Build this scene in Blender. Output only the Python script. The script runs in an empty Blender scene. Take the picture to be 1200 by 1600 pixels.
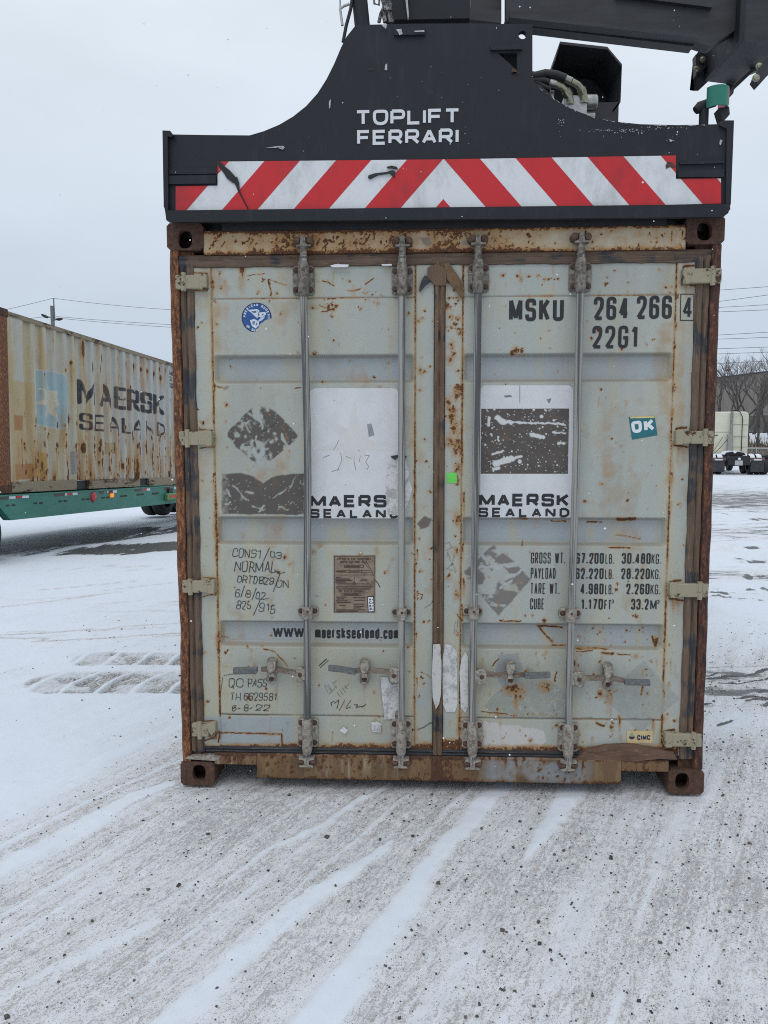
import bpy, bmesh, math, random
import numpy as np
from mathutils import Vector, Matrix

# ------------------------------------------------------------------ camera, sky, sun, exposure
SC = bpy.context.scene
COL = SC.collection
CAM = np.array([-0.10344, -3.46695, 1.61829]); YAW, PITCH, ROLL, FPX = -0.043183, -0.089916, -0.0011145, 1200.0
FW = np.array([math.sin(YAW)*math.cos(PITCH), math.cos(YAW)*math.cos(PITCH), math.sin(PITCH)])
_r = np.array([math.cos(YAW), -math.sin(YAW), 0.0]); _u = np.cross(_r, FW)
RT = _r*math.cos(ROLL)+_u*math.sin(ROLL); UP = -_r*math.sin(ROLL)+_u*math.cos(ROLL)
cd = bpy.data.cameras.new('camera'); cam = bpy.data.objects.new('camera', cd); COL.objects.link(cam)
cd.sensor_fit = 'VERTICAL'; cd.sensor_height = 36.0; cd.sensor_width = 27.0; cd.lens = 36.0*FPX/1600.0
cd.clip_start = 0.05; cd.clip_end = 3000
mw = Matrix(((RT[0], UP[0], -FW[0], CAM[0]), (RT[1], UP[1], -FW[1], CAM[1]), (RT[2], UP[2], -FW[2], CAM[2]), (0, 0, 0, 1)))
cam.matrix_world = mw
SC.camera = cam
SUN_EL, SUN_AZ = math.radians(58), math.radians(200)     # high in the cloud, behind the photographer
w = bpy.data.worlds.new('World'); SC.world = w; w.use_nodes = True
nt = w.node_tree; nt.nodes.clear()
def N(t, **k):
    n = nt.nodes.new(t)
    for a, b in k.items(): setattr(n, a, b)
    return n
sky = N('ShaderNodeTexSky'); sky.sky_type = 'NISHITA'; sky.sun_disc = False
sky.sun_elevation = SUN_EL; sky.sun_rotation = SUN_AZ; sky.dust_density = 3.0
bg1 = N('ShaderNodeBackground'); bg1.inputs[1].default_value = 0.05
nt.links.new(sky.outputs[0], bg1.inputs[0])
tc = N('ShaderNodeTexCoord'); sep = N('ShaderNodeSeparateXYZ'); nt.links.new(tc.outputs['Generated'], sep.inputs[0])
ramp = N('ShaderNodeValToRGB'); nt.links.new(sep.outputs['Z'], ramp.inputs[0])
e = ramp.color_ramp.elements
e[0].position = 0.0; e[0].color = (0.50, 0.575, 0.675, 1)
e[1].position = 0.75; e[1].color = (0.84, 0.91, 0.985, 1)
for p, c in ((0.10, (0.545, 0.63, 0.735, 1)), (0.25, (0.645, 0.725, 0.82, 1)), (0.45, (0.735, 0.815, 0.90, 1))):
    k = e.new(p); k.color = c
mpn = N('ShaderNodeMapping'); mpn.inputs['Scale'].default_value = (1.6, 1.6, 4.0); nt.links.new(tc.outputs['Generated'], mpn.inputs[0])
cn = N('ShaderNodeTexNoise'); cn.inputs['Scale'].default_value = 2.0; cn.inputs['Detail'].default_value = 5; nt.links.new(mpn.outputs[0], cn.inputs[0])
cr = N('ShaderNodeMapRange'); cr.inputs[1].default_value = 0.3; cr.inputs[2].default_value = 0.7; cr.inputs[3].default_value = 0.95; cr.inputs[4].default_value = 1.05
nt.links.new(cn.outputs[0], cr.inputs[0])
bg2 = N('ShaderNodeBackground'); nt.links.new(ramp.outputs[0], bg2.inputs[0]); nt.links.new(cr.outputs[0], bg2.inputs[1])
mx = N('ShaderNodeMixShader'); mx.inputs[0].default_value = 0.92
nt.links.new(bg1.outputs[0], mx.inputs[1]); nt.links.new(bg2.outputs[0], mx.inputs[2])
wo = N('ShaderNodeOutputWorld'); nt.links.new(mx.outputs[0], wo.inputs[0])
sd = bpy.data.lights.new('sun', 'SUN'); sd.energy = 0.6; sd.angle = math.radians(40); sd.color = (1.0, 0.97, 0.93)
so = bpy.data.objects.new('sun', sd); COL.objects.link(so)
sdir = Vector((math.sin(SUN_AZ)*math.cos(SUN_EL), math.cos(SUN_AZ)*math.cos(SUN_EL), math.sin(SUN_EL)))
so.rotation_euler = sdir.to_track_quat('Z', 'Y').to_euler(); so.location = (0, -10, 30)
SC.view_settings.view_transform = 'Standard'; SC.view_settings.look = 'None'
SC.view_settings.exposure = 0.12; SC.cycles.filter_width = 1.05; SC.cycles.use_denoising = False; SC.view_settings.gamma = 1.0
SC.render.resolution_x = 768; SC.render.resolution_y = 1024

# ------------------------------------------------------------------ measuring helpers
def ray(px, py): return FW + RT*(px-600)/FPX - UP*(py-800)/FPX
def F(px, py, Y=0.02):                       # x, z of a photo point on the upright plane at depth Y
    d = ray(px, py); p = CAM + d*((Y-CAM[1])/d[1]); return float(p[0]), float(p[2])
def G(px, py, Z=0.0):                        # x, y of a photo point on the ground
    d = ray(px, py); p = CAM + d*((Z-CAM[2])/d[2]); return float(p[0]), float(p[1])
def P3(px, py, Y):
    x, z = F(px, py, Y); return (x, Y, z)
def PX(x, y, z):                             # photo point of world points (arrays)
    dx, dy, dz = np.asarray(x)-CAM[0], np.asarray(y)-CAM[1], np.asarray(z)-CAM[2]
    d = dx*FW[0]+dy*FW[1]+dz*FW[2]; d = np.where(d < 0.05, 0.05, d)
    return 600+FPX*(dx*RT[0]+dy*RT[1]+dz*RT[2])/d, 800-FPX*(dx*UP[0]+dy*UP[1]+dz*UP[2])/d
RNG = np.random.default_rng(7); random.seed(7)

def vnoise(x, y, seed=0):
    xi = np.floor(x).astype(np.int64); yi = np.floor(y).astype(np.int64)
    fx = x-xi; fy = y-yi; fx = fx*fx*(3-2*fx); fy = fy*fy*(3-2*fy)
    def h(a, b):
        n = (a*374761393 + b*668265263 + seed*974634777) & 0xffffffff
        n = ((n ^ (n >> 13))*1274126177) & 0xffffffff
        return ((n ^ (n >> 16)) & 0xffff)/65535.0
    a = h(xi, yi); b = h(xi+1, yi); c = h(xi, yi+1); d = h(xi+1, yi+1)
    return a+(b-a)*fx+(c-a)*fy+(a-b-c+d)*fx*fy
def fbm(x, y, oct=4, seed=0):
    s = 0; a = 0.5; t = 0
    for i in range(oct):
        s = s+a*vnoise(x, y, seed+i*17); t += a; a *= 0.5; x = x*2.03+5.1; y = y*2.03+1.7
    return s/t
def sstep(a, b, v):
    t = np.clip((v-a)/(b-a), 0, 1); return t*t*(3-2*t)
def segdist(px, py, a, b):
    ax, ay = a; bx, by = b; dx, dy = bx-ax, by-ay; L = dx*dx+dy*dy+1e-9
    t = np.clip(((px-ax)*dx+(py-ay)*dy)/L, 0, 1)
    return np.hypot(px-ax-t*dx, py-ay-t*dy)
def inpoly(px, py, poly):
    r = np.zeros(px.shape, bool); n = len(poly)
    for i in range(n):
        x1, y1 = poly[i]; x2, y2 = poly[(i+1) % n]
        if y1 == y2: continue
        c = (y1 > py) != (y2 > py)
        r ^= c & (px < (x2-x1)*(py-y1)/(y2-y1)+x1)
    return r
def polysd(px, py, poly):                    # signed distance, negative inside
    d = np.full(px.shape, 1e9)
    for i in range(len(poly)): d = np.minimum(d, segdist(px, py, poly[i], poly[(i+1) % len(poly)]))
    return np.where(inpoly(px, py, poly), -d, d)

# ------------------------------------------------------------------ object helpers
def tag(o, label=None, cat=None, group=None, kind=None):
    if label: o['label'] = label
    if cat: o['category'] = cat
    if group: o['group'] = group
    if kind: o['kind'] = kind
    return o
def thing(name, label, cat, loc=(0, 0, 0), group=None, rot=None):
    o = bpy.data.objects.new(name, None); COL.objects.link(o); o.location = loc
    if rot is not None: o.rotation_euler = rot
    o.empty_display_size = 0.2
    o['off'] = tuple(float(q) for q in loc) if rot is None else (0.0, 0.0, 0.0)
    return tag(o, label, cat, group)
def raw(name, V, Fc, mat, parent=None, smooth=False, attrs=None):
    V = np.asarray(V, float)
    off = np.zeros(3)
    if parent is not None and 'off' in parent: off = np.array([float(q) for q in parent['off']])
    me = bpy.data.meshes.new(name); me.from_pydata((V-off).tolist(), [], Fc)
    if attrs:
        for k, a in attrs.items():
            a = np.asarray(a, np.float32)
            if a.ndim == 2:
                at = me.attributes.new(k, 'FLOAT_COLOR', 'POINT')
                at.data.foreach_set('color', np.concatenate([a, np.ones((len(a), 1), np.float32)], 1).ravel())
            else:
                at = me.attributes.new(k, 'FLOAT', 'POINT'); at.data.foreach_set('value', a)
    if smooth: me.polygons.foreach_set('use_smooth', [True]*len(me.polygons))
    me.materials.append(mat); me.update()
    o = bpy.data.objects.new(name, me); COL.objects.link(o)
    if parent is not None:
        o.parent = parent; o['off'] = tuple(float(q) for q in off)
    return o
class MB:
    def __init__(s): s.v = []; s.f = []; s.g = []
    def add(s, V, Fc):
        b = len(s.v); s.g.append((b, len(s.f))); s.v += [tuple(map(float, p)) for p in V]; s.f += [[i+b for i in f] for f in Fc]; return s
    def box(s, x0, x1, y0, y1, z0, z1, c=0.0):
        if x0 > x1: x0, x1 = x1, x0
        if y0 > y1: y0, y1 = y1, y0
        if z0 > z1: z0, z1 = z1, z0
        if c <= 0:
            V = [(x, y, z) for x in (x0, x1) for y in (y0, y1) for z in (z0, z1)]
            return s.add(V, [[0, 1, 3, 2], [4, 6, 7, 5], [0, 4, 5, 1], [2, 3, 7, 6], [0, 2, 6, 4], [1, 5, 7, 3]])
        P = [(x0+c, z0), (x1-c, z0), (x1, z0+c), (x1, z1-c), (x1-c, z1), (x0+c, z1), (x0, z1-c), (x0, z0+c)]
        q = 0.6
        I = [(x0+c+(a-(x0+c))*1 if 0 else a, b) for a, b in P]
        cx, cz = (x0+x1)/2, (z0+z1)/2
        def ins(p): return (p[0]+(c*q if p[0] < cx else -c*q), p[1]+(c*q if p[1] < cz else -c*q))
        V = [(ins(p)[0], y0, ins(p)[1]) for p in P]+[(p[0], y0+c*q, p[1]) for p in P]+[(p[0], y1, p[1]) for p in P]
        Fc = [list(range(8))]+[[k*8+i, k*8+8+i, k*8+8+(i+1) % 8, k*8+(i+1) % 8] for k in (0, 1) for i in range(8)]+[list(range(23, 15, -1))]
        return s.add(V, Fc)
    def prism(s, poly, y0, y1):              # polygon in x,z extruded along y
        n = len(poly)
        a = sum(poly[i][0]*poly[(i+1) % n][1]-poly[(i+1) % n][0]*poly[i][1] for i in range(n))
        if a < 0: poly = poly[::-1]
        V = [(x, y0, z) for x, z in poly]+[(x, y1, z) for x, z in poly]
        return s.add(V, [list(range(n)), list(range(2*n-1, n-1, -1))]+[[i, n+i, n+(i+1) % n, (i+1) % n] for i in range(n)])
    def tube(s, pts, r, n=10, cap=True):
        pts = [Vector(p) for p in pts]; rs = r if isinstance(r, (list, tuple)) else [r]*len(pts)
        up = None; rings = []
        for i, p in enumerate(pts):
            t = (pts[min(i+1, len(pts)-1)]-pts[max(i-1, 0)]).normalized()
            if up is None:
                up = Vector((0, 0, 1)) if abs(t.z) < 0.9 else Vector((1, 0, 0))
            a = t.cross(up)
            if a.length < 1e-6: a = t.orthogonal()
            a.normalize(); b = t.cross(a).normalized(); up = -b if (-b).dot(up) > 0 else b
            rings.append([p+(a*math.cos(2*math.pi*k/n)+b*math.sin(2*math.pi*k/n))*rs[i] for k in range(n)])
        V = [q for g in rings for q in g]; Fc = []
        for i in range(len(pts)-1):
            for k in range(n): Fc.append([i*n+k, i*n+(k+1) % n, (i+1)*n+(k+1) % n, (i+1)*n+k])
        if cap: Fc += [list(range(n-1, -1, -1)), [(len(pts)-1)*n+k for k in range(n)]]
        return s.add(V, Fc)
    def cyl(s, a, b, r, n=14): return s.tube([a, b], r, n)
    def lathe(s, prof, c, axis='x', n=28):   # profile (along axis, radius)
        V = []; m = len(prof)
        for k in range(n):
            t = 2*math.pi*k/n; cs, sn = math.cos(t), math.sin(t)
            for a, r in prof:
                if axis == 'x': V.append((c[0]+a, c[1]+r*cs, c[2]+r*sn))
                elif axis == 'y': V.append((c[0]+r*cs, c[1]+a, c[2]+r*sn))
                else: V.append((c[0]+r*cs, c[1]+r*sn, c[2]+a))
        Fc = [[k*m+j, k*m+j+1, ((k+1) % n)*m+j+1, ((k+1) % n)*m+j] for k in range(n) for j in range(m-1)]
        return s.add(V, Fc)
    def build_each(s, name, mat, parent=None):
        for k, (b, f) in enumerate(s.g):
            b1, f1 = s.g[k+1] if k+1 < len(s.g) else (len(s.v), len(s.f))
            o = raw(name, s.v[b:b1], [[i-b for i in q] for q in s.f[f:f1]], mat, parent); autosmooth(o, 40)
    def build(s, name, mat, parent=None, smooth=False):
        return raw(name, s.v, s.f, mat, parent, smooth)
def autosmooth(o, ang=40):
    me = o.data; bm = bmesh.new(); bm.from_mesh(me)
    bmesh.ops.recalc_face_normals(bm, faces=bm.faces)
    for f in bm.faces: f.smooth = True
    for ed in bm.edges:
        if len(ed.link_faces) == 2 and ed.calc_face_angle(0) > math.radians(ang): ed.smooth = False
    bm.to_mesh(me); bm.free(); return o
def ell(cx, cy, rx, ry, n=20, p=2.0):
    out = []
    for k in range(n):
        t = 2*math.pi*k/n; c, s_ = math.cos(t), math.sin(t)
        out.append((cx+rx*math.copysign(abs(c)**(2/p), c), cy+ry*math.copysign(abs(s_)**(2/p), s_)))
    return out
def PP(pts, Y): return [F(a, b, Y) for a, b in pts]

# ------------------------------------------------------------------ materials
def newmat(name):
    m = bpy.data.materials.new(name); m.use_nodes = True; t = m.node_tree
    b = t.nodes['Principled BSDF']; return m, t, b
def node(t, typ, **k):
    n = t.nodes.new(typ)
    for a, v in k.items():
        if a in ('scale', 'detail', 'rough', 'dist'):
            n.inputs[{'scale': 'Scale', 'detail': 'Detail', 'rough': 'Roughness', 'dist': 'Distortion'}[a]].default_value = v
        else: setattr(n, a, v)
    return n
def coords(t, sc=(1, 1, 1), rot=(0, 0, 0)):
    c = node(t, 'ShaderNodeTexCoord'); m = node(t, 'ShaderNodeMapping')
    m.inputs['Scale'].default_value = sc; m.inputs['Rotation'].default_value = rot
    t.links.new(c.outputs['Object'], m.inputs[0]); return m.outputs[0]
def noise(t, co, scale, detail=4, rough=0.6, dist=0.0):
    n = node(t, 'ShaderNodeTexNoise', scale=scale, detail=detail, rough=rough, dist=dist); t.links.new(co, n.inputs['Vector']); return n.outputs[0]
def mrange(t, v, a, b, c=0.0, d=1.0, smooth=False):
    n = node(t, 'ShaderNodeMapRange'); n.clamp = True
    if smooth: n.interpolation_type = 'SMOOTHSTEP'
    for i, q in enumerate((a, b, c, d)): n.inputs[i+1].default_value = q
    t.links.new(v, n.inputs[0]); return n.outputs[0]
def mathn(t, op, a, b=None):
    n = node(t, 'ShaderNodeMath', operation=op)
    for i, q in enumerate((a, b)):
        if q is None: continue
        if isinstance(q, (int, float)): n.inputs[i].default_value = q
        else: t.links.new(q, n.inputs[i])
    return n.outputs[0]
def mixc(t, f, a, b, blend='MIX'):
    n = node(t, 'ShaderNodeMix', data_type='RGBA', blend_type=blend)
    for i, q in ((0, f), (6, a), (7, b)):
        if isinstance(q, (int, float)): n.inputs[i].default_value = q
        elif isinstance(q, tuple): n.inputs[i].default_value = q if len(q) == 4 else (*q, 1)
        else: t.links.new(q, n.inputs[i])
    return n.outputs[2]
def ramp3(t, v, stops):
    n = node(t, 'ShaderNodeValToRGB'); e = n.color_ramp.elements
    e[0].position, e[0].color = stops[0][0], (*stops[0][1], 1); e[1].position, e[1].color = stops[-1][0], (*stops[-1][1], 1)
    for p, c in stops[1:-1]: k = e.new(p); k.color = (*c, 1)
    t.links.new(v, n.inputs[0]); return n.outputs[0]
def bump(t, b, h, strength=0.3, dist=0.002):
    n = node(t, 'ShaderNodeBump'); n.inputs['Strength'].default_value = strength; n.inputs['Distance'].default_value = dist
    t.links.new(h, n.inputs['Height']); t.links.new(n.outputs[0], b.inputs['Normal'])
RUST = [(0.30, (0.020, 0.011, 0.009)), (0.47, (0.060, 0.026, 0.014)), (0.60, (0.165, 0.062, 0.020)), (0.74, (0.34, 0.155, 0.052))]
def mat_painted(name, rough=0.5, grain=0.10, scale=70.0, stretch=(1, 1, 1), halo_c=(0.40, 0.205, 0.060), stops=None):
    """vertex paint 'Col' with rust breaking through where the field 'rust' is high"""
    m, t, b = newmat(name)
    ca = node(t, 'ShaderNodeAttribute', attribute_name='Col'); ra = node(t, 'ShaderNodeAttribute', attribute_name='rust')
    co = coords(t, stretch)
    n1 = noise(t, co, scale, 7, 0.68, 0.3); n2 = noise(t, co, scale*0.22, 5, 0.6); n3 = noise(t, co, scale*4, 3, 0.6)
    s = mathn(t, 'ADD', ra.outputs['Fac'], mathn(t, 'MULTIPLY', mathn(t, 'SUBTRACT', n1, 0.5), 1.3))
    mask = mrange(t, s, 0.47, 0.56, 0, 1, True)
    halo = mrange(t, mathn(t, 'ADD', ra.outputs['Fac'], mathn(t, 'MULTIPLY', mathn(t, 'SUBTRACT', n2, 0.5), 0.7)), 0.08, 0.52, 0, 0.92)
    g = mrange(t, n3, 0.25, 0.75, 1-grain, 1+grain)
    vm = node(t, 'ShaderNodeVectorMath', operation='SCALE'); t.links.new(ca.outputs['Color'], vm.inputs[0]); t.links.new(g, vm.inputs['Scale'])
    base = mixc(t, halo, vm.outputs[0], mixc(t, n2, halo_c, tuple(q*0.72 for q in halo_c)))
    rc = ramp3(t, mathn(t, 'ADD', mathn(t, 'MULTIPLY', n1, 0.6), mathn(t, 'MULTIPLY', n3, 0.4)), stops or RUST)
    t.links.new(mixc(t, mask, base, rc), b.inputs['Base Color'])
    t.links.new(mrange(t, mask, 0, 1, rough, 0.9), b.inputs['Roughness'])
    bump(t, b, mathn(t, 'ADD', mathn(t, 'MULTIPLY', mask, -0.5), mathn(t, 'MULTIPLY', n3, 0.25)), 0.35, 0.002)
    return m
def mat_plain(name, c, rough=0.6, metal=0.0, var=0.15, scale=25.0, stretch=(1, 1, 1), c2=None, lo=0.35, hi=0.65, bs=0.15, fine=6):
    m, t, b = newmat(name); co = coords(t, stretch)
    n1 = noise(t, co, scale, fine, 0.65); n2 = noise(t, co, scale*5, 3, 0.6)
    f = mathn(t, 'ADD', mathn(t, 'MULTIPLY', n1, 0.7), mathn(t, 'MULTIPLY', n2, 0.3))
    if c2 is None: c2 = tuple(min(1, q*(1+var)) for q in c); c = tuple(q*(1-var) for q in c)
    t.links.new(mixc(t, mrange(t, f, lo, hi, 0, 1, True), c, c2), b.inputs['Base Color'])
    b.inputs['Roughness'].default_value = rough; b.inputs['Metallic'].default_value = metal
    if bs: bump(t, b, f, bs, 0.003)
    return m
def mat_rusty(name, stretch=(1, 1, 0.25), paint=(0.36, 0.30, 0.20), amount=0.62, scale=45.0, stops=RUST):
    m, t, b = newmat(name); co = coords(t, stretch)
    n1 = noise(t, co, scale, 8, 0.7, 0.4); n2 = noise(t, co, scale*0.2, 4, 0.6); n3 = noise(t, co, scale*5, 3, 0.6)
    rc = ramp3(t, mathn(t, 'ADD', mathn(t, 'MULTIPLY', n1, 0.7), mathn(t, 'MULTIPLY', n3, 0.3)), stops)
    k = mathn(t, 'ADD', mathn(t, 'MULTIPLY', n2, 0.6), mathn(t, 'MULTIPLY', n1, 0.4))
    t.links.new(mixc(t, mrange(t, k, amount-0.02, amount+0.05, 0, 1, True), rc, paint), b.inputs['Base Color'])
    b.inputs['Roughness'].default_value = 0.88; bump(t, b, n1, 0.6, 0.004); return m
def mat_gasket(name, stretch, dark=(0.030, 0.032, 0.038), brown=(0.135, 0.085, 0.055), amount=0.5):
    m, t, b = newmat(name); co = coords(t, stretch); co2 = coords(t, (1, 1, 1))
    n1 = noise(t, co, 30, 6, 0.7); n2 = noise(t, co2, 4.5, 3, 0.6); n3 = noise(t, co, 120, 3, 0.6)
    k = mrange(t, mathn(t, 'ADD', mathn(t, 'MULTIPLY', n2, 0.75), mathn(t, 'MULTIPLY', n1, 0.25)), amount-0.04, amount+0.04, 0, 1, True)
    br = mixc(t, mrange(t, n1, 0.3, 0.7), tuple(q*0.5 for q in brown), brown)
    dk = mixc(t, mrange(t, n1, 0.3, 0.7), tuple(q*0.7 for q in dark), tuple(q*1.6 for q in dark))
    cc = mixc(t, mrange(t, n3, 0.55, 0.75, 0, 0.5), mixc(t, k, dk, br), (0.24, 0.19, 0.15))
    t.links.new(cc, b.inputs['Base Color']); b.inputs['Roughness'].default_value = 0.8; bump(t, b, n1, 0.6, 0.004); return m
M = {}
M['paint'] = mat_painted('weathered_grey_paint')
DARKR = [(0.28, (0.016, 0.009, 0.007)), (0.46, (0.058, 0.027, 0.016)), (0.6, (0.12, 0.055, 0.026)), (0.76, (0.23, 0.125, 0.06))]
M['header'] = mat_painted('rusting_cream_paint', scale=70, halo_c=(0.43, 0.205, 0.052))
M['sill'] = mat_painted('rusted_sill_paint', scale=60, halo_c=(0.20, 0.098, 0.036), stops=DARKR, stretch=(1, 1, 0.5))
M['side'] = mat_painted('side_panel_paint', scale=22, stretch=(1, 1, 0.45))
M['casting'] = mat_rusty('casting_rust', (1, 1, 1), amount=0.68, scale=45, stops=[(0.28, (0.02, 0.012, 0.011)), (0.45, (0.062, 0.032, 0.023)), (0.6, (0.115, 0.055, 0.032)), (0.76, (0.24, 0.13, 0.07))])
M['post'] = mat_rusty('post_rust', (1, 1, 0.30), paint=(0.33, 0.27, 0.2), amount=0.62, scale=85, stops=[(0.34, (0.014, 0.009, 0.010)), (0.45, (0.075, 0.031, 0.020)), (0.54, (0.21, 0.083, 0.033)), (0.66, (0.43, 0.21, 0.095))])
M['post_dark'] = mat_rusty('post_dark_rust', (1, 1, 0.26), paint=(0.25, 0.19, 0.14), amount=0.64, scale=70, stops=[(0.34, (0.013, 0.009, 0.010)), (0.47, (0.050, 0.023, 0.019)), (0.57, (0.125, 0.050, 0.027)), (0.68, (0.36, 0.165, 0.07))])
M['gasket_v'] = mat_gasket('gasket_upright', (1.6, 1.6, 0.09), amount=0.475, brown=(0.165, 0.108, 0.072), dark=(0.036, 0.037, 0.041))
M['gasket_c'] = mat_gasket('gasket_centre', (1.6, 1.6, 0.07), amount=0.43, brown=(0.175, 0.108, 0.066))
M['gasket_h'] = mat_gasket('gasket_level', (0.12, 1.6, 1.6), amount=0.45, brown=(0.155, 0.10, 0.068))
M['gasket_dark'] = mat_gasket('gasket_dark', (0.12, 1.6, 1.6), amount=0.66)
M['rod'] = mat_plain('weathered_rod', (0.082, 0.082, 0.083), 0.8, 0.0, c2=(0.315, 0.305, 0.285), scale=48, stretch=(1.0, 1.0, 0.014), lo=0.455, hi=0.555)
M['bracket'] = mat_plain('bracket_paint', (0.115, 0.092, 0.076), 0.65, c2=(0.36, 0.33, 0.285), scale=55, lo=0.34, hi=0.62, bs=0.3)
M['bracket_dark'] = mat_plain('bracket_grimy', (0.070, 0.058, 0.050), 0.65, c2=(0.26, 0.235, 0.205), scale=55, lo=0.36, hi=0.66, bs=0.3)
M['hinge'] = mat_rusty('hinge_paint', (1, 1, 1), paint=(0.315, 0.285, 0.20), amount=0.435, scale=65)
M['bolt'] = mat_plain('bolt_rust', (0.045, 0.024, 0.017), 0.85, c2=(0.11, 0.06, 0.04), scale=90)
M['lug'] = mat_plain('lug_rust', (0.05, 0.028, 0.022), 0.85, c2=(0.16, 0.09, 0.06), scale=60, bs=0.5)
M['lever'] = mat_plain('grey_lever_grip', (0.085, 0.09, 0.095), 0.7, c2=(0.16, 0.165, 0.17), scale=60)
M['leverbar'] = mat_plain('lever_rust', (0.10, 0.075, 0.06), 0.75, c2=(0.26, 0.21, 0.165), scale=50, stretch=(.4, 1, 1))
M['ink'] = mat_plain('black_lettering', (0.014, 0.015, 0.018), 0.55, var=0.3, scale=80, bs=0)
M['marker'] = mat_plain('marker_ink', (0.025, 0.027, 0.03), 0.7, c2=(0.16, 0.17, 0.165), scale=70, lo=.45, hi=.72, bs=0)
M['pencil'] = mat_plain('faint_scratch', (0.20, 0.20, 0.19), 0.7, var=.2, bs=0)
M['white'] = mat_plain('white_paint', (0.62, 0.63, 0.64), 0.5, var=0.05, scale=12, bs=0.05)
M['tape_white'] = mat_plain('reflective_white', (0.47, 0.475, 0.475), 0.35, c2=(0.64, 0.655, 0.675), scale=7, stretch=(1, 1, .5), lo=.30, hi=.55, bs=0.05, fine=9)
M['tape_red'] = mat_plain('reflective_red', (0.36, 0.013, 0.018), 0.4, c2=(0.52, 0.010, 0.016), scale=7, stretch=(1, 1, .5), lo=.30, hi=.55, bs=0.05, fine=9)
def mat_grimy(name, c, c2, dust, amt=0.6):
    m, t, b = newmat(name); co = coords(t, (1, 1, 1)); cv_ = coords(t, (1, 1, 0.18))
    n1 = noise(t, co, 7, 8, 0.7); n2 = noise(t, cv_, 26, 7, 0.7, 0.4); n3 = noise(t, co, 160, 3, 0.6)
    base = mixc(t, mrange(t, n1, 0.35, 0.65), c, c2)
    k = mathn(t, 'ADD', mathn(t, 'MULTIPLY', n2, 0.6), mathn(t, 'MULTIPLY', n1, 0.4))
    d = mixc(t, mrange(t, k, 0.50, 0.70, 0, amt, True), base, dust)
    t.links.new(mixc(t, mrange(t, mathn(t, 'ADD', n3, mathn(t, 'MULTIPLY', n1, 0.5)), 0.98, 1.06, 0, 0.8), d, (0.16, 0.16, 0.165)), b.inputs['Base Color'])
    t.links.new(mrange(t, n1, 0.3, 0.7, 0.5, 0.75), b.inputs['Roughness']); b.inputs['Specular IOR Level'].default_value = 0.32; bump(t, b, n3, 0.12, 0.002); return m
M['lift'] = mat_grimy('spreader_dark_paint', (0.0105, 0.012, 0.016), (0.018, 0.020, 0.0255), (0.036, 0.037, 0.040))
M['lift_plain'] = mat_plain('spreader_plain_paint', (0.019, 0.021, 0.027), 0.55, c2=(0.028, 0.030, 0.038), scale=9, bs=0.1)
M['lift_dark'] = mat_plain('spreader_underside', (0.012, 0.0125, 0.015), 0.6, var=0.3, scale=12)
M['boom'] = mat_plain('boom_dark_paint', (0.013, 0.013, 0.017), 0.6, c2=(0.030, 0.030, 0.035), scale=6, stretch=(.3, 1, 1.5))
M['steel'] = mat_plain('bright_steel', (0.36, 0.36, 0.33), 0.35, 0.7, var=0.25, scale=30)
M['alloy'] = mat_plain('grey_valve_block', (0.40, 0.40, 0.40), 0.4, 0.4, var=0.15, scale=30)
M['rubber'] = mat_plain('black_rubber', (0.012, 0.012, 0.014), 0.6, var=0.35, scale=50)
M['brass'] = mat_plain('olive_passivated_steel', (0.30, 0.29, 0.21), 0.35, 0.6, var=0.3, scale=40)
M['lampgreen'] = mat_plain('green_plate', (0.010, 0.165, 0.115), 0.45, var=0.1, bs=0)
M['redplate'] = mat_plain('red_plate', (0.60, 0.04, 0.05), 0.45, var=0.1, bs=0)
M['teal'] = mat_plain('teal_sticker', (0.012, 0.135, 0.165), 0.45, var=0.08, bs=0)
M['blue'] = mat_plain('blue_sticker', (0.016, 0.075, 0.255), 0.45, var=0.15, scale=60, bs=0)
M['navy'] = mat_plain('navy_rim', (0.008, 0.02, 0.07), 0.5, var=0.15, bs=0)
M['stk_white'] = mat_plain('sticker_white', (0.70, 0.72, 0.74), 0.5, var=0.05, bs=0)
M['stk_green'] = mat_plain('green_paper', (0.14, 0.62, 0.10), 0.6, var=0.06, bs=0)
M['stk_yellow'] = mat_plain('yellow_paper', (0.60, 0.50, 0.20), 0.6, var=0.1, bs=0)
M['plate'] = mat_plain('brown_metal_plate', (0.16, 0.115, 0.082), 0.5, c2=(0.285, 0.215, 0.155), scale=28, stretch=(.7, 1, 1.2))
M['plate_ink'] = mat_plain('etched_lines', (0.06, 0.035, 0.024), 0.6, var=.4, scale=150, bs=0)
M['gold'] = mat_plain('gold_foil', (0.60, 0.46, 0.23), 0.4, var=0.1, bs=0)
M['paper'] = mat_plain('torn_paper', (0.36, 0.345, 0.335), 0.85, c2=(0.62, 0.62, 0.62), scale=28, lo=.38, hi=.56, bs=0.6)
M['paper_v'] = mat_plain('torn_paper_streaked', (0.10, 0.095, 0.09), 0.85, c2=(0.52, 0.51, 0.50), scale=40, stretch=(1, 1, .25), lo=.30, hi=.48, bs=0.6)

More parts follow.
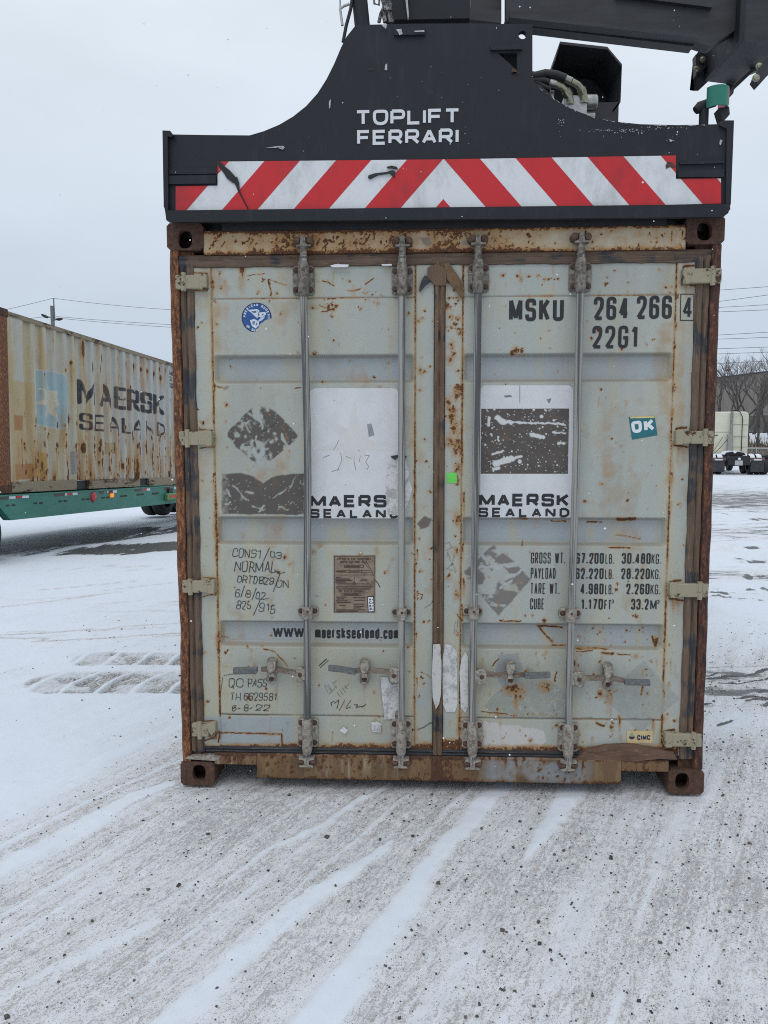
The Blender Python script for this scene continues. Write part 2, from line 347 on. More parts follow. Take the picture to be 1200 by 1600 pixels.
# ------------------------------------------------------------------ ground
def gheight(x, y):
    wl = sstep(-1.5, -4.5, x)
    z = -0.032*np.clip(y-6.0, 0, 26)*wl
    wr = sstep(6, 12, x)
    z = z+wr*(2.35*sstep(61, 74, y)+0.25*np.sin(x*0.4)*sstep(62, 70, y))
    return z
def graded(fine0, fine1, step, lo, hi, grow=1.09):
    mid = list(np.arange(fine0, fine1+step/2, step)); a = []; d = step; v = fine0
    while v > lo: d *= grow; v -= d; a.append(v)
    b = []; d = step; v = mid[-1]
    while v < hi: d *= grow; v += d; b.append(v)
    return np.array(a[::-1]+mid+b)
gx = graded(-3.9, 3.0, 0.014, -420, 420); gy = graded(-2.0, 3.2, 0.014, -90, 900, 1.045)
X, Y = np.meshgrid(gx, gy); X = X.ravel(); Y = Y.ravel()
Z0 = gheight(X, Y); pxg, pyg = PX(X, Y, Z0)
front = ((X-CAM[0])*FW[0]+(Y-CAM[1])*FW[1]) > 0.3
inview = front & (pxg > -300) & (pxg < 1500) & (pyg > 650) & (pyg < 1900)
def gpoly(pts): return [G(a, b) for a, b in pts]
def band(pts, soft=0.55, warp=0.045):
    """clean snow streak along ground polyline; pts = (px, py, half width in metres)"""
    q = [(*G(a, b), h) for a, b, h in pts]; r = np.zeros(X.shape)
    wx = X+warp*(fbm(X*3.1, Y*3.1, 3, 91)-0.5)*2; wy = Y+warp*(fbm(X*3.1, Y*3.1, 3, 92)-0.5)*2
    for (ax, ay, ah), (bx, by, bh) in zip(q[:-1], q[1:]):
        dx, dy = bx-ax, by-ay; L = dx*dx+dy*dy; t = np.clip(((wx-ax)*dx+(wy-ay)*dy)/L, 0, 1)
        d = np.hypot(wx-ax-t*dx, wy-ay-t*dy); h = ah+(bh-ah)*t
        r = np.maximum(r, (1-sstep(1-soft, 1+soft*0.7, d/h+0.55*(fbm(al*1.5, ac*30, 3, 95)-0.5)+0.5*(fbm(X*22, Y*22, 3, 96)-0.5)))*(0.82+0.36*(fbm(al*1.2, ac*16, 3, 97)-0.4)))
    return r
tdir = np.array(G(795, 1228))-np.array(G(500, 1560)); tdir /= np.linalg.norm(tdir)
TA = math.atan2(tdir[1], tdir[0])
al = X*tdir[0]+Y*tdir[1]; ac = -X*tdir[1]+Y*tdir[0]
ndir = fbm(al*0.8, ac*9, 4, 3); nbig = fbm(X*0.9, Y*0.9, 4, 5); nmid = fbm(X*4, Y*4, 4, 8)
grit = 0.30+0.0*X
low = sstep(0, 1, (pyg-(1305-0.62*np.clip(pxg, -200, 300)))/120+0.5)        # driven-over foreground
low = np.where(inview, low, 0.6)
grit = 0.10+0.52*low
rightside = sstep(1080, 1110, pxg)*inview
grit = np.where(rightside > 0.5, 0.22+0.40*sstep(985, 1090, pyg)*(1-0.35*sstep(1090, 1200, pyg)*0)-0.1*sstep(930, 880, pyg)*sstep(860, 900, pyg), grit)
grit += 0.26*(ndir-0.5)+0.30*(nbig-0.5)+0.25*(nmid-0.5)
# streaks of clean snow left between wheel passes
B = 0.0*X
for k in range(70):                          # faint ridges between the wheel passes
    c_ = RNG.uniform(-3.2, 3.2); a_ = RNG.uniform(-3, 2.6); L_ = RNG.uniform(.3, 1.6)
    B = np.maximum(B, RNG.uniform(.25, .7)*sstep(1.0, 0.3, np.abs(ac-c_+0.05*(fbm(al*1.1, al*0+k, 2, 98)-0.5))/RNG.uniform(.006, .02))*sstep(L_, L_*0.5, np.abs(al-a_)))
B = B*(0.4+0.6*low)
B = np.maximum(B, band([(800, 1205, 0.055), (781, 1232, 0.048), (700, 1325, 0.048), (600, 1462, 0.060), (480, 1625, 0.085)]))
B = np.maximum(B, band([(925, 1205, 0.06), (895, 1235, 0.058), (862, 1285, 0.045), (825, 1345, 0.012)]))
B = np.maximum(B, 0.9*band([(610, 1320, 0.012), (560, 1352, 0.03), (480, 1412, 0.04), (380, 1500, 0.05), (240, 1625, 0.06)]))
B = np.maximum(B, 0.85*band([(610, 1222, 0.015), (520, 1278, 0.018), (430, 1330, 0.018), (345, 1385, 0.008)]))
B = np.maximum(B, 0.9*band([(265, 1222, 0.03), (200, 1250, 0.055), (110, 1298, 0.06), (-40, 1375, 0.06)]))
B = np.maximum(B, 0.9*band([(290, 1130, 0.02), (200, 1170, 0.05), (100, 1215, 0.06), (-60, 1290, 0.07)]))
B = np.maximum(B, 0.8*band([(285, 1185, 0.01), (150, 1245, 0.012), (0, 1325, 0.012)]))
B = np.maximum(B, 0.35*band([(1000, 1260, 0.05), (960, 1330, 0.06), (900, 1440, 0.05), (850, 1540, 0.03)]))
B = np.maximum(B, 0.45*band([(760, 1470, 0.03), (690, 1560, 0.04), (620, 1650, 0.05)]))
B = np.maximum(B, 0.4*band([(1110, 1180, 0.10), (1060, 1300, 0.07), (1030, 1370, 0.03)]))
B = np.maximum(B, 0.6*band([(240, 1440, 0.02), (130, 1490, 0.03), (0, 1560, 0.03)]))
# wide clean area on the right near the container and mid distance
B = np.maximum(B, 0.75*np.exp(-((pxg-1150)/60)**2-((pyg-1130)/28)**2)*inview)
grit = grit*(1-B)+0.02*B
bare = np.zeros(X.shape)
# wheel lane of dark wet asphalt beside the trailer
def gdist(p, wob=0.12, f=1.3):
    q = [G(a, b) for a, b in p]; wx = X+wob*(fbm(X*f, Y*f, 4, 31)-0.5)*2; wy = Y+wob*(fbm(X*f, Y*f, 4, 32)-0.5)*2
    d = np.full(X.shape, 1e9)
    for a, b in zip(q[:-1], q[1:]): d = np.minimum(d, segdist(wx, wy, a, b))
    return d
stre = fbm(al*0.6+3, ac*5, 4, 44)
lane = sstep(0.95, 0.45, gdist([(-160, 905), (0, 856), (120, 832), (220, 816), (330, 803)], 0.25, 0.8))
bare = np.maximum(bare, np.clip(lane*(0.50+1.1*(fbm(X*3.0+Y*0.3, Y*0.5+X*0.1, 4, 12)-0.40)+0.5*(fbm(X*9, Y*3, 3, 15)-0.5)), 0, 1))
lane2 = sstep(0.95, 0.35, gdist([(165, 852), (215, 848), (300, 842)], 0.3, 2.0))
bare = np.maximum(bare, lane2*sstep(0.42, 0.6, fbm(X*3+1, Y*3, 4, 77)+0.25)*0.95)
# old fork-lift footprints: two strips with slanting tread bars
foot = np.zeros(X.shape)
for (q0, q1, hw) in (((98, 1065), (300, 1065), 0.225), ((152, 1029), (300, 1029), 0.17)):
    a, b = G(*q0), G(*q1); d = segdist(X+0.02*(nmid-0.5), Y+0.03*(fbm(X*6, Y*6, 3, 61)-0.5), a, b)
    s = (X-a[0])-0.22*(Y-a[1])+0.03*np.sin(Y*9); bars = np.abs(((s/0.235) % 1)-0.5)*2
    foot = np.maximum(foot, sstep(hw*1.12, hw*0.92, d)*sstep(0.10, 0.30, bars)*(0.45+1.1*sstep(0.40, 0.62, fbm(X*5, Y*7, 3, 63))))
pile = np.zeros(X.shape)
# dark scuffs in the far right yard
for k in range(60):
    cx, cy = RNG.uniform(1105, 1215), RNG.choice([RNG.uniform(770, 800), RNG.uniform(800, 905), RNG.uniform(905, 940), RNG.uniform(1040, 1110)])
    x0, y0 = G(cx, cy); L = RNG.uniform(0.2, 1.3)*(y0+3.5)/10; wd = RNG.uniform(0.015, 0.05)*(y0+3.5)/7; an = RNG.normal(0.25, 0.35)
    d = segdist(X+0.05*(fbm(X*2.3, Y*2.3, 3, 13)-0.5), Y+0.3*(fbm(X*1.7, Y*1.7, 3, 14)-0.5), (x0-L*math.cos(an), y0-L*math.sin(an)), (x0+L*math.cos(an), y0+L*math.sin(an)))
    bare = np.maximum(bare, RNG.uniform(0.3, 0.85)*sstep(1.0, 0.2, d/wd)*sstep(0.35, 0.55, nmid+0.1*np.sin(X*9)))
rw = np.zeros(X.shape)
for a_, b_, c_ in ((782, 20, 1.0), (832, 18, 0.7), (898, 12, 0.8), (1068, 40, 0.75), (930, 12, 0.4)): rw = np.maximum(rw, c_*np.exp(-((pyg-a_)/b_)**2))
rw = rw*rightside
scuff = rw
bare = np.maximum(bare, 0.0*rw*sstep(0.50, 0.64, fbm(X*1.3+Y*0.2, Y*2.6, 5, 201)+0.10*(fbm(X*9, Y*9, 2, 202)-0.5)))
grit = np.maximum(grit, 0.55*rw)
for k in range(26):
    cx, cy = RNG.uniform(-30, 300), RNG.uniform(880, 1000)
    x0, y0 = G(cx, cy); L = RNG.uniform(0.15, 0.7); an = RNG.normal(0.3, 0.25)
    d = segdist(X, Y+0.2*(fbm(X*1.7, Y*1.7, 3, 14)-0.5), (x0-L*math.cos(an), y0-L*math.sin(an)), (x0+L*math.cos(an), y0+L*math.sin(an)))
    grit = np.maximum(grit, RNG.uniform(0.35, 0.7)*sstep(1.0, 0.2, d/0.05))
# brown tufts at the foot of the bank, dirt mound
tuft = sstep(6, 12, X)*sstep(61, 64, Y)*sstep(70, 66, Y)*sstep(0.42, 0.5, fbm(X*1.5, Y*0.9, 4, 23))
mpx, mpy = G(1188, 745)
mound = np.exp(-((X-27.3)/1.7)**2-((Y-66.0)/2.2)**2)
Z = Z0+0.75*mound
nearw = np.exp(-np.hypot(X, Y+1)/9)
hgt = 0.010*B+0.020*(nbig-0.5)+0.006*(nmid-0.5)*2+0.007*(ndir-0.5)*2
hgt += -0.022*foot-0.015*bare
rut = fbm(al*0.5, ac*22, 3, 71)-0.5
hgt += 0.006*rut*(1-B)*low
fine = fbm(X*28, Y*28, 3, 55)-0.5
hgt += 0.0085*fine*np.clip(grit+0.25, 0, 1)*nearw*2
under = np.exp(-np.maximum(np.abs(X)-1.2, 0)*8)*sstep(-0.1, 0.02, Y)*sstep(6.4, 6.1, Y)
Z = Z+hgt*(1-0.8*under)-0.012*under
ny, nx = len(gy), len(gx)
idx = np.arange(ny*nx).reshape(ny, nx)
quads = np.stack([idx[:-1, :-1], idx[:-1, 1:], idx[1:, 1:], idx[1:, :-1]], -1).reshape(-1, 4)
def fastmesh(name, V, Q, mat, attrs, parent=None, smooth=True):
    off = np.array(parent['off']) if parent is not None and 'off' in parent else np.zeros(3)
    V = np.asarray(V, np.float32)-off.astype(np.float32); me = bpy.data.meshes.new(name)
    me.vertices.add(len(V)); me.vertices.foreach_set('co', V.ravel())
    me.loops.add(Q.size); me.loops.foreach_set('vertex_index', Q.ravel().astype(np.int32))
    me.polygons.add(len(Q)); me.polygons.foreach_set('loop_start', np.arange(0, Q.size, 4, dtype=np.int32))
    me.polygons.foreach_set('use_smooth', np.full(len(Q), smooth))
    me.update(calc_edges=True)
    for k, a in attrs.items():
        a = np.asarray(a, np.float32)
        if a.ndim == 2:
            at = me.attributes.new(k, 'FLOAT_COLOR', 'POINT'); at.data.foreach_set('color', np.concatenate([a, np.ones((len(a), 1), np.float32)], 1).ravel())
        else:
            at = me.attributes.new(k, 'FLOAT', 'POINT'); at.data.foreach_set('value', a)
    me.materials.append(mat); me.validate()
    o = bpy.data.objects.new(name, me); COL.objects.link(o)
    if parent is not None: o.parent = parent; o['off'] = tuple(float(q) for q in off)
    return o
gm, t, b = newmat('snowy_yard')
ag = node(t, 'ShaderNodeAttribute', attribute_name='grit').outputs['Fac']; ab = node(t, 'ShaderNodeAttribute', attribute_name='bare').outputs['Fac']
asc = node(t, 'ShaderNodeAttribute', attribute_name='scuff').outputs['Fac']
at_ = node(t, 'ShaderNodeAttribute', attribute_name='tuft').outputs['Fac']; af = node(t, 'ShaderNodeAttribute', attribute_name='foot').outputs['Fac']
c1 = node(t, 'ShaderNodeTexCoord').outputs['Object']
rot = node(t, 'ShaderNodeMapping'); rot.inputs['Rotation'].default_value = (0, 0, -TA); rot.inputs['Scale'].default_value = (1, 1, 1); t.links.new(c1, rot.inputs[0])
st = node(t, 'ShaderNodeMapping'); st.inputs['Scale'].default_value = (0.4, 1.0, 1); t.links.new(rot.outputs[0], st.inputs[0])
n1 = noise(t, st.outputs[0], 80, 6, 0.76, 0.2); n2 = noise(t, c1, 150, 4, 0.7); n3 = noise(t, st.outputs[0], 5, 4, 0.6); n4 = noise(t, c1, 260, 2, 0.5); n5 = noise(t, c1, 1.6, 4, 0.6)
pst = node(t, 'ShaderNodeMapping'); pst.inputs['Scale'].default_value = (0.09, 1.0, 1); t.links.new(rot.outputs[0], pst.inputs[0])
n6 = noise(t, pst.outputs[0], 26, 5, 0.7, 0.3)
sp = mathn(t, 'ADD', mathn(t, 'MULTIPLY', n1, 0.55), mathn(t, 'MULTIPLY', n2, 0.45))
cover = mathn(t, 'ADD', mathn(t, 'MULTIPLY', ag, 0.22), mathn(t, 'ADD', mathn(t, 'MULTIPLY', mathn(t, 'SUBTRACT', n3, 0.5), 0.14), mathn(t, 'MULTIPLY', mathn(t, 'SUBTRACT', n6, 0.5), -0.22)))
thr = mathn(t, 'SUBTRACT', mathn(t, 'ADD', sp, cover), 0.615)
spk = mrange(t, thr, 0.0, 0.085, 0, 1, True)
snow = mixc(t, n5, (0.665, 0.715, 0.785), (0.715, 0.755, 0.82))
packed = mixc(t, mrange(t, n6, 0.33, 0.67), (0.625, 0.625, 0.635), (0.70, 0.715, 0.75))
s1 = mixc(t, mrange(t, ag, 0.12, 0.55, 0, 1), snow, packed)
gritc = mixc(t, mrange(t, n4, 0.35, 0.65), (0.13, 0.112, 0.10), (0.40, 0.37, 0.34))
s2 = mixc(t, mathn(t, 'MULTIPLY', spk, 0.58), s1, gritc)
spk2 = mrange(t, mathn(t, 'ADD', n4, mathn(t, 'MULTIPLY', ag, 0.10)), 0.69, 0.73, 0, 0.9)
s2b = mixc(t, mathn(t, 'MULTIPLY', spk2, mrange(t, ag, 0.12, 0.4)), s2, (0.09, 0.08, 0.072))
foot_c = mixc(t, mrange(t, n1, 0.42, 0.56), (0.56, 0.53, 0.48), (0.055, 0.05, 0.047))
s3 = mixc(t, mathn(t, 'MULTIPLY', af, mrange(t, n2, 0.3, 0.6, 0.35, 0.95)), s2b, foot_c)
wet = mixc(t, mrange(t, n1, 0.4, 0.7), (0.030, 0.030, 0.033), (0.12, 0.11, 0.10))
lm_ = node(t, 'ShaderNodeMapping'); lm_.inputs['Rotation'].default_value = (0, 0, 0.22); lm_.inputs['Scale'].default_value = (1.0, 0.13, 1); t.links.new(c1, lm_.inputs[0])
n7 = noise(t, lm_.outputs[0], 4.5, 8, 0.75, 0.4)
sm_ = node(t, 'ShaderNodeMapping'); sm_.inputs['Rotation'].default_value = (0, 0, -0.12); sm_.inputs['Scale'].default_value = (0.55, 2.0, 1); t.links.new(c1, sm_.inputs[0])
n8 = noise(t, sm_.outputs[0], 2.6, 7, 0.72, 0.5)
sc_ = mrange(t, mathn(t, 'ADD', n8, mathn(t, 'MULTIPLY', asc, 0.22)), 0.635, 0.72, 0, 1, True)
ab2 = mathn(t, 'ADD', ab, mathn(t, 'ADD', mathn(t, 'MULTIPLY', mathn(t, 'SUBTRACT', n1, 0.5), 0.5), mathn(t, 'MULTIPLY', mathn(t, 'SUBTRACT', n7, 0.5), 2.6)))
bm_ = mathn(t, 'MAXIMUM', mathn(t, 'MULTIPLY', mrange(t, ab2, 0.30, 0.50, 0, 0.95, True), mrange(t, ab, 0.02, 0.2)), mathn(t, 'MULTIPLY', sc_, mrange(t, asc, 0.05, 0.4, 0, 0.85)))
s4 = mixc(t, bm_, s3, wet)
s5 = mixc(t, mathn(t, 'MULTIPLY', at_, mrange(t, n1, 0.35, 0.5)), s4, mixc(t, n2, (0.08, 0.06, 0.04), (0.20, 0.15, 0.09)))
t.links.new(s5, b.inputs['Base Color'])
t.links.new(mrange(t, bm_, 0, 1, 0.72, 0.42), b.inputs['Roughness'])
b.inputs['Specular IOR Level'].default_value = 0.3
bump(t, b, mathn(t, 'ADD', mathn(t, 'MULTIPLY', sp, mrange(t, ag, 0.05, 0.5, 0.15, 1.0)), mathn(t, 'MULTIPLY', n4, 0.10)), 0.55, 0.008)
ground = fastmesh('ground', np.stack([X, Y, Z], 1), quads, gm, {'grit': np.clip(grit, 0, 1), 'bare': np.clip(bare, 0, 1), 'tuft': np.clip(np.maximum(tuft, mound), 0, 1), 'foot': np.clip(foot, 0, 1), 'scuff': np.clip(scuff, 0, 1)})
tag(ground, kind='structure')
# loose grit and pebbles
def gz_at(x, y):
    j = np.clip(np.searchsorted(gx, x), 1, nx-1); i = np.clip(np.searchsorted(gy, y), 1, ny-1)
    fx = (x-gx[j-1])/(gx[j]-gx[j-1]); fy = (y-gy[i-1])/(gy[i]-gy[i-1]); Zg = Z.reshape(ny, nx)
    return (Zg[i-1, j-1]*(1-fx)*(1-fy)+Zg[i-1, j]*fx*(1-fy)+Zg[i, j-1]*(1-fx)*fy+Zg[i, j]*fx*fy), i, j
V = []; Q = []; OC = np.array([(1, 0, 0), (-1, 0, 0), (0, 1, 0), (0, -1, 0), (0, 0, 1), (0, 0, -1)], float)
OF = [(0, 2, 4), (2, 1, 4), (1, 3, 4), (3, 0, 4), (2, 0, 5), (1, 2, 5), (3, 1, 5), (0, 3, 5)]
OC8 = np.array([(a, b_, c) for a in (-1, 1) for b_ in (-1, 1) for c in (-1, 1)], float)/1.35
Gg = np.clip(grit, 0, 1).reshape(ny, nx); pb = []
while len(pb) < 5600:
    x = RNG.uniform(-3.2, 3.0); y = RNG.uniform(-1.9, 3.5)
    if abs(x) < 1.22 and y > 0.05: continue
    z, i, j = gz_at(x, y)
    if RNG.random() > Gg[i, j]**1.2*1.5*(1.0 if x > -0.2 else 0.55): continue
    pb.append((x, y, z))
for x, y, z in pb:
    r = 0.0013+0.0018*RNG.exponential(0.75); r = min(r, 0.0105)
    base = len(V); sh = RNG.uniform(0.65, 1.3, 3)*np.array([1, 1, 0.75]); an = RNG.uniform(0, 6.28); c, s = math.cos(an), math.sin(an)
    for p in OC8*RNG.uniform(0.75, 1.15, (8, 1)):
        q = p*sh*r; V.append((x+q[0]*c-q[1]*s, y+q[0]*s+q[1]*c, z+q[2]+r*0.25))
    Q += [[base+k for k in f] for f in ((0, 1, 3, 2), (4, 6, 7, 5), (0, 4, 5, 1), (2, 3, 7, 6), (0, 2, 6, 4), (1, 5, 7, 3))]
M['stone'] = mat_plain('dark_stone', (0.035, 0.032, 0.030), 0.8, c2=(0.17, 0.15, 0.13), scale=7, lo=0.35, hi=0.7, bs=0)
fastmesh('gravel', V, np.array(Q), M['stone'], {}, smooth=True)
bpy.data.objects['gravel']['kind'] = 'stuff'

# ------------------------------------------------------------------ lettering: a stroke alphabet
R_, S_ = 1, 0
GL = {}
def gl(ch, w, *st): GL[ch] = (w, st)
gl('A', 1, (S_, [(0, 0), (.5, 1), (1, 0)]), (S_, [(.17, .3), (.83, .3)]))
gl('B', 1, (S_, [(0, 0), (0, 1)]), (R_, [(0, 1, 0), (.93, 1), (.93, .53), (0, .53, 0)]), (R_, [(.2, .53, 0), (1, .53), (1, 0), (0, 0, 0)]))
gl('C', 1, (R_, [(1, .68), (1, 1), (0, 1), (0, 0), (1, 0), (1, .32)]))
gl('D', 1, (S_, [(0, 0), (0, 1)]), (R_, [(0, 1, 0), (.62, 1), (1, .74), (1, .26), (.62, 0), (0, 0, 0)]))
gl('E', .92, (S_, [(1, 1), (0, 1), (0, 0), (1, 0)]), (S_, [(0, .51), (.9, .51)]))
gl('F', .9, (S_, [(1, 1), (0, 1), (0, 0)]), (S_, [(0, .5), (.9, .5)]))
gl('G', 1, (R_, [(1, .7), (1, 1), (0, 1), (0, 0), (1, 0), (1, .46, 0), (.5, .46, 0)]))
gl('H', 1, (S_, [(0, 0), (0, 1)]), (S_, [(1, 0), (1, 1)]), (S_, [(0, .51), (1, .51)]))
gl('I', .0, (S_, [(0, 0), (0, 1)]))
gl('K', 1, (S_, [(0, 0), (0, 1)]), (S_, [(1, 1), (.05, .42)]), (S_, [(.36, .6), (1, 0)]))
gl('L', .85, (S_, [(0, 1), (0, 0), (1, 0)]))
gl('M', 1.35, (S_, [(0, 0), (0, 1), (.5, .08), (1, 1), (1, 0)]))
gl('N', 1.05, (S_, [(0, 0), (0, 1), (1, 0), (1, 1)]))
gl('O', 1, (R_, [(.5, 1), (0, 1), (0, 0), (1, 0), (1, 1), (.5, 1)]))
gl('P', .95, (S_, [(0, 0), (0, 1)]), (R_, [(0, 1, 0), (1, 1), (1, .45), (0, .45, 0)]))
gl('Q', 1, (R_, [(.5, 1), (0, 1), (0, 0), (1, 0), (1, 1), (.5, 1)]), (S_, [(.55, .25), (1.05, -.15)]))
gl('R', 1, (S_, [(0, 0), (0, 1)]), (R_, [(0, 1, 0), (.95, 1), (.95, .45), (0, .45, 0)]), (S_, [(.5, .45), (1, 0)]))
gl('S', 1, (R_, [(1, .74), (1, 1), (0, 1), (0, .52), (1, .52), (1, 0), (0, 0), (0, .26)]))
gl('T', 1, (S_, [(0, 1), (1, 1)]), (S_, [(.5, 1), (.5, 0)]))
gl('U', 1, (R_, [(0, 1), (0, 0), (1, 0), (1, 1)]))
gl('V', 1, (S_, [(0, 1), (.5, 0), (1, 1)]))
gl('W', 1.45, (S_, [(0, 1), (.25, 0), (.5, .95), (.75, 0), (1, 1)]))
gl('X', 1, (S_, [(0, 0), (1, 1)]), (S_, [(0, 1), (1, 0)]))
gl('Y', 1, (S_, [(0, 1), (.5, .45), (1, 1)]), (S_, [(.5, .45), (.5, 0)]))
gl('0', 1, *GL['O'][1]); gl('1', .5, (S_, [(0, .76), (.8, 1), (.8, 0)]))
gl('2', 1, (R_, [(0, .7), (0, 1), (1, 1), (1, .58), (0, 0, 0), (1, 0)]))
gl('3', 1, (R_, [(0, .76), (0, 1), (1, 1), (1, .53), (.35, .53)]), (R_, [(.35, .53), (1, .53), (1, 0), (0, 0), (0, .25)]))
gl('4', 1, (S_, [(1.05, .24), (0, .24), (.68, 1), (.68, 0)]))
gl('5', 1, (R_, [(.95, 1, 0), (.1, 1, 0), (.05, .52, 0), (1, .6), (1, 0), (0, 0), (0, .25)]))
gl('6', 1, (R_, [(1, .74), (1, 1), (0, 1), (0, 0), (1, 0), (1, .57), (0, .57)]))
gl('7', 1, (S_, [(0, 1), (1, 1), (.35, 0)]))
gl('8', 1, (R_, [(.5, .53), (.06, .53), (.06, 1), (.94, 1), (.94, .53), (.5, .53)]), (R_, [(.5, .53), (0, .53), (0, 0), (1, 0), (1, .53), (.5, .53)]))
gl('9', 1, (R_, [(0, .26), (0, 0), (1, 0), (1, 1), (0, 1), (0, .43), (1, .43)]))
gl('.', 0, (S_, [(0, -.02), (0, .10)])); gl('/', .75, (S_, [(0, -.1), (1, 1.1)])); gl('-', .6, (S_, [(0, .45), (1, .45)])); gl(' ', .55)
xh = .74
gl('a', .9, (R_, [(.05, .52), (.05, xh), (1, xh), (1, 0, 0)]), (R_, [(1, .44), (0, .44), (0, 0), (1, 0)]))
gl('c', .9, (R_, [(1, .5), (1, xh), (0, xh), (0, 0), (1, 0), (1, .24)]))
gl('d', .95, (S_, [(1, 0), (1, 1)]), (R_, [(1, xh, 0), (0, xh), (0, 0), (1, 0, 0)]))
gl('e', .95, (R_, [(1, .2), (1, 0), (0, 0), (0, xh), (1, xh), (1, .38, 0), (0, .38, 0)]))
gl('k', .9, (S_, [(0, 0), (0, 1)]), (S_, [(1, xh), (.05, .3)]), (S_, [(.35, .46), (1, 0)]))
gl('l', 0, (S_, [(0, 0), (0, 1)]))
gl('m', 1.6, (S_, [(0, 0), (0, xh)]), (R_, [(0, xh, 0), (.5, xh), (.5, 0, 0)]), (R_, [(.5, xh, 0), (1, xh), (1, 0, 0)]))
gl('n', .95, (S_, [(0, 0), (0, xh)]), (R_, [(0, xh, 0), (1, xh), (1, 0, 0)]))
gl('o', .95, (R_, [(.5, xh), (0, xh), (0, 0), (1, 0), (1, xh), (.5, xh)]))
gl('r', .6, (S_, [(0, 0), (0, xh)]), (R_, [(0, xh-.14, 0), (.2, xh), (1, xh, 0)]))
gl('s', .9, (R_, [(1, .56), (1, xh), (0, xh), (0, .38), (1, .38), (1, 0), (0, 0), (0, .18)]))
gl('w', 1.4, (S_, [(0, xh), (.25, 0), (.5, xh), (.75, 0), (1, xh)]))
def roundpath(pts, rad, n=5):
    out = []
    for i, p in enumerate(pts):
        flag = p[2] if len(p) > 2 else 1
        if i in (0, len(pts)-1) or not flag: out.append((p[0], p[1])); continue
        a = np.array(pts[i-1][:2]); c = np.array(p[:2]); d = np.array(pts[i+1][:2])
        la, ld = np.linalg.norm(a-c), np.linalg.norm(d-c); r = min(rad, la*0.5, ld*0.5)
        q0, q1 = c+(a-c)/la*r, c+(d-c)/ld*r
        for k in range(n+1):
            u = k/n; m = (1-u)**2*q0+2*u*(1-u)*c+u*u*q1; out.append((m[0], m[1]))
    return out
def textpaths(s, x0, x1, z0, h, st, gap=0.32, rad=0.5, slant=0.0, jit=0.0, rnd=None):
    """stroke centre lines filling the width x0..x1, baseline z0, cap height h"""
    n = len(s); tot = 0
    wid = [GL[c][0] for c in s]
    # each glyph takes st + w*u, gaps take st*0 + gap*u
    U = (x1-x0-n*st)/(sum(wid)+gap*(n-1)+1e-9); x = x0; out = []
    for c, wd in zip(s, wid):
        w_ = wd*U
        for fl, pts in GL[c][1]:
            q = []
            for p in pts:
                a = x+st/2+p[0]*(w_ if wd > 0 else 0); b_ = z0+st/2+p[1]*(h-st)
                if jit: a += rnd.normal(0, jit*h); b_ += rnd.normal(0, jit*h)
                a += slant*(b_-z0)
                q.append((a, b_) if (fl == S_ or (len(p) > 2 and not p[2])) and False else ((a, b_, 0) if fl == S_ or (len(p) > 2 and p[2] == 0) else (a, b_)))
            out.append(roundpath(q, rad*max(U, 0.001)))
        x += st+w_+gap*U
    return out
def ribbon(mb, path, st, Y, tp=None):
    p = [np.array(q[:2]) for q in path]
    p = [q for i, q in enumerate(p) if i == 0 or np.linalg.norm(q-p[i-1]) > 1e-5]
    if len(p) < 2: return
    for i in range(1, len(p)-1):
        a_, b_ = p[i]-p[i-1], p[i+1]-p[i]
        if a_.dot(b_)/(np.linalg.norm(a_)*np.linalg.norm(b_)) < -0.25:
            ribbon(mb, p[:i+1], st, Y); ribbon(mb, p[i:], st, Y-0.00005); return
    closed = np.linalg.norm(p[0]-p[-1]) < 1e-5
    if closed: p = p[:-1]
    n = len(p); L = []; Rr = []
    for i in range(n):
        a = p[i-1] if (i > 0 or closed) else None; c = p[(i+1) % n] if (i < n-1 or closed) else None
        t1 = (p[i]-a)/np.linalg.norm(p[i]-a) if a is not None else None; t2 = (c-p[i])/np.linalg.norm(c-p[i]) if c is not None else None
        if t1 is None: t1 = t2
        if t2 is None: t2 = t1
        n1_ = np.array([-t1[1], t1[0]]); n2_ = np.array([-t2[1], t2[0]]); m = n1_+n2_; l = np.linalg.norm(m)
        m = n1_ if l < 1e-6 else m/l; k = min(1/max(0.35, m.dot(n1_)), 2.6)
        hw = st/2
        L.append(p[i]+m*hw*k); Rr.append(p[i]-m*hw*k)
    V = [(q[0], Y, q[1]) for q in L]+[(q[0], Y, q[1]) for q in Rr]
    m_ = n if closed else n-1
    mb.add(V, [[i, n+i, n+(i+1) % n, (i+1) % n] for i in range(m_)])
LAYER = [0]
def text(mb, s, x0, x1, z0, h, st, Y, **k):
    for path in textpaths(s, x0, x1, z0, h, st, **k):
        LAYER[0] = (LAYER[0]+1) % 6
        ribbon(mb, path, st, Y-0.00012*LAYER[0])
def textpx(mb, s, pa, pb, ptop, st_px, Y, **k):
    """text between photo points pa (baseline start) and pb (baseline end), cap line at photo row ptop"""
    x0, z0 = F(pa[0], pa[1], Y); x1, z1 = F(pb[0], pb[1], Y); _, zt = F(pa[0], ptop, Y)
    sc = abs(zt-z0)/abs(ptop-pa[1]); text(mb, s, x0, x1, (z0+z1)/2, zt-z0, st_px*sc, Y, **k)
def poly(mb, pts, Y):
    p = PP(pts, Y); n = len(p)
    a = sum(p[i][0]*p[(i+1) % n][1]-p[(i+1) % n][0]*p[i][1] for i in range(n))
    if a < 0: p = p[::-1]
    mb.add([(x, Y, z) for x, z in p], [list(range(n))])
def tx(parent, mat, *a, **k):
    q = MB(); textpx(q, *a, **k); return conform(q).build('lettering', mat, parent)
def line(mb, pts, wpx, Y):
    p = PP(pts, Y); LAYER[0] = (LAYER[0]+1) % 6
    ribbon(mb, p, wpx/350.0, Y-0.00012*LAYER[0])

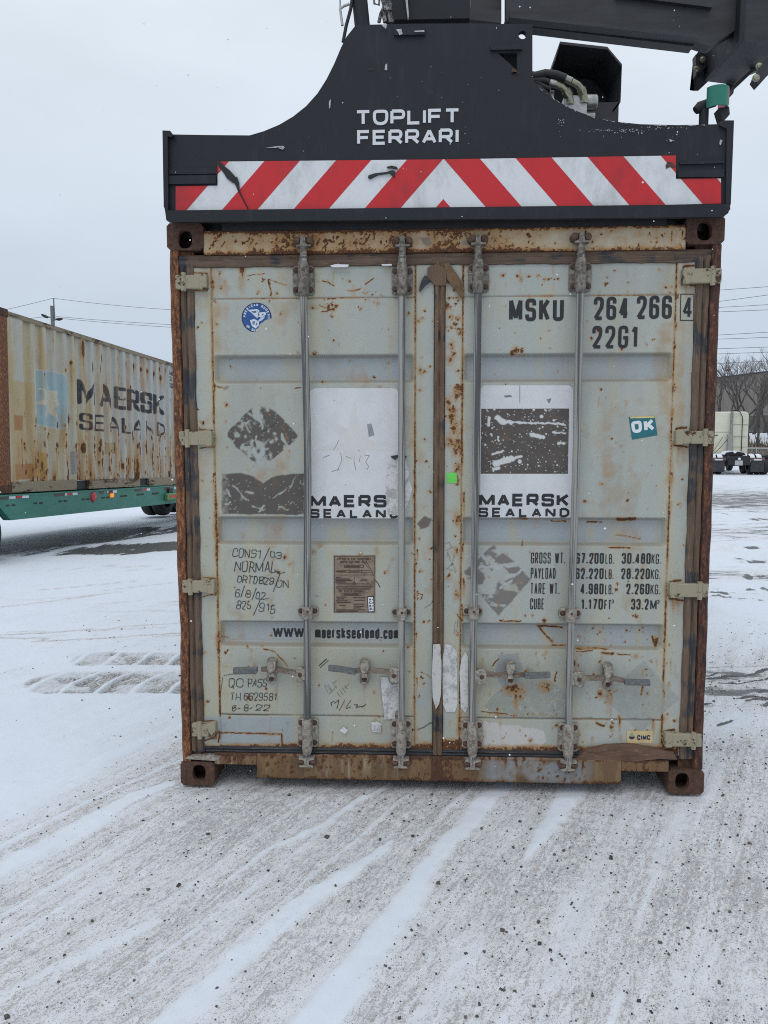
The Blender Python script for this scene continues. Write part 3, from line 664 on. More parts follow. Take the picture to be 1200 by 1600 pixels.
# ------------------------------------------------------------------ the big container seen end-on
W, HT, LEN = 1.219, 2.591, 6.058
BOX = thing('shipping_container', 'weathered pale grey shipping container seen square on, rusty framed double doors closed', 'shipping container', (0, 0, 0))
BANDS = ((2.013, 1.885), (1.280, 1.148), (0.792, 0.667))
FLATS = ((482, 642, 604, 812), (748, 898, 600, 811), (518, 590, 865, 961), (978, 1031, 646, 690), (976, 1023, 1140, 1164), (374, 427, 470, 521))
def dentmap(x, z, seed):
    px, py = PX(x, np.full(np.shape(x), 0.02), z); k = np.ones(np.shape(x))
    for a, b_, c, d in FLATS: k = k*(1-sstep(a-12, a-4, px)*sstep(b_+12, b_+4, px)*sstep(c-12, c-4, py)*sstep(d+12, d+4, py))
    return k*(0.004*(fbm(x*4, z*4, 3, seed)-0.5)+0.0015*(fbm(x*14, z*14, 3, seed+1)-0.5))
def ramp01(a, b_, v): return np.clip((v-a)/(b_-a), 0, 1)
def doorsurf(x, z):
    x = np.asarray(x, float); z = np.asarray(z, float); left = x < -0.005
    s0 = np.where(left, -1.030, 0.098); s1 = np.where(left, -0.114, 1.027); rec = np.zeros(x.shape)
    for zt, zb in BANDS: rec = np.maximum(rec, ramp01(zt, zt-0.013, z)*ramp01(zb, zb+0.020, z))
    side = ramp01(s0+0.004, s0+0.022, x)*ramp01(s1-0.004, s1-0.022, x); inner = ((x > s0) & (x < s1)).astype(float)
    return 0.020+0.004*inner+0.036*rec*side+np.where(left, dentmap(x, z, 100), dentmap(x, z, 200))
def conform(mb):                             # lay flat lettering and stickers onto the pressed door skin
    if not mb.v: return mb
    V = np.array(mb.v); s = doorsurf(V[:, 0], V[:, 2]); d = np.where(V[:, 1] > 0.03, 0.0535-V[:, 1], 0.0186-V[:, 1])
    fx, fy = PX(V[:, 0], np.full(len(V), 0.02), V[:, 2]); fl = np.zeros(len(V), bool)
    for a, b_, c, d_ in FLATS: fl |= (fx > a) & (fx < b_) & (fy > c-2) & (fy < d_)
    s = np.where(V[:, 1] > 0.03, s, np.where(fl, 0.024, np.minimum(s, 0.0252))); V[:, 1] = s-0.0005-np.clip(d, 0, None)*0.45; mb.v = [tuple(p) for p in V.tolist()]; return mb
class Paint:
    def __init__(s, x, y, z, seed=0):
        s.x, s.z = x, z; s.px, s.py = PX(x, y, z); n = len(x)
        s.col = np.zeros((n, 3)); s.rust = np.zeros(n); s.rng = np.random.default_rng(seed)
        s.fx = 3.4*(fbm(x*130, z*130, 2, 3)-0.5)*2; s.fy = 3.4*(fbm(x*130, z*130, 2, 4)-0.5)*2
        s.wx = s.px+5*(fbm(x*30, z*30, 3, 1)-0.5)*2; s.wy = s.py+5*(fbm(x*30, z*30, 3, 2)-0.5)*2
    def sel(s, x0, x1, y0, y1): return np.nonzero((s.px > x0) & (s.px < x1) & (s.py > y0) & (s.py < y1))[0]
    def mix(s, i, c, f):
        f = np.clip(f, 0, 1)[:, None]; s.col[i] = s.col[i]*(1-f)+np.array(c)*f
    def spot(s, cx, cy, r, amp=0.8, ry=None):
        ry = ry or r; i = s.sel(cx-5*r, cx+5*r, cy-5*ry, cy+5*ry)
        if len(i):
            wv = min(1.0, 0.5*r); g = ((s.px[i]-cx+wv*s.fx[i])/r)**2+((s.py[i]-cy+wv*s.fy[i])/ry)**2; s.rust[i] = np.maximum(s.rust[i], amp*(0.50*np.exp(-g/0.9)+0.46*np.exp(-g/5.5)))
    def run(s, cx, cy, w, L, amp=0.5):        # rust running down from a point
        i = s.sel(cx-3*w, cx+3*w, cy-4, cy+L*1.1)
        if len(i):
            t = (s.py[i]-cy)/L; a = np.where(t < 0, np.exp(-(t*L/3)**2), np.clip(1-t, 0, 1)**0.8)
            s.rust[i] = np.maximum(s.rust[i], amp*a*np.exp(-((s.px[i]-cx-0.06*(s.wx[i]-s.px[i])*6)/w)**2))
    def scratch(s, p, w, amp=0.8, wob=0.4):
        xs = [q[0] for q in p]; ys = [q[1] for q in p]; i = s.sel(min(xs)-4*w, max(xs)+4*w, min(ys)-4*w, max(ys)+4*w)
        for a, b in zip(p[:-1], p[1:]):
            d = segdist(s.px[i]+(s.wx[i]-s.px[i])*wob, s.py[i]+(s.wy[i]-s.py[i])*wob, a, b)
            s.rust[i] = np.maximum(s.rust[i], amp*np.exp(-(d/w)**2))
    def stroke(s, p, w, c, f=1.0, wob=0.3):
        xs = [q[0] for q in p]; ys = [q[1] for q in p]; i = s.sel(min(xs)-4*w-4, max(xs)+4*w+4, min(ys)-4*w-4, max(ys)+4*w+4)
        for a, b in zip(p[:-1], p[1:]):
            d = segdist(s.px[i]+(s.wx[i]-s.px[i])*wob, s.py[i]+(s.wy[i]-s.py[i])*wob, a, b); s.mix(i, c, f*sstep(w, w*0.4, d))
    def area(s, p, c, f=1.0, soft=1.0, wob=0.0, holes=None):
        xs = [q[0] for q in p]; ys = [q[1] for q in p]; i = s.sel(min(xs)-15, max(xs)+15, min(ys)-15, max(ys)+15)
        if not len(i): return
        d = polysd(s.px[i]+(s.wx[i]-s.px[i])*wob, s.py[i]+(s.wy[i]-s.py[i])*wob, p)
        m = sstep(soft, -soft, d)*f
        if holes is not None: m = m*holes(i)
        s.mix(i, c, m); s.rust[i] *= 1-np.clip(m, 0, 1)*0.85
    def speck(s, n, x0, x1, y0, y1, r=(0.7, 1.8), amp=(0.5, 0.95)):
        for _ in range(n):
            rr = s.rng.uniform(*r)*(1.0 if s.rng.random() < 0.85 else 1.9)
            s.spot(s.rng.uniform(x0, x1), s.rng.uniform(y0, y1), rr, s.rng.uniform(*amp), rr*s.rng.uniform(0.7, 1.6))
C0 = (0.385, 0.405, 0.362); CB = (0.340, 0.370, 0.388); CY = (0.41, 0.375, 0.255); BARE = (0.080, 0.066, 0.057)
def door_mesh(name, x0, x1, s0, s1, z0, z1, painter, seed):
    step = 0.0042
    xs = np.linspace(x0, x1, int((x1-x0)/step)); zs = np.linspace(z0, z1, int((z1-z0)/step))
    Xd, Zd = np.meshgrid(xs, zs); Xd = Xd.ravel(); Zd = Zd.ravel()
    rec = np.zeros(len(Xd)); tops = np.zeros(len(Xd)); bots = np.zeros(len(Xd))
    for zt, zb in BANDS:
        r = ramp01(zt, zt-0.013, Zd)*ramp01(zb, zb+0.020, Zd); rec = np.maximum(rec, r)
        tops = np.maximum(tops, np.exp(-((Zd-(zt-0.007))/0.007)**2)); bots = np.maximum(bots, np.exp(-((Zd-(zb+0.010))/0.010)**2))
    side = ramp01(s0+0.004, s0+0.022, Xd)*ramp01(s1-0.004, s1-0.022, Xd)
    inner = ((Xd > s0) & (Xd < s1)).astype(float)
    dent = dentmap(Xd, Zd, seed)
    groove = 0.003*np.exp(-((Zd-2.263)/0.004)**2)*inner+0.003*np.exp(-((Zd-0.342)/0.004)**2)*inner
    groove += 0.004*(np.exp(-((Xd-s0)/0.004)**2)+np.exp(-((Xd-s1)/0.004)**2))
    Yd = 0.020+0.004*inner+0.036*rec*side+groove+dent
    p = Paint(Xd, Yd, Zd, seed)
    big = fbm(Xd*2.2, Zd*2.2, 4, seed+3); med = fbm(Xd*9, Zd*5, 4, seed+4); stv = fbm(Xd*26, Zd*1.6, 4, seed+5)
    p.col[:] = np.array(C0)*(1+0.10*(big-0.5)+0.10*(med-0.5)+0.10*(stv-0.5))[:, None]
    p.col *= (np.array([1.0, 1.0, 1.0])[None]*(1-sstep(0, 1, big)[:, None]*0))
    p.mix(slice(None), CB, 0.75*rec*side+0.30*sstep(0.45, 0.7, big))
    p.mix(slice(None), CY, 0.55*sstep(0.46, 0.70, med)*sstep(0.38, 0.62, stv))
    p.mix(slice(None), CY, 0.45*sstep(0.9, 0.3, Zd)*sstep(0.35, 0.65, fbm(Xd*3.5, Zd*2.2, 4, seed+12)))
    p.mix(slice(None), (0.27, 0.275, 0.25), 0.35*sstep(0.54, 0.72, fbm(Xd*5+3, Zd*1.3, 5, seed+13)))
    p.rust = np.maximum(p.rust, 0.20*sstep(0.60, 0.78, fbm(Xd*7, Zd*2.2, 4, seed+14)))
    # grime on the lower ledge of each band, painted shade on the upper slope, yellow seam bleed
    p.mix(slice(None), (0.24, 0.215, 0.165), 0.75*bots*side*sstep(0.2, 0.6, fbm(Xd*8, Zd*20, 4, seed+7)+0.2))
    p.mix(slice(None), (0.25, 0.25, 0.235), 0.75*tops*side)  # shade of the down-facing upper slope, painted into the colour
    for s_, sg in ((s0, 1), (s1, -1)):
        d = np.abs(Xd-s_); p.mix(slice(None), (0.43, 0.39, 0.27), 0.60*np.exp(-(d/0.035)**2)*sstep(0.25, 0.7, fbm(Xd*7, Zd*3.5, 4, seed+8)+0.1))
        p.rust = np.maximum(p.rust, np.exp(-(d/0.0055)**2)*(0.34+0.46*fbm(Xd*2, Zd*9, 3, seed+9))); p.rust = np.maximum(p.rust, np.exp(-(d/0.016)**2)*0.5*sstep(0.45, 0.75, fbm(Xd*3, Zd*6, 4, seed+15)))
    for zl in (2.263, 0.342):
        d = np.abs(Zd-zl)*(1); p.mix(slice(None), (0.16, 0.145, 0.12), 0.8*np.exp(-(d/0.0035)**2)*inner)
        p.rust = np.maximum(p.rust, 0.5*np.exp(-(d/0.004)**2)*inner*sstep(0.45, 0.65, fbm(Xd*7, Zd*7, 3, seed+10)))
    painter(p)
    n = len(xs); m = len(zs); ii = np.arange(n*m).reshape(m, n)
    q = np.stack([ii[:-1, :-1], ii[:-1, 1:], ii[1:, 1:], ii[1:, :-1]], -1).reshape(-1, 4)
    ring = np.concatenate([ii[0, :], ii[1:, -1], ii[-1, -2::-1], ii[-2:0:-1, 0]])
    bV = np.stack([Xd[ring], np.full(len(ring), 0.075), Zd[ring]], 1); nb = len(Xd)
    k = np.arange(len(ring)); k2 = (k+1) % len(ring)
    q2 = np.stack([ring[k], nb+k, nb+k2, ring[k2]], 1)
    V = np.concatenate([np.stack([Xd, Yd, Zd], 1), bV])
    col = np.concatenate([p.col, p.col[ring]]); rust = np.concatenate([p.rust, p.rust[ring]])
    o = fastmesh(name, V, np.concatenate([q, q2]), M['paint'], {'Col': np.clip(col, 0, 1), 'rust': np.clip(rust, 0, 1)}, BOX)
    return o
def chip_holes(seed, f=0.05, t0=0.60, t1=0.66):
    pass
def placard_mask(p, seed, keep=0.5, fx=0.11, fy=0.05):
    """ragged remains of a torn-off placard: flecks and long scrapes showing paint"""
    def h(i):
        a = fbm(p.px[i]*0.16+seed, p.py[i]*0.16, 4, seed); b_ = fbm((p.px[i]+p.py[i]*0.8)*0.13, (p.px[i]-p.py[i])*0.03, 3, seed+3); c_ = fbm(p.px[i]*0.7, p.py[i]*0.7, 2, seed+5)
        return sstep(0.80, 0.76, fbm(p.px[i]*0.42+seed, p.py[i]*0.42, 3, seed+9))*sstep(0.86, 0.81, a)*sstep(0.87, 0.82, b_)
    return h
def paint_left(p):
    r = p.rng
    # torn-off diamond placard and the torn oblong below it
    pb = (0.36, 0.395, 0.375)
    D = [(352, 679), (372, 657), (390, 640), (402, 634), (408, 626), (420, 634), (440, 652), (466, 682), (447, 700), (432, 712), (420, 722), (409, 735), (398, 722), (378, 706)]
    h1 = placard_mask(p, 11)
    def hd(i): return h1(i)*sstep(0.0, 0.12, fbm(p.px[i]*.1, p.py[i]*.1, 4, 3)-0.30-0.25*np.exp(-((p.py[i]-628)/14)**2)-0.2*np.exp(-((p.py[i]-728)/12)**2))
    p.area(D, BARE, 0.97, 0.8, 0.5, hd)
    for a, b_, w in (((400, 642), (411, 668), 2.6), ((384, 664), (392, 678), 1.5), ((401, 682), (403, 695), 1.8), ((398, 700), (408, 728), 5.5), ((412, 702), (402, 722), 4), ((440, 680), (450, 698), 2.4), ((388, 645), (400, 655), 2.5)):
        p.stroke([a, b_], w, pb, 0.95, 0.8)
    p.stroke([(410, 675), (432, 661)], 1.2, (0.035, 0.03, 0.028), 0.9)
    D2 = [(346, 740), (378, 740), (398, 745), (411, 755), (424, 746), (448, 741), (475, 740), (475, 804), (346, 803)]
    h2 = placard_mask(p, 23)
    p.area(D2, BARE, 0.97, 0.8, 0.35, lambda i: h2(i)*sstep(340, 372, p.px[i]+25*fbm(p.px[i]*.2, p.py[i]*.2, 3, 8)-2))
    for a, b_, w in (((362, 758), (386, 780), 1.7), ((396, 790), (412, 798), 1.6), ((430, 775), (446, 768), 1.3), ((384, 768), (396, 769), 1.8), ((352, 790), (360, 784), 1.6), ((436, 793), (446, 794), 2), ((405, 800), (412, 792), 2), ((352, 764), (360, 775), 1.6), ((460, 752), (452, 763), 1.4)):
        p.stroke([a, b_], w, pb, 0.95, 0.8)
    # smooth grey repaint low on the left, pale triangle and faint label ghosts
    p.area([(300, 1120), (462, 1120), (462, 1163), (346, 1163), (318, 1152), (300, 1152)], (0.31, 0.35, 0.375), 0.85, 2)
    p.area([(386, 563), (428, 565), (406, 590)], (0.30, 0.34, 0.36), 0.6, 1.2)
    p.area([(648, 1078), (668, 1078), (668, 1108), (648, 1108)], (0.33, 0.355, 0.345), 0.8, 0.8)
    p.area([(498, 600), (640, 600), (640, 820), (498, 820)], (0.43, 0.46, 0.455), 0.2, 6)
    # bare metal and rust along the bottom edge
    i = p.sel(290, 690, 1140, 1180); p.rust[i] = np.maximum(p.rust[i], 0.62*sstep(1155, 1168, p.py[i]+8*(fbm(p.x[i]*16, p.z[i]*16, 3, 6)-0.5)))
    p.scratch([(344, 1144), (380, 1145), (410, 1147), (440, 1147)], 2.0, 0.62); p.scratch([(343, 1142), (342, 1160)], 2.0, 0.7); p.scratch([(440, 1147), (441, 1164)], 2, 0.75)
    p.stroke([(345, 1116), (645, 1119)], 1.2, (0.12, 0.10, 0.085), 0.7)
    # rust runs and knocks near the top
    p.run(378, 418, 7, 56, 0.60); p.run(380, 420, 2.2, 34, 0.78); p.run(342, 424, 2.5, 40, 0.45); p.run(333, 440, 3, 25, 0.5); p.run(352, 440, 3, 22, 0.4)
    for c in ((343, 427), (332, 449), (403, 456), (411, 437), (398, 481), (339, 506), (546, 439), (563, 482), (489, 481), (309, 513), (308, 640), (353, 633), (336, 470), (491, 552), (466, 551), (660, 497), (653, 502), (676, 501), (655, 1089), (663, 1068), (318, 1100), (325, 1096), (352, 1020), (356, 1017), (434, 893), (453, 882), (427, 875), (500, 853), (563, 866), (645, 866), (651, 880), (660, 892), (490, 862)):
        p.spot(*c, r.uniform(1.3, 2.6), r.uniform(0.6, 0.9))
    for q in (((386, 430), (412, 428)), ((424, 445), (420, 436), (447, 445)), ((420, 436), (424, 462)), ((504, 438), (522, 447)), ((543, 453), (556, 454), (564, 450)), ((571, 444), (585, 434)), ((503, 488), (520, 483)), ((511, 468), (524, 467)), ((500, 477), (511, 482)), ((336, 603), (356, 606)), ((462, 606), (470, 606)), ((347, 994), (358, 996)), ((412, 1015), (428, 1017), (450, 1040)), ((655, 927), (660, 929), (657, 937)), ((658, 1050), (672, 1058)), ((335, 630), (334, 660))):
        p.scratch(q, 1.2, r.uniform(0.6, 0.8))
    for a in ((513, 478), (519, 476), (525, 479), (521, 483), (514, 484), (518, 493)): p.spot(*a, 2.2, 0.95)
    p.speck(34, 332, 640, 425, 600, (0.5, 1.2)); p.speck(26, 335, 470, 605, 740, (0.5, 1.1), (0.4, 0.8)); p.speck(50, 340, 650, 856, 1165, (0.5, 1.3)); p.speck(30, 648, 678, 440, 1165, (0.7, 1.8)); p.speck(34, 568, 600, 455, 474, (0.5, 1.2), (0.4, 0.8)); p.speck(20, 300, 330, 455, 1120, (0.5, 1.3))
    for y in (700, 735, 760, 772, 860, 875, 890, 925, 990, 1060, 1090): p.run(649+r.uniform(-2, 3), y, 2.2, r.uniform(14, 34), 0.62)
    for y in (440, 520, 600, 690, 740): p.run(329+y*0.008+r.uniform(-1, 2), y, 2.4, r.uniform(30, 60), 0.6)
    for c, L in (((408, 1053), 18), ((432, 1070), 50), ((569, 1070), 55), ((540, 1100), 30), ((450, 1130), 30)): p.run(*c, 3.2, L, 0.26)
    for k in range(46):
        p.run(r.uniform(335, 675), r.choice([419, 466, 602, 856, 1016, 1120])+r.uniform(-2, 30), r.uniform(1.5, 4), r.uniform(12, 46), r.uniform(.16, .36))
    p.area([(455, 1060), (472, 1060), (474, 1160), (456, 1160)], (0.43, 0.38, 0.26), 0.4, 4)
    p.stroke([(663, 950), (671, 945), (678, 938)], 1.0, (0.05, 0.05, 0.05), 0.8); p.stroke([(653, 1140), (662, 1137), (672, 1130), (677, 1129)], 1.6, (0.09, 0.085, 0.08), 0.9)
    # torn glue patch
    p.area([(652, 818), (664, 806), (674, 812), (669, 823), (656, 826)], (0.12, 0.095, 0.08), 0.95, 1, 0.6)
    p.area([(350, 603), (357, 601), (356, 609), (349, 609)], (0.2, 0.17, 0.15), 0.8, 1, 0.5)
    # rust scabs on left frame bottom and around hinges
    for hy, hx in ((440, 322), (685, 330), (917, 334), (1141, 336)): 
        p.scratch([(hx-20, hy-15), (hx+2, hy-13), (hx+2, hy+13), (hx-18, hy+15)], 1.6, 0.66)
    i = p.sel(300, 326, 700, 1120); p.mix(i, CY, 0.55*sstep(0.4, 0.7, fbm(p.x[i]*20, p.z[i]*3, 3, 9)))
def paint_right(p):
    r = p.rng
    # grey-brown diamond with paint showing through; ghosts of two more diamonds lower down
    D = [(771, 851), (800, 873), (830, 905), (779, 963), (752, 930), (724, 894), (748, 872)]
    h1 = placard_mask(p, 41)
    p.area(D, (0.165, 0.150, 0.137), 0.95, 1.0, 0.4, lambda i: sstep(0.60, 0.50, fbm(p.px[i]*0.055, p.py[i]*0.11, 4, 42)+0.12*np.exp(-((p.py[i]-905)/25)**2-((p.px[i]-785)/30)**2)-0.16*(p.py[i] > 928)-0.02))
    for a, b_ in (((748, 886), (800, 886)), ((760, 880), (752, 868)), ((735, 905), (756, 920)), ((790, 905), (818, 890)), ((782, 918), (800, 908))): p.stroke([a, b_], 3.2, (0.42, 0.43, 0.425), 0.9, 1.0)
    def gh(i): return 0.55+0.6*(fbm(p.px[i]*.15, p.py[i]*.15, 4, 19)-0.3)
    p.area([(824, 1041), (888, 1082), (888, 1122), (780, 1121), (756, 1104), (770, 1086)], (0.235, 0.265, 0.245), 0.95, 1.0, 0.2, gh)
    p.area([(1006, 1032), (1062, 1092), (1000, 1146), (940, 1088)], (0.265, 0.285, 0.262), 0.9, 1.0, 0.05, gh)
    p.area([(776, 1024), (808, 1022), (816, 1040), (812, 1066), (786, 1074), (776, 1056)], (0.265, 0.29, 0.30), 0.85, 1.5, 0.6)
    for _ in range(46):
        a, b_ = r.choice([(r.uniform(860, 888), r.uniform(1075, 1118)), (r.uniform(975, 1030), r.uniform(1060, 1125)), (r.uniform(800, 860), r.uniform(1085, 1118))])
        p.stroke([(a, b_), (a+r.uniform(-2, 4), b_+r.uniform(-3, 7))], r.uniform(0.9, 1.8), (0.40, 0.41, 0.40), 0.7)
    p.area([(1046, 1122), (1050, 1120), (1053, 1126), (1050, 1130), (1051, 1137), (1047, 1137), (1048, 1130)], (0.48, 0.43, 0.34), 0.9, 0.8)
    p.area([(918, 1140), (955, 1140), (955, 1160), (918, 1160)], (0.42, 0.43, 0.425), 0.6, 1.5, 0.6)
    # white glue field beside the third rod
    p.area([(754, 1127), (776, 1130), (806, 1134), (830, 1138), (850, 1142), (853, 1160), (840, 1168), (812, 1165), (786, 1167), (757, 1166)], (0.52, 0.50, 0.48), 0.95, 1, 0.7)
    # rust flowers on the left stile
    for c, rr in (((712, 620), 4), ((700, 628), 4.5), ((706, 650), 6), ((710, 668), 7), ((704, 690), 5), ((712, 705), 5), ((708, 640), 5), ((716, 730), 5), ((702, 640), 3), ((699, 478), 4.5), ((706, 540), 4), ((719, 520), 3.5), ((702, 563), 3.6), ((708, 553), 3), ((715, 812), 5), ((714, 860), 3.5), ((714, 928), 4), ((701, 900), 3), ((703, 480), 3)): p.spot(*c, rr, 0.62, rr*1.7)
    for c in ((700, 441), (709, 453), (704, 495), (717, 498), (711, 506), (717, 514), (702, 466), (713, 466), (705, 512)): p.spot(*c, 2.2, 0.9)
    i = p.sel(694, 724, 600, 760); p.rust[i] = np.maximum(p.rust[i], 0.50*sstep(0.44, 0.70, fbm(p.x[i]*26, p.z[i]*13, 5, 66)+0.12*np.exp(-((p.py[i]-660)/60)**2)))
    i = p.sel(690, 730, 1140, 1178); p.rust[i] = np.maximum(p.rust[i], 0.6*sstep(1148, 1160, p.py[i]))
    for y in (430, 600, 770, 850, 905, 945): p.run(723+r.uniform(-2, 2), y, 2.6, r.uniform(30, 70), 0.66)
    for y in (460, 505, 540, 600, 640, 690, 740, 800, 960, 990, 1040, 1080): p.run(1057-(y-470)*0.033+r.uniform(-2, 2), y, 2.4, r.uniform(14, 50), 0.6)
    # explicit knocks
    for c in ((786, 430), (808, 431), (814, 436), (826, 432), (842, 431), (851, 436), (858, 436), (862, 435), (867, 436), (872, 436), (948, 433), (960, 423), (947, 444), (935, 502), (943, 482), (981, 456), (1040, 450), (1049, 449), (1046, 457), (937, 457), (981, 530), (973, 544), (1021, 531), (936, 516), (982, 770), (980, 783), (940, 755), (914, 783), (970, 697), (974, 706), (938, 608), (790, 601), (1056, 605), (962, 922), (965, 912), (995, 962), (990, 963), (850, 971), (898, 971), (820, 962), (832, 962)): p.spot(*c, r.uniform(1.1, 2.4), r.uniform(0.65, 0.95))
    for c in ((801, 551), (815, 548), (806, 548)): p.spot(*c, 3.0, 0.95)
    for q, w_ in ((((840, 976), (862, 1003)), 2.6), (((842, 977), (878, 981)), 1.8), (((1020, 996), (1024, 1010), (1028, 998)), 2.6), (((862, 1009), (884, 1008)), 1.8), (((900, 1012), (950, 1014)), 2.2), (((900, 1017), (925, 1017)), 1.6), (((964, 811), (992, 811)), 3.0), (((800, 809), (824, 810)), 2.4), (((918, 815), (940, 816)), 1.4), (((860, 814), (884, 815)), 1.2), (((962, 835), (1000, 842)), 0.9), (((950, 855), (985, 857)), 1.8), (((940, 1020), (958, 1022)), 3.0), (((965, 1022), (985, 1023)), 1.6), (((780, 970), (815, 971)), 1.4), (((870, 1050), (868, 1065)), 1.8), (((1005, 1072), (1002, 1086)), 2.4), (((932, 1130), (944, 1135)), 2.0), (((770, 1040), (778, 1030)), 1.2), (((752, 1112), (790, 1115)), 1.4), (((815, 853), (816, 846)), 2), (((715, 960), (722, 970)), 1)): p.scratch(q, w_, r.uniform(0.62, 0.82))
    # crazed rust where a latch plate rubs
    i = p.sel(780, 830, 1062, 1098); p.rust[i] = np.maximum(p.rust[i], 0.62*np.exp(-((p.px[i]-803)/20)**2-((p.py[i]-1076)/10)**2)*(0.5+fbm(p.px[i]*.3, p.py[i]*.3, 3, 4)))
    i = p.sel(836, 870, 1052, 1092); p.rust[i] = np.maximum(p.rust[i], 0.55*np.exp(-((p.px[i]-852)/12)**2-((p.py[i]-1072)/12)**2)*(0.5+fbm(p.px[i]*.3, p.py[i]*.3, 3, 5)))
    i = p.sel(925, 960, 1070, 1100); p.rust[i] = np.maximum(p.rust[i], 0.62*np.exp(-((p.px[i]-938)/6)**2-((p.py[i]-1083)/7)**2))
    p.run(950, 1075, 6, 50, 0.5); p.run(806, 1085, 4, 40, 0.6); p.run(955, 1085, 3, 60, 0.4); p.run(968, 1120, 3, 40, 0.62); p.run(1020, 1125, 3, 34, 0.6)
    p.speck(60, 744, 890, 1015, 1165, (0.5, 1.3)); p.speck(70, 895, 1050, 1015, 1165, (0.5, 1.4)); p.speck(40, 744, 1050, 856, 970, (0.5, 1.1)); p.speck(30, 900, 1050, 605, 800, (0.4, 1.0), (0.4, 0.7)); p.speck(30, 730, 1050, 415, 600, (0.5, 1.1)); p.speck(40, 694, 722, 440, 1000, (0.6, 1.6)); p.speck(24, 1045, 1085, 560, 1160, (0.5, 1.3)); p.speck(40, 900, 1040, 980, 1015, (0.5, 1.2))
    for k in range(60):
        p.run(r.uniform(700, 1080), r.choice([414, 463, 600, 855, 1018, 1018, 1124])+r.uniform(-2, 30), r.uniform(1.5, 4), r.uniform(12, 50), r.uniform(.16, .38))
    for x in range(760, 880, 8): p.spot(x+r.uniform(-3, 3), 1117+r.uniform(-2, 2), r.uniform(0.8, 1.6), 0.7)
    for hy, hx in ((430, 1070), (683, 1058), (923, 1050), (1157, 1040)):
        p.scratch([(hx+14, hy-16), (hx-2, hy-14), (hx-3, hy+13), (hx+16, hy+16)], 2.2, 0.78); p.run(hx+2, hy+14, 4, 40, 0.45); p.run(hx+10, hy+16, 6, 30, 0.45)
    i = p.sel(692, 1060, 1140, 1180); p.rust[i] = np.maximum(p.rust[i], 0.6*sstep(1158, 1170, p.py[i]+8*(fbm(p.x[i]*16, p.z[i]*16, 3, 6)-0.5)))
    p.stroke([(745, 1121), (1036, 1124)], 1.2, (0.12, 0.10, 0.085), 0.7)
    for q in (((695, 850), (702, 848), (706, 856), (698, 860)), ((698, 872), (699, 862), (706, 884), (710, 868)), ((697, 890), (708, 880), (712, 895), (700, 888)), ((712, 972), (710, 990)), ((716, 970), (713, 988))): p.stroke(list(q), 0.9, (0.10, 0.09, 0.08), 0.7)
DZ0, DZ1 = 0.178, 2.402
doorL = door_mesh('door', -1.122, -0.030, -1.030, -0.114, DZ0, DZ1, paint_left, 100)
doorR = door_mesh('door', 0.020, 1.112, 0.098, 1.027, DZ0, DZ1, paint_right, 200)
doorL['label'] = 'left door with torn dark placard remains and marker writing'; doorR['label'] = 'right door with painted weights and green paper square'
# frame: castings, posts, header, sill
def casting(cxp, cyp, xc, z0, z1, y0, sgn):
    mb = MB(); x0, x1 = xc-0.081, xc+0.081; hx, hz = F(cxp, cyp, 0.0) if y0 == 0 else (xc, (z0+z1)/2)
    hole = ell(hx, hz, 0.0315, 0.0395, 24, 2.6)
    outer = []
    c = 0.014
    rect = [(x0+c, z0), (x1-c, z0), (x1, z0+c), (x1, z1-c), (x1-c, z1), (x0+c, z1), (x0, z1-c), (x0, z0+c)]
    def onrect(a):
        dx, dz = math.cos(a), math.sin(a); best = 9
        for i in range(8):
            p_, q_ = rect[i], rect[(i+1) % 8]; ex, ez = q_[0]-p_[0], q_[1]-p_[1]; den = dx*ez-dz*ex
            if abs(den) < 1e-9: continue
            t_ = ((p_[0]-hx)*ez-(p_[1]-hz)*ex)/den; s_ = ((p_[0]-hx)*dz-(p_[1]-hz)*dx)/den
            if t_ > 0 and -1e-6 <= s_ <= 1+1e-6: best = min(best, t_)
        return (hx+dx*best, hz+dz*best)
    n = 48; angs = sorted(set([round(2*math.pi*k/n, 6) for k in range(n)]+[round(math.atan2(p_[1]-hz, p_[0]-hx) % (2*math.pi), 6) for p_ in rect]))
    H = []; O = []
    for a in angs:
        cs, sn = math.cos(a), math.sin(a)
        k_ = ((abs(cs)/0.0315)**2.6+(abs(sn)/0.0395)**2.6)**(-1/2.6)
        H.append((hx+cs*k_, hz+sn*k_)); O.append(onrect(a))
    m = len(angs); ys = y0; yb = y0+sgn*0.03; ye = y0+sgn*0.178
    V = [(x, ys, z) for x, z in H]+[(x, ys, z) for x, z in O]+[(x, yb, z) for x, z in H]+[(x, ye, z) for x, z in O]
    Fc = []
    for i in range(m):
        j = (i+1) % m
        Fc += [[i, m+i, m+j, j], [i, j, 2*m+j, 2*m+i], [m+i, 3*m+i, 3*m+j, m+j]]
    Fc.append([3*m+i for i in range(m)])
    # dark hollow behind the hole
    mb.add(V, Fc)
    bx = MB(); e_ = 0.05
    V2 = [(hx-e_, yb, hz-e_*.96), (hx+e_, yb, hz-e_*.96), (hx+e_, yb, hz+e_*.96), (hx-e_, yb, hz+e_*.96), (hx-e_, yb+sgn*0.1, hz-e_*.96), (hx+e_, yb+sgn*0.1, hz-e_*.96), (hx+e_, yb+sgn*0.1, hz+e_*.96), (hx-e_, yb+sgn*0.1, hz+e_*.96)]
    mb.add(V2, [[0, 1, 5, 4], [1, 2, 6, 5], [2, 3, 7, 6], [3, 0, 4, 7], [4, 5, 6, 7]])
    o = mb.build('corner_casting', M['casting'], BOX); autosmooth(o, 35); return o
casting(289, 374, -1.138, HT-0.118, HT, 0, 1); casting(1101, 361, 1.138, HT-0.118, HT, 0, 1)
casting(311, 1208, -1.138, 0.002, 0.118, 0, 1); casting(1066, 1221, 1.138, 0.002, 0.118, 0, 1)
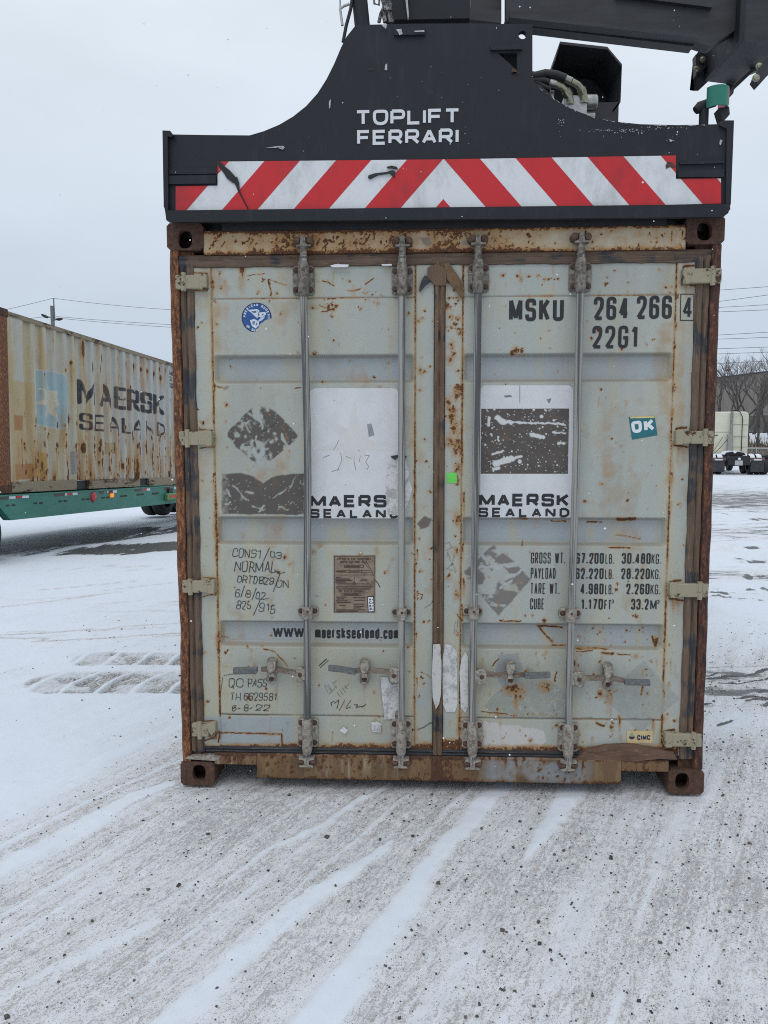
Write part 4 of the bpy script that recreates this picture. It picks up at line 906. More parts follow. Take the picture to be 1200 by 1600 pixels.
for xc in (-1.138, 1.138):
    casting(0, 0, xc, HT-0.118, HT, LEN, -1); casting(0, 0, xc, 0.002, 0.118, LEN, -1)
for sg in (-1, 1):
    # rear post: rusty outer face and an inner return, slightly dented outline
    mb = MB(); n = 40; prof = []
    for k in range(n+1):
        z = 0.118+(HT-0.236)*k/n; d = 0.006*(math.sin(k*1.7+sg)+math.sin(k*0.63+2*sg))*0.5
        bow = 0.012*math.exp(-((z-0.75)/0.16)**2) if sg < 0 else 0.0
        prof.append((z, d-bow))
    V = []
    for z, d in prof:
        xo = sg*(W-0.007+d*0.4); xi = sg*(W-0.046+d*0.5); xr = sg*(W-0.052)
        V += [(xo, 0.16, z), (xo, 0.012, z), (sg*(W-0.016+d*0.4), 0.004+d*0.3, z), (xi, 0.005+d*0.3, z), (xr, 0.032, z), (sg*(W-0.110), 0.034, z), (sg*(W-0.110), 0.16, z)]
    m = 7; Fc = [[k*m+i, k*m+(i+1) % m, (k+1)*m+(i+1) % m, (k+1)*m+i] for k in range(n) for i in range(m)]
    o = mb.add(V, Fc).build('corner_post', M['post' if sg < 0 else 'post_dark'], BOX); autosmooth(o, 30)
    g = MB(); V = []; n = 60
    for k in range(n+1):
        z = 0.165+(2.42-0.165)*k/n; wv = 0.0035*math.sin(k*0.9+sg)+0.002*math.sin(k*2.3)
        for u, y in ((0.0465, 0.034), (0.053, 0.013+wv*.5), (0.068, 0.010+wv*.6), (0.077, 0.020), (0.084, 0.010+wv), (0.098, 0.007+wv), (0.112, 0.014), (0.116, 0.034)):
            V.append((sg*(W-u+wv*0.5), y, z))
    m = 8; o = g.add(V, [[k*m+i, k*m+i+1, (k+1)*m+i+1, (k+1)*m+i] for k in range(n) for i in range(m-1)]).build('door_gasket', M['gasket_v'], BOX); autosmooth(o, 50)
    b2 = MB().box(sg*(W-0.007), sg*(W-0.12), LEN-0.15, LEN-0.004, 0.118, HT-0.118); b2.build('corner_post', M['post'], BOX)
# central gasket with a ragged bulge
V = []; n = 80; g = MB()
for k in range(n+1):
    z = 0.165+(2.425-0.165)*k/n; wv = 0.003*math.sin(k*0.8)+0.002*math.sin(k*1.9+1)
    for u, y in ((-0.031, 0.034), (-0.026, 0.008+wv), (-0.012, 0.004+wv), (-0.004, 0.012), (0.004, 0.005+wv), (0.015, 0.007+wv), (0.021, 0.034)): V.append((u+wv*0.3, y, z))
m = 7; o = g.add(V, [[k*m+i, k*m+i+1, (k+1)*m+i+1, (k+1)*m+i] for k in range(n) for i in range(m-1)]).build('centre_gasket', M['gasket_c'], BOX); autosmooth(o, 50)
def hstrip(zc, hh, y0, amp, mat, seed, x0=-1.17, x1=1.17, name='door_gasket'):
    g = MB(); V = []; n = 120
    for k in range(n+1):
        x = x0+(x1-x0)*k/n; wv = amp*(math.sin(k*0.7+seed)+math.sin(k*0.31+2*seed)+0.6*math.sin(k*1.9))/2
        for u, y in ((-1, 0.036), (-0.85, y0+0.006), (-0.3, y0+wv*0.4), (0.1, y0+0.006), (0.5, y0-0.002+wv*0.3), (0.9, y0+0.008), (1, 0.036)):
            V.append((x, y, zc+u*hh+(wv if u < -0.5 else 0)))
    m = 7; o = g.add(V, [[k*m+i, k*m+i+1, (k+1)*m+i+1, (k+1)*m+i] for k in range(n) for i in range(m-1)]).build(name, mat, BOX); autosmooth(o, 50)
hstrip(2.427, 0.030, 0.008, 0.003, M['gasket_h'], 1); hstrip(0.172, 0.019, 0.012, 0.003, M['gasket_dark'], 4, -1.10, 1.10)
# torn gasket flaps at the top centre and the bulging strip low on the right
def flap(pts, Y, th, mat, name='torn_gasket'):
    mb = MB(); mb.prism(PP(pts, Y), Y, Y+th); return mb.build(name, mat, BOX)
flap([(668, 418), (682, 412), (697, 420), (697, 446), (681, 446), (668, 434)], 0.000, 0.02, M['gasket_c'])
flap([(669, 432), (676, 434), (672, 440), (664, 446), (656, 456), (655, 450), (659, 437), (664, 430)], 0.004, 0.012, M['gasket_dark'])
flap([(694, 412), (701, 410), (712, 425), (723, 442), (724, 462), (722, 466), (712, 452), (698, 436)], 0.003, 0.015, mat_gasket('torn_strip', (1.2, 1.2, 0.5), brown=(0.20, 0.12, 0.06), amount=0.36))
flap([(897, 1187), (915, 1173), (948, 1166), (985, 1164), (1020, 1170), (1052, 1175), (1058, 1187), (1030, 1186), (990, 1190), (940, 1189)], -0.004, 0.03, mat_gasket('bulged_strip', (0.25, 1.2, 1.2), brown=(0.17, 0.095, 0.06), amount=0.40))
def grid_face(name, pxc, y0, depth, painter, seed, nx_=260, nz_=40, mat=None, ybot=None, step=0.005, notch=None):
    """painted flat bar: pxc=(x0,x1,z0,z1)"""
    x0, x1, z0, z1 = pxc; nx_ = int((x1-x0)/step)+1; nz_ = int((z1-z0)/step)+1
    xs = np.linspace(x0, x1, nx_); zs = np.linspace(z0, z1, nz_); Xd, Zd = np.meshgrid(xs, zs); Xd = Xd.ravel(); Zd = Zd.ravel()
    Yd = y0+0.003*(fbm(Xd*6, Zd*12, 3, seed)-0.5)
    p = Paint(Xd, Yd, Zd, seed); painter(p, Xd, Zd)
    ii = np.arange(nx_*nz_).reshape(nz_, nx_)
    q = np.stack([ii[:-1, :-1], ii[:-1, 1:], ii[1:, 1:], ii[1:, :-1]], -1).reshape(-1, 4)
    ring = np.concatenate([ii[0, :], ii[1:, -1], ii[-1, -2::-1], ii[-2:0:-1, 0]]); nb = len(Xd); k = np.arange(len(ring)); k2 = (k+1) % len(ring)
    V = np.concatenate([np.stack([Xd, Yd, Zd], 1), np.stack([Xd[ring], np.full(len(ring), y0+depth), Zd[ring]], 1)])
    return fastmesh(name, V, np.concatenate([q, np.stack([ring[k], nb+k, nb+k2, ring[k2]], 1)]), mat or M['header'], {'Col': np.clip(np.concatenate([p.col, p.col[ring]]), 0, 1), 'rust': np.clip(np.concatenate([p.rust, p.rust[ring]]), 0, 1)}, BOX)
def paint_header(p, X_, Z_):
    big = fbm(X_*5, Z_*5, 4, 21); run = fbm(X_*18, Z_*2.5, 4, 22)
    p.col[:] = np.array((0.47, 0.405, 0.275))*(1+0.2*(big-0.5))[:, None]; p.mix(slice(None), (0.50, 0.475, 0.375), 0.7*sstep(0.45, 0.62, fbm(X_*3, Z_*8, 3, 24)))
    wt = sstep(300, 330, p.px)*0+1
    left = sstep(860, 700, p.px)
    p.rust[:] = (0.22+0.19*left)+0.34*(big-0.5)+0.40*(run-0.5)*(0.4+0.6*left)
    p.rust += 0.34*np.exp(-((Z_-2.552)/0.010)**2)+0.30*np.exp(-((Z_-2.455)/0.012)**2)
    p.speck(160, 325, 860, 362, 398, (0.8, 2.4), (0.6, 1.0)); p.speck(40, 860, 1073, 356, 392, (0.7, 1.8), (0.5, 0.95))
    for _ in range(26):
        a, b_ = p.rng.uniform(330, 760), p.rng.uniform(366, 392); p.scratch([(a, b_), (a+p.rng.uniform(-9, 9), b_+p.rng.uniform(-9, 9))], 1.2, 0.85)
    for x in (585, 694, 915, 1050, 1066): p.run(x, 362, 1.6, 34, 0.75)
    p.area([(656, 372), (672, 370), (678, 378), (668, 386), (660, 380)], (0.20, 0.14, 0.10), 0.9, 1, 0.8); p.stroke([(668, 392), (686, 380)], 1.4, (0.06, 0.04, 0.03), 0.9)
    p.area([(722, 376), (732, 372), (730, 382), (720, 384)], (0.20, 0.15, 0.11), 0.8, 1, 0.8)
grid_face('header_rail', (-1.056, 1.056, 2.453, 2.556), 0.006, 0.09, paint_header, 300)
def paint_sill(p, X_, Z_):
    big = fbm(X_*4, Z_*6, 4, 31); run = fbm(X_*40, Z_*2.0, 4, 32); sc = fbm(X_*90, Z_*6, 3, 33)
    p.col[:] = np.array((0.155, 0.096, 0.050))*(1+0.6*(big-0.5)+0.5*(run-0.5))[:, None]
    p.mix(slice(None), (0.25, 0.18, 0.095), 0.5*sstep(0.5, 0.65, run))
    p.mix(slice(None), (0.45, 0.40, 0.35), 0.5*sstep(0.60, 0.74, sc)*sstep(470, 540, p.px)*sstep(690, 630, p.px)); p.mix(slice(None), (0.30, 0.22, 0.12), 0.45*sstep(0.56, 0.74, fbm(X_*30, Z_*9, 4, 35)))
    blue = sstep(740, 770, p.wx)*sstep(935, 905, p.wx); p.mix(slice(None), (0.23, 0.25, 0.265), 0.9*blue*sstep(0.30, 0.42, big+0.05))
    p.rust[:] = 0.31+0.7*(big-0.5)+0.6*(run-0.5)-0.22*blue+0.16*np.exp(-((Z_-0.05)/0.012)**2)*1
    p.rust += 0.06*sstep(400, 360, p.px)+0.08*sstep(960, 985, p.px)+0.3*np.exp(-((p.px-682)/9)**2)
    p.mix(slice(None), (0.55, 0.53, 0.5), 0.8*(np.exp(-((p.px-362)/1.6)**2)+np.exp(-((p.px-341)/1.6)**2))*sstep(1198, 1192, p.py))
    p.speck(60, 740, 930, 1182, 1218, (0.7, 1.8), (0.5, 0.95)); p.speck(160, 350, 740, 1180, 1218, (0.8, 2.6), (0.5, 1.0)); p.rust += 0.30*np.exp(-((Z_-0.158)/0.010)**2)+0.35*np.exp(-((Z_-0.048)/0.012)**2)*fbm(X_*9, Z_*9, 3, 36)
    for _ in range(40): a = p.rng.uniform(360, 960); p.run(a, 1180+p.rng.uniform(0, 12), p.rng.uniform(1.2, 3.5), p.rng.uniform(12, 34), p.rng.uniform(.4, .75))
zS0 = 0.046; zN = 0.108
grid_face('sill_rail', (-0.852, 0.840, zS0, 0.160), -0.004, 0.10, paint_sill, 310, mat=M['sill'])
grid_face('sill_rail', (-1.056, -0.853, zN, 0.160), -0.001, 0.10, paint_sill, 320, mat=M['sill']); grid_face('sill_rail', (0.841, 1.056, zN, 0.160), -0.001, 0.10, paint_sill, 330, mat=M['sill'])
# shelf over the left lower casting and pocket cheeks
MB().prism(PP([(289, 1186), (292, 1182), (338, 1180), (345, 1183), (338, 1189)], -0.004), -0.004, 0.05).build('casting_ledge', M['bracket'], BOX)
# walls, roof, floor of the box
def corr_panel(x, y0, y1, z0, z1, sg):
    V = []; k = 0; y = y0; pts = []; pitch = 0.278
    while y < y1:
        for a, d in ((0, 0), (0.072, 0), (0.140, 0.036), (0.212, 0.036)):
            if y+a < y1: pts.append((y+a, d))
        y += pitch
    pts.append((y1, 0)); m = len(pts)
    V = [(x-sg*d, a, z0) for a, d in pts]+[(x-sg*d, a, z1) for a, d in pts]
    return V, [[i, i+1, m+i+1, m+i] for i in range(m-1)]
M['plainpaint'] = mat_rusty('side_wall_paint', (1, 1, 0.3), paint=(0.40, 0.42, 0.40), amount=0.38, scale=14)
for sg in (-1, 1):
    V, Fc = corr_panel(sg*(W-0.012), 0.16, LEN-0.15, 0.16, HT-0.10, sg)
    MB().add(V, Fc).build('side_wall', M['plainpaint'], BOX)
    MB().box(sg*(W-0.075), sg*(W-0.005), 0.178, LEN-0.178, HT-0.10, HT-0.03).build('top_rail', M['plainpaint'], BOX)
    MB().box(sg*(W-0.055), sg*(W-0.005), 0.178, LEN-0.178, 0.03, 0.16).build('bottom_rail', M['plainpaint'], BOX)
MB().box(-W+0.08, W-0.08, 0.10, LEN-0.02, HT-0.05, HT-0.035).build('roof', M['plainpaint'], BOX)
MB().box(-W+0.06, W-0.06, 0.11, LEN-0.02, 0.11, 0.155).build('floor', M['plainpaint'], BOX)
MB().box(-W+0.13, W-0.13, LEN-0.06, LEN-0.02, 0.12, HT-0.1).build('front_wall', M['plainpaint'], BOX)

# ------------------------------------------------------------------ door furniture
def door_of(px): return doorL if px < 688 else doorR
HINGE = {-1: ((273, 322, 428, 452), (279, 330, 673, 697), (284, 334, 906, 928), (299, 336, 1130, 1153)), 1: ((1069, 1128, 418, 443), (1058, 1116, 672, 695), (1048, 1107, 911, 935), (1041, 1097, 1146, 1169))}
for sg in (-1, 1):
    for (a, b_, c, d) in HINGE[sg]:
        mb = MB(); Yh = -0.012
        (xa, zt), (xb, zb) = F(a, c, Yh), F(b_, d, Yh)
        xo = xa if sg < 0 else xb; xi = xb if sg < 0 else xa; kn = xo-sg*0.038
        mb.box(min(kn, xi), max(kn, xi), Yh, 0.022, zb+0.004, zt-0.004, 0.006)
        mb.box(min(xi-sg*0.003, xi+sg*0.030), max(xi-sg*0.003, xi+sg*0.030), Yh-0.003, 0.02, zb, zt, 0.005)
        mb.box(min(xo, kn-0.0*sg)-0.0, max(xo, kn), Yh+0.004, 0.03, zb+0.003, zt-0.003, 0.004)
        mb.tube([(kn, Yh+0.004, zb-0.006), (kn, Yh+0.004, zt+0.006)], 0.011, 10)
        o = mb.build('hinge', M['hinge'], door_of(a)); autosmooth(o, 35)
RODS = [[(474, 400), (474, 460), (477, 560), (480.5, 690), (481, 760), (480, 900), (480, 1120), (479.5, 1190)], [(628.5, 400), (628, 470), (627.5, 700), (627.5, 950), (627, 1120), (626.5, 1192)],
        [(747, 398), (747, 460), (744.5, 660), (741, 900), (738, 1120), (738.5, 1195)], [(908, 396), (907, 455), (901, 700), (893, 950), (888.5, 1120), (887.5, 1196)]]
TOPB = [(457, 491, 415, 461), (612, 645, 417, 460), (732, 764, 412, 456), (890, 924, 410, 455)]
MIDB = [(465, 497, 946, 964), (612, 642, 948, 965), (724, 754, 946, 964), (874, 908, 949, 968)]
BOTB = [(465, 497, 1122, 1168), (611, 643, 1124, 1170), (722, 754, 1126, 1170), (873, 904, 1130, 1175)]
YR = -0.024
def rod_at(r, py):
    for (x0, y0), (x1, y1) in zip(r[:-1], r[1:]):
        if y0 <= py <= y1: return x0+(x1-x0)*(py-y0)/(y1-y0)
    return r[-1][0] if py > r[-1][1] else r[0][0]
def bolt(mb, px, py, Y, r=0.0105, h=0.008):
    x, z = F(px, py, Y); mb.lathe([(0.0, r*1.25), (-h*0.25, r*1.25), (-h*0.3, r), (-h*0.8, r*0.85), (-h, r*0.4), (-h, 0.0)], (x, Y, z), 'y', 10)
for k, rod in enumerate(RODS):
    D = door_of(rod[0][0])
    pts = [P3(a, b_, YR) for a, b_ in rod]
    o = MB().tube(pts, 0.0165, 14).build('lock_rod', M['rod'], D); autosmooth(o, 40)
    # thicker sleeves and guide plates at both ends
    for (a, b_, c, d), up in ((TOPB[k], True), (BOTB[k], False)):
        pl = MB(); (xa, zt), (xb, zb) = F(a, c, 0.006), F(b_, d, 0.006)
        pl.box(xa, xb, 0.004, 0.022, zb, zt, 0.010)
        xm = rod_at(rod, (c+d)/2); xs_, _ = F(xm, (c+d)/2, YR)
        pl.tube([(xs_, YR-0.001, zb-0.012), (xs_, YR-0.001, zb+0.004), (xs_, YR-0.001, zt-0.004), (xs_, YR-0.001, zt+0.010)], [0.0195, 0.0235, 0.0235, 0.0195], 14)
        pl.box(xs_-0.024, xs_+0.024, YR, 0.006, zb+0.012, zt-0.012)
        for q in (0.2, 0.8): pl.tube([(xs_, YR-0.0205-0.003, zb+(zt-zb)*q-.006), (xs_, YR-0.0265, zb+(zt-zb)*q), (xs_, YR-0.0235, zb+(zt-zb)*q+.006)], [0.002, 0.006, 0.002], 8)
        o = pl.build('rod_guide', M['bracket_dark' if up else 'bracket'], D); autosmooth(o, 40)
        bm_b = MB()
        for bx_ in (a+5.5, b_-5.5):
            for by_ in (c+7, d-8): bolt(bm_b, bx_, by_, 0.004)
        bm_b.build_each('bolt', M['bolt'], D)
    a, b_, c, d = MIDB[k]
    pl = MB(); (xa, zt), (xb, zb) = F(a, c, 0.0), F(b_, d, 0.0); xs_, _ = F(rod_at(rod, (c+d)/2), (c+d)/2, YR)
    pl.box(xa, xb, 0.004, 0.024, zb, zt-0.006, 0.010); pl.tube([(xs_, YR+0.002, zb-0.003), (xs_, YR+0.002, zt)], 0.024, 14); pl.box(xs_-0.024, xs_+0.024, YR, 0.006, zb+0.002, zt-0.004)
    o = pl.build('rod_guide', M['bracket'], D); autosmooth(o, 40)
    bm_b = MB(); bolt(bm_b, a+5, (c+d)/2-0.5, 0.004, 0.010); bolt(bm_b, b_-5, (c+d)/2-0.5, 0.004, 0.010); bolt(bm_b, rod_at(rod, c)+0.5, (c+d)/2+1, YR-0.022, 0.005, 0.004)
    bm_b.build_each('bolt', M['bolt'], D)
    # cams: collar, forked head, keeper lugs on header and sill
    for (yc, sg) in ((388, 1), (1186, -1)):
        xr = rod_at(rod, yc); yo = (-12, -4, -12, -14)[k]*0 if sg > 0 else (0, 1.5, 3.5, 5.5)[k]
        off = (0, 0, -3, -6)[k] if sg > 0 else yo
        x, z = F(xr, yc+off, YR); cm = MB()
        if sg > 0:
            cm.tube([(x, YR, z-0.045), (x, YR, z-0.040), (x, YR, z-0.036), (x, YR, z+0.012)], [0.0165, 0.021, 0.016, 0.015], 12)
            cm.tube([(x, YR, z+0.004), (x, YR, z+0.020)], 0.019, 12)
            cm.prism([(x-0.030, z+0.004), (x+0.033, z+0.006), (x+0.034, z+0.013), (x+0.012, z+0.014), (x+0.010, z+0.046), (x-0.010, z+0.047), (x-0.013, z+0.014), (x-0.030, z+0.012)], YR-0.016, YR+0.020)
        else:
            cm.tube([(x, YR, z+0.048), (x, YR, z+0.030), (x, YR, z+0.024), (x, YR, z+0.010)], [0.0165, 0.020, 0.016, 0.0155], 12)
            cm.prism([(x-0.036, z+0.012), (x+0.036, z+0.012), (x+0.036, z+0.003), (x+0.011, z-0.001), (x+0.011, z-0.022), (x+0.030, z-0.026), (x+0.030, z-0.033), (x-0.032, z-0.033), (x-0.034, z-0.026), (x-0.012, z-0.022), (x-0.012, z-0.001), (x-0.036, z+0.004)], YR-0.016, YR+0.020)
        o = cm.build('rod_cam', M['bracket_dark' if sg > 0 else 'bracket'], D); autosmooth(o, 35)
        s_ = 1 if sg > 0 else -1; zz = z+(0.030 if sg > 0 else -0.014)
        for dx in (-0.027, 0.027):
            lg = MB(); lg.tube([(x+dx, 0.006, zz), (x+dx, YR-0.004, zz+0.002), (x+dx*0.9, YR-0.014, zz-0.003)], [0.019, 0.018, 0.009], 9); lg.box(x+dx-0.013, x+dx+0.013, YR-0.002, 0.006, zz-0.017, zz+0.010, 0.004)
            o = lg.build('cam_keeper', M['lug'], BOX); autosmooth(o, 35)
# handles: hub on the rod, flat bar, grip, catch plate
HAND = [dict(hub=(463, 474, 1043, 1066), bar=[(463, 1052), (448, 1049), (432, 1046), (408, 1046)], grip=[(402, 1047), (364, 1048)], cat=(417, 431, 1027, 1069)),
        dict(hub=(609, 622, 1044, 1068), bar=[(609, 1050), (592, 1049), (575, 1046), (552, 1049)], grip=[(555, 1050), (532, 1046), (513, 1044)], cat=(562, 577, 1028, 1070)),
        dict(hub=(746, 760, 1046, 1070), bar=[(760, 1054), (780, 1055), (800, 1054), (822, 1055)], grip=[(820, 1056), (860, 1055)], cat=(790, 805, 1031, 1071)),
        dict(hub=(897, 913, 1050, 1074), bar=[(913, 1059), (930, 1060), (948, 1058), (976, 1064)], grip=[(976, 1066), (1016, 1067)], cat=(942, 958, 1034, 1078))]
for hnd in HAND:
    a, b_, c, d = hnd['hub']; D = door_of(a); mb = MB(); (xa, zt), (xb, zb) = F(a, c, -0.035), F(b_, d, -0.035)
    mb.box(xa, xb, -0.040, -0.014, zb, zt, 0.007); xr = xb+0.012 if hnd['bar'][0][0] <= a+1 else xa-0.012
    mb.box(min(xr, xa), max(xr, xb), -0.036, -0.018, zb+0.01, zt-0.006)
    o = mb.build('handle_hub', M['bracket'], D); autosmooth(o, 35)
    bb = MB(); bolt(bb, (a+b_)/2, (c+d)/2, -0.040, 0.008, 0.006); bb.build_each('bolt', M['bolt'], D)
    lv = MB(); pts = hnd['bar']
    hs = [0.012, 0.011, 0.014, 0.010]
    top = [(x_, y_-h*345) for (x_, y_), h in zip(pts, hs)]; bot = [(x_, y_+h*345) for (x_, y_), h in zip(pts, hs)]
    lv.prism(PP(top+bot[::-1], -0.034), -0.036, -0.024)
    h_ = lv.build('door_handle', M['leverbar'], D)
    gp = MB(); pts = hnd['grip']; hh = 4.6
    gp.prism(PP([(x_, y_-hh) for x_, y_ in pts]+[(x_, y_+hh) for x_, y_ in pts[::-1]], -0.045), -0.050, -0.030)
    o = gp.build('handle_grip', M['lever'], D)
    bv = o.modifiers.new('bevel', 'BEVEL'); bv.width = 0.003; bv.segments = 2
    a, b_, c, d = hnd['cat']; ct = MB(); cx = (a+b_)/2; hw = (b_-a)/2
    pl = [(cx+hw*math.cos(t_), c+hw+hw*math.sin(t_)) for t_ in np.linspace(math.pi, 2*math.pi, 9)]+[(cx+hw*math.cos(t_), d-hw+hw*math.sin(t_)) for t_ in np.linspace(0, math.pi, 9)]
    ct.prism(PP(pl, 0.010), 0.008, 0.026)
    m_ = (c+d)/2-1
    ct.prism(PP([(cx-6.0, m_-13), (cx+6.5, m_-13), (cx+6.5, m_-4), (cx+3, m_+3), (cx-3, m_+4), (cx-6.5, m_-3)], -0.05), -0.056, -0.048)
    ct.prism(PP([(cx-6, m_-13), (cx+6, m_-13), (cx+6, m_-10), (cx-6, m_-10)], -0.05), -0.05, 0.012)
    ct.prism(PP([(cx-3.5, m_+5), (cx+3.5, m_+5), (cx+4, m_+11), (cx-4, m_+11)], -0.05), -0.050, 0.012)
    o = ct.build('handle_catch', M['bracket'], D); autosmooth(o, 35)
    bb = MB(); bolt(bb, cx, c+8, 0.008, 0.011, 0.010); bolt(bb, cx, d-8, 0.008, 0.009); bb.build_each('bolt', M['bolt'], D)

# ------------------------------------------------------------------ writing and stickers on the doors
YT = 0.0165
tr = np.random.default_rng(5)
mb = MB()
tx(doorR, M['ink'], 'MSKU', (795.5, 502), (881, 501), 466.5, 6.0, YT, gap=0.42, rad=0.42)
tx(doorR, M['ink'], '264', (928, 500), (983, 499), 463.5, 5.6, YT, gap=0.42, rad=0.5); tx(doorR, M['ink'], '266', (995, 498.5), (1050, 497.5), 462, 5.6, YT, gap=0.42, rad=0.5)
tx(doorR, M['ink'], '4', (1066.5, 497), (1082, 497), 463, 4.2, YT); mb = MB(); line(mb, [(1064, 459.5), (1084.5, 459.5), (1084, 500.5), (1063.2, 500.5), (1064, 459.5)], 1.3, YT); conform(mb).build('check_digit_box', M['ink'], doorR)
tx(doorR, M['ink'], '22G1', (925.5, 544.5), (997, 543.5), 509, 5.2, YT, gap=0.45, rad=0.5)
for i, (lab, xe, v1, x1, v2, x2) in enumerate((('GROSS WT.', 883.5, '67.200', 900, '30.480', 972), ('PAYLOAD', 868.5, '62.220', 899.5, '28.220', 971), ('TARE WT.', 874.5, '4.980', 907.5, '2.260', 979), ('CUBE', 850.5, '1.170', 908.5, '33.2', 986.5))):
    yb = 881+i*23.9; xs = 829.8-i*0.4
    tx(doorR, M['ink'], lab, (xs, yb), (xe, yb-.3), yb-17.2, 1.55, YT, gap=0.5, rad=0.45)
    e1 = (944, 943.5, 943.5, 942.5)[i]; e2 = (1017, 1016, 1015.5, 1014)[i]
    tx(doorR, M['ink'], v1, (x1, yb+0.2), (e1, yb+.2), yb-16.6, 2.45, YT, gap=0.45, rad=0.5); tx(doorR, M['ink'], v2, (x2, yb+.4), (e2, yb+.4), yb-16.4, 2.45, YT, gap=0.45, rad=0.5)
    if i < 3:
        tx(doorR, M['ink'], 'LB.', (e1+2.5, yb+.2), (959.5-i*0.5, yb+.2), yb-15, 1.3, YT, gap=0.45); tx(doorR, M['ink'], 'KG.', (e2+1.5, yb+.4), (1033-i*0.6, yb+.4), yb-15, 1.35, YT, gap=0.45)
    else:
        tx(doorR, M['ink'], 'FT', (e1+2, yb+.2), (955.5, yb+.2), yb-15, 1.8, YT, gap=0.45); tx(doorR, M['ink'], '3', (956.2, yb-9.5), (959.5, yb-9.5), yb-15.5, 1.0, YT); tx(doorR, M['ink'], 'M', (e2+2.5, yb+.4), (1026.5, yb+.4), yb-15, 1.9, YT); tx(doorR, M['ink'], '3', (1027.5, yb-9), (1031, yb-9), yb-15, 1.0, YT)
YB = 0.0515
tx(doorL, M['ink'], 'WWW', (426, 997), (475, 997), 980.5, 3.0, YB, gap=0.06); tx(doorL, M['ink'], 'maersksealand.com', (492, 998.5), (624, 998.5), 981, 2.9, YB, gap=0.45, rad=0.45)
# white company panels
YW = 0.0178; YWP = 0.0233
def roundtop(x0, x1, y0, y1, r=9):
    p = [(x0, y1), (x0, y0+r)]+[(x0+r-r*math.cos(a), y0+r-r*math.sin(a)) for a in np.linspace(0.2, math.pi/2, 6)]+[(x1-r+r*math.sin(a), y0+r-r*math.cos(a)) for a in np.linspace(0, math.pi/2-0.2, 6)]+[(x1, y0+r), (x1, y1)]
    return p
mb = MB(); poly(mb, roundtop(484, 623, 606.5, 810), YWP)
wl = mb.build('white_panel', mat_plain('white_panel_left', (0.57, 0.58, 0.59), 0.45, c2=(0.64, 0.65, 0.66), scale=6, bs=0.04), doorL)
def star(cx, cy, R, r, rot=0.0, n=7): 
    return [(cx+(R if k % 2 == 0 else r)*math.sin(rot+math.pi*k/n), cy-(R if k % 2 == 0 else r)*math.cos(rot+math.pi*k/n)) for k in range(2*n)]
mb = MB(); poly(mb, star(553, 690, 62, 21, 0.0), YW-0.0004); conform(mb).build('faded_star', mat_plain('faded_star', (0.60, 0.598, 0.588), 0.45, var=0.03, scale=9, bs=0), wl)
mb = MB()
textpx(mb, 'MAERSK', (484, 793), (628, 793), 773.5, 4.9, YW-0.0008, gap=0.26, rad=0.16); textpx(mb, 'SEALAND', (484, 810), (624, 810), 795.5, 3.6, YW-0.0008, gap=0.52, rad=0.16)
conform(mb).build('panel_lettering', M['ink'], wl)
mb = MB(); poly(mb, [(573.5, 663), (580, 661.5), (585, 680), (576, 682.5)], YW-0.001); conform(mb).build('grey_patch', mat_plain('grey_patch', (0.25, 0.265, 0.275), 0.6, bs=0), wl)
mb = MB()
for q in ([(529, 688), (526, 695), (521, 703)], [(505, 715), (515, 711)], [(532, 707), (534, 720), (527, 735)], [(540, 713), (548, 716)], [(530, 733), (518, 737)], [(553, 712), (553, 722), (556, 735)], [(563, 712), (561, 722)], [(569, 711), (577, 712), (571, 722), (576, 729), (573, 734)], [(539, 757), (540, 758)], [(559, 703), (562, 705)], [(521, 625), (523, 626)]): line(mb, q, 0.7, YW-0.001)
conform(mb).build('pen_marks', M['pencil'], wl)
# torn flap of vinyl hanging off the right edge of that panel
mb = MB(); mb.prism(PP([(610, 713), (620, 711), (636, 713), (634, 716), (620, 715), (618, 719), (613, 716)], 0.01), 0.0, 0.012); conform(mb).build('torn_edge', M['gasket_dark'], wl)
mb = MB(); poly(mb, [(606, 720), (618, 722), (632, 716), (638, 730), (640, 750), (644, 764), (640, 780), (634, 796), (622, 806), (606, 803), (602, 770)], YW-0.0016); conform(mb).build('torn_flap', M['paper'], wl)
mb = MB(); poly(mb, roundtop(750.5, 895.5, 602, 808.5), YWP); wr = mb.build('white_panel', mat_plain('white_panel_right', (0.55, 0.56, 0.575), 0.45, c2=(0.63, 0.64, 0.65), scale=6, bs=0.04), doorR)
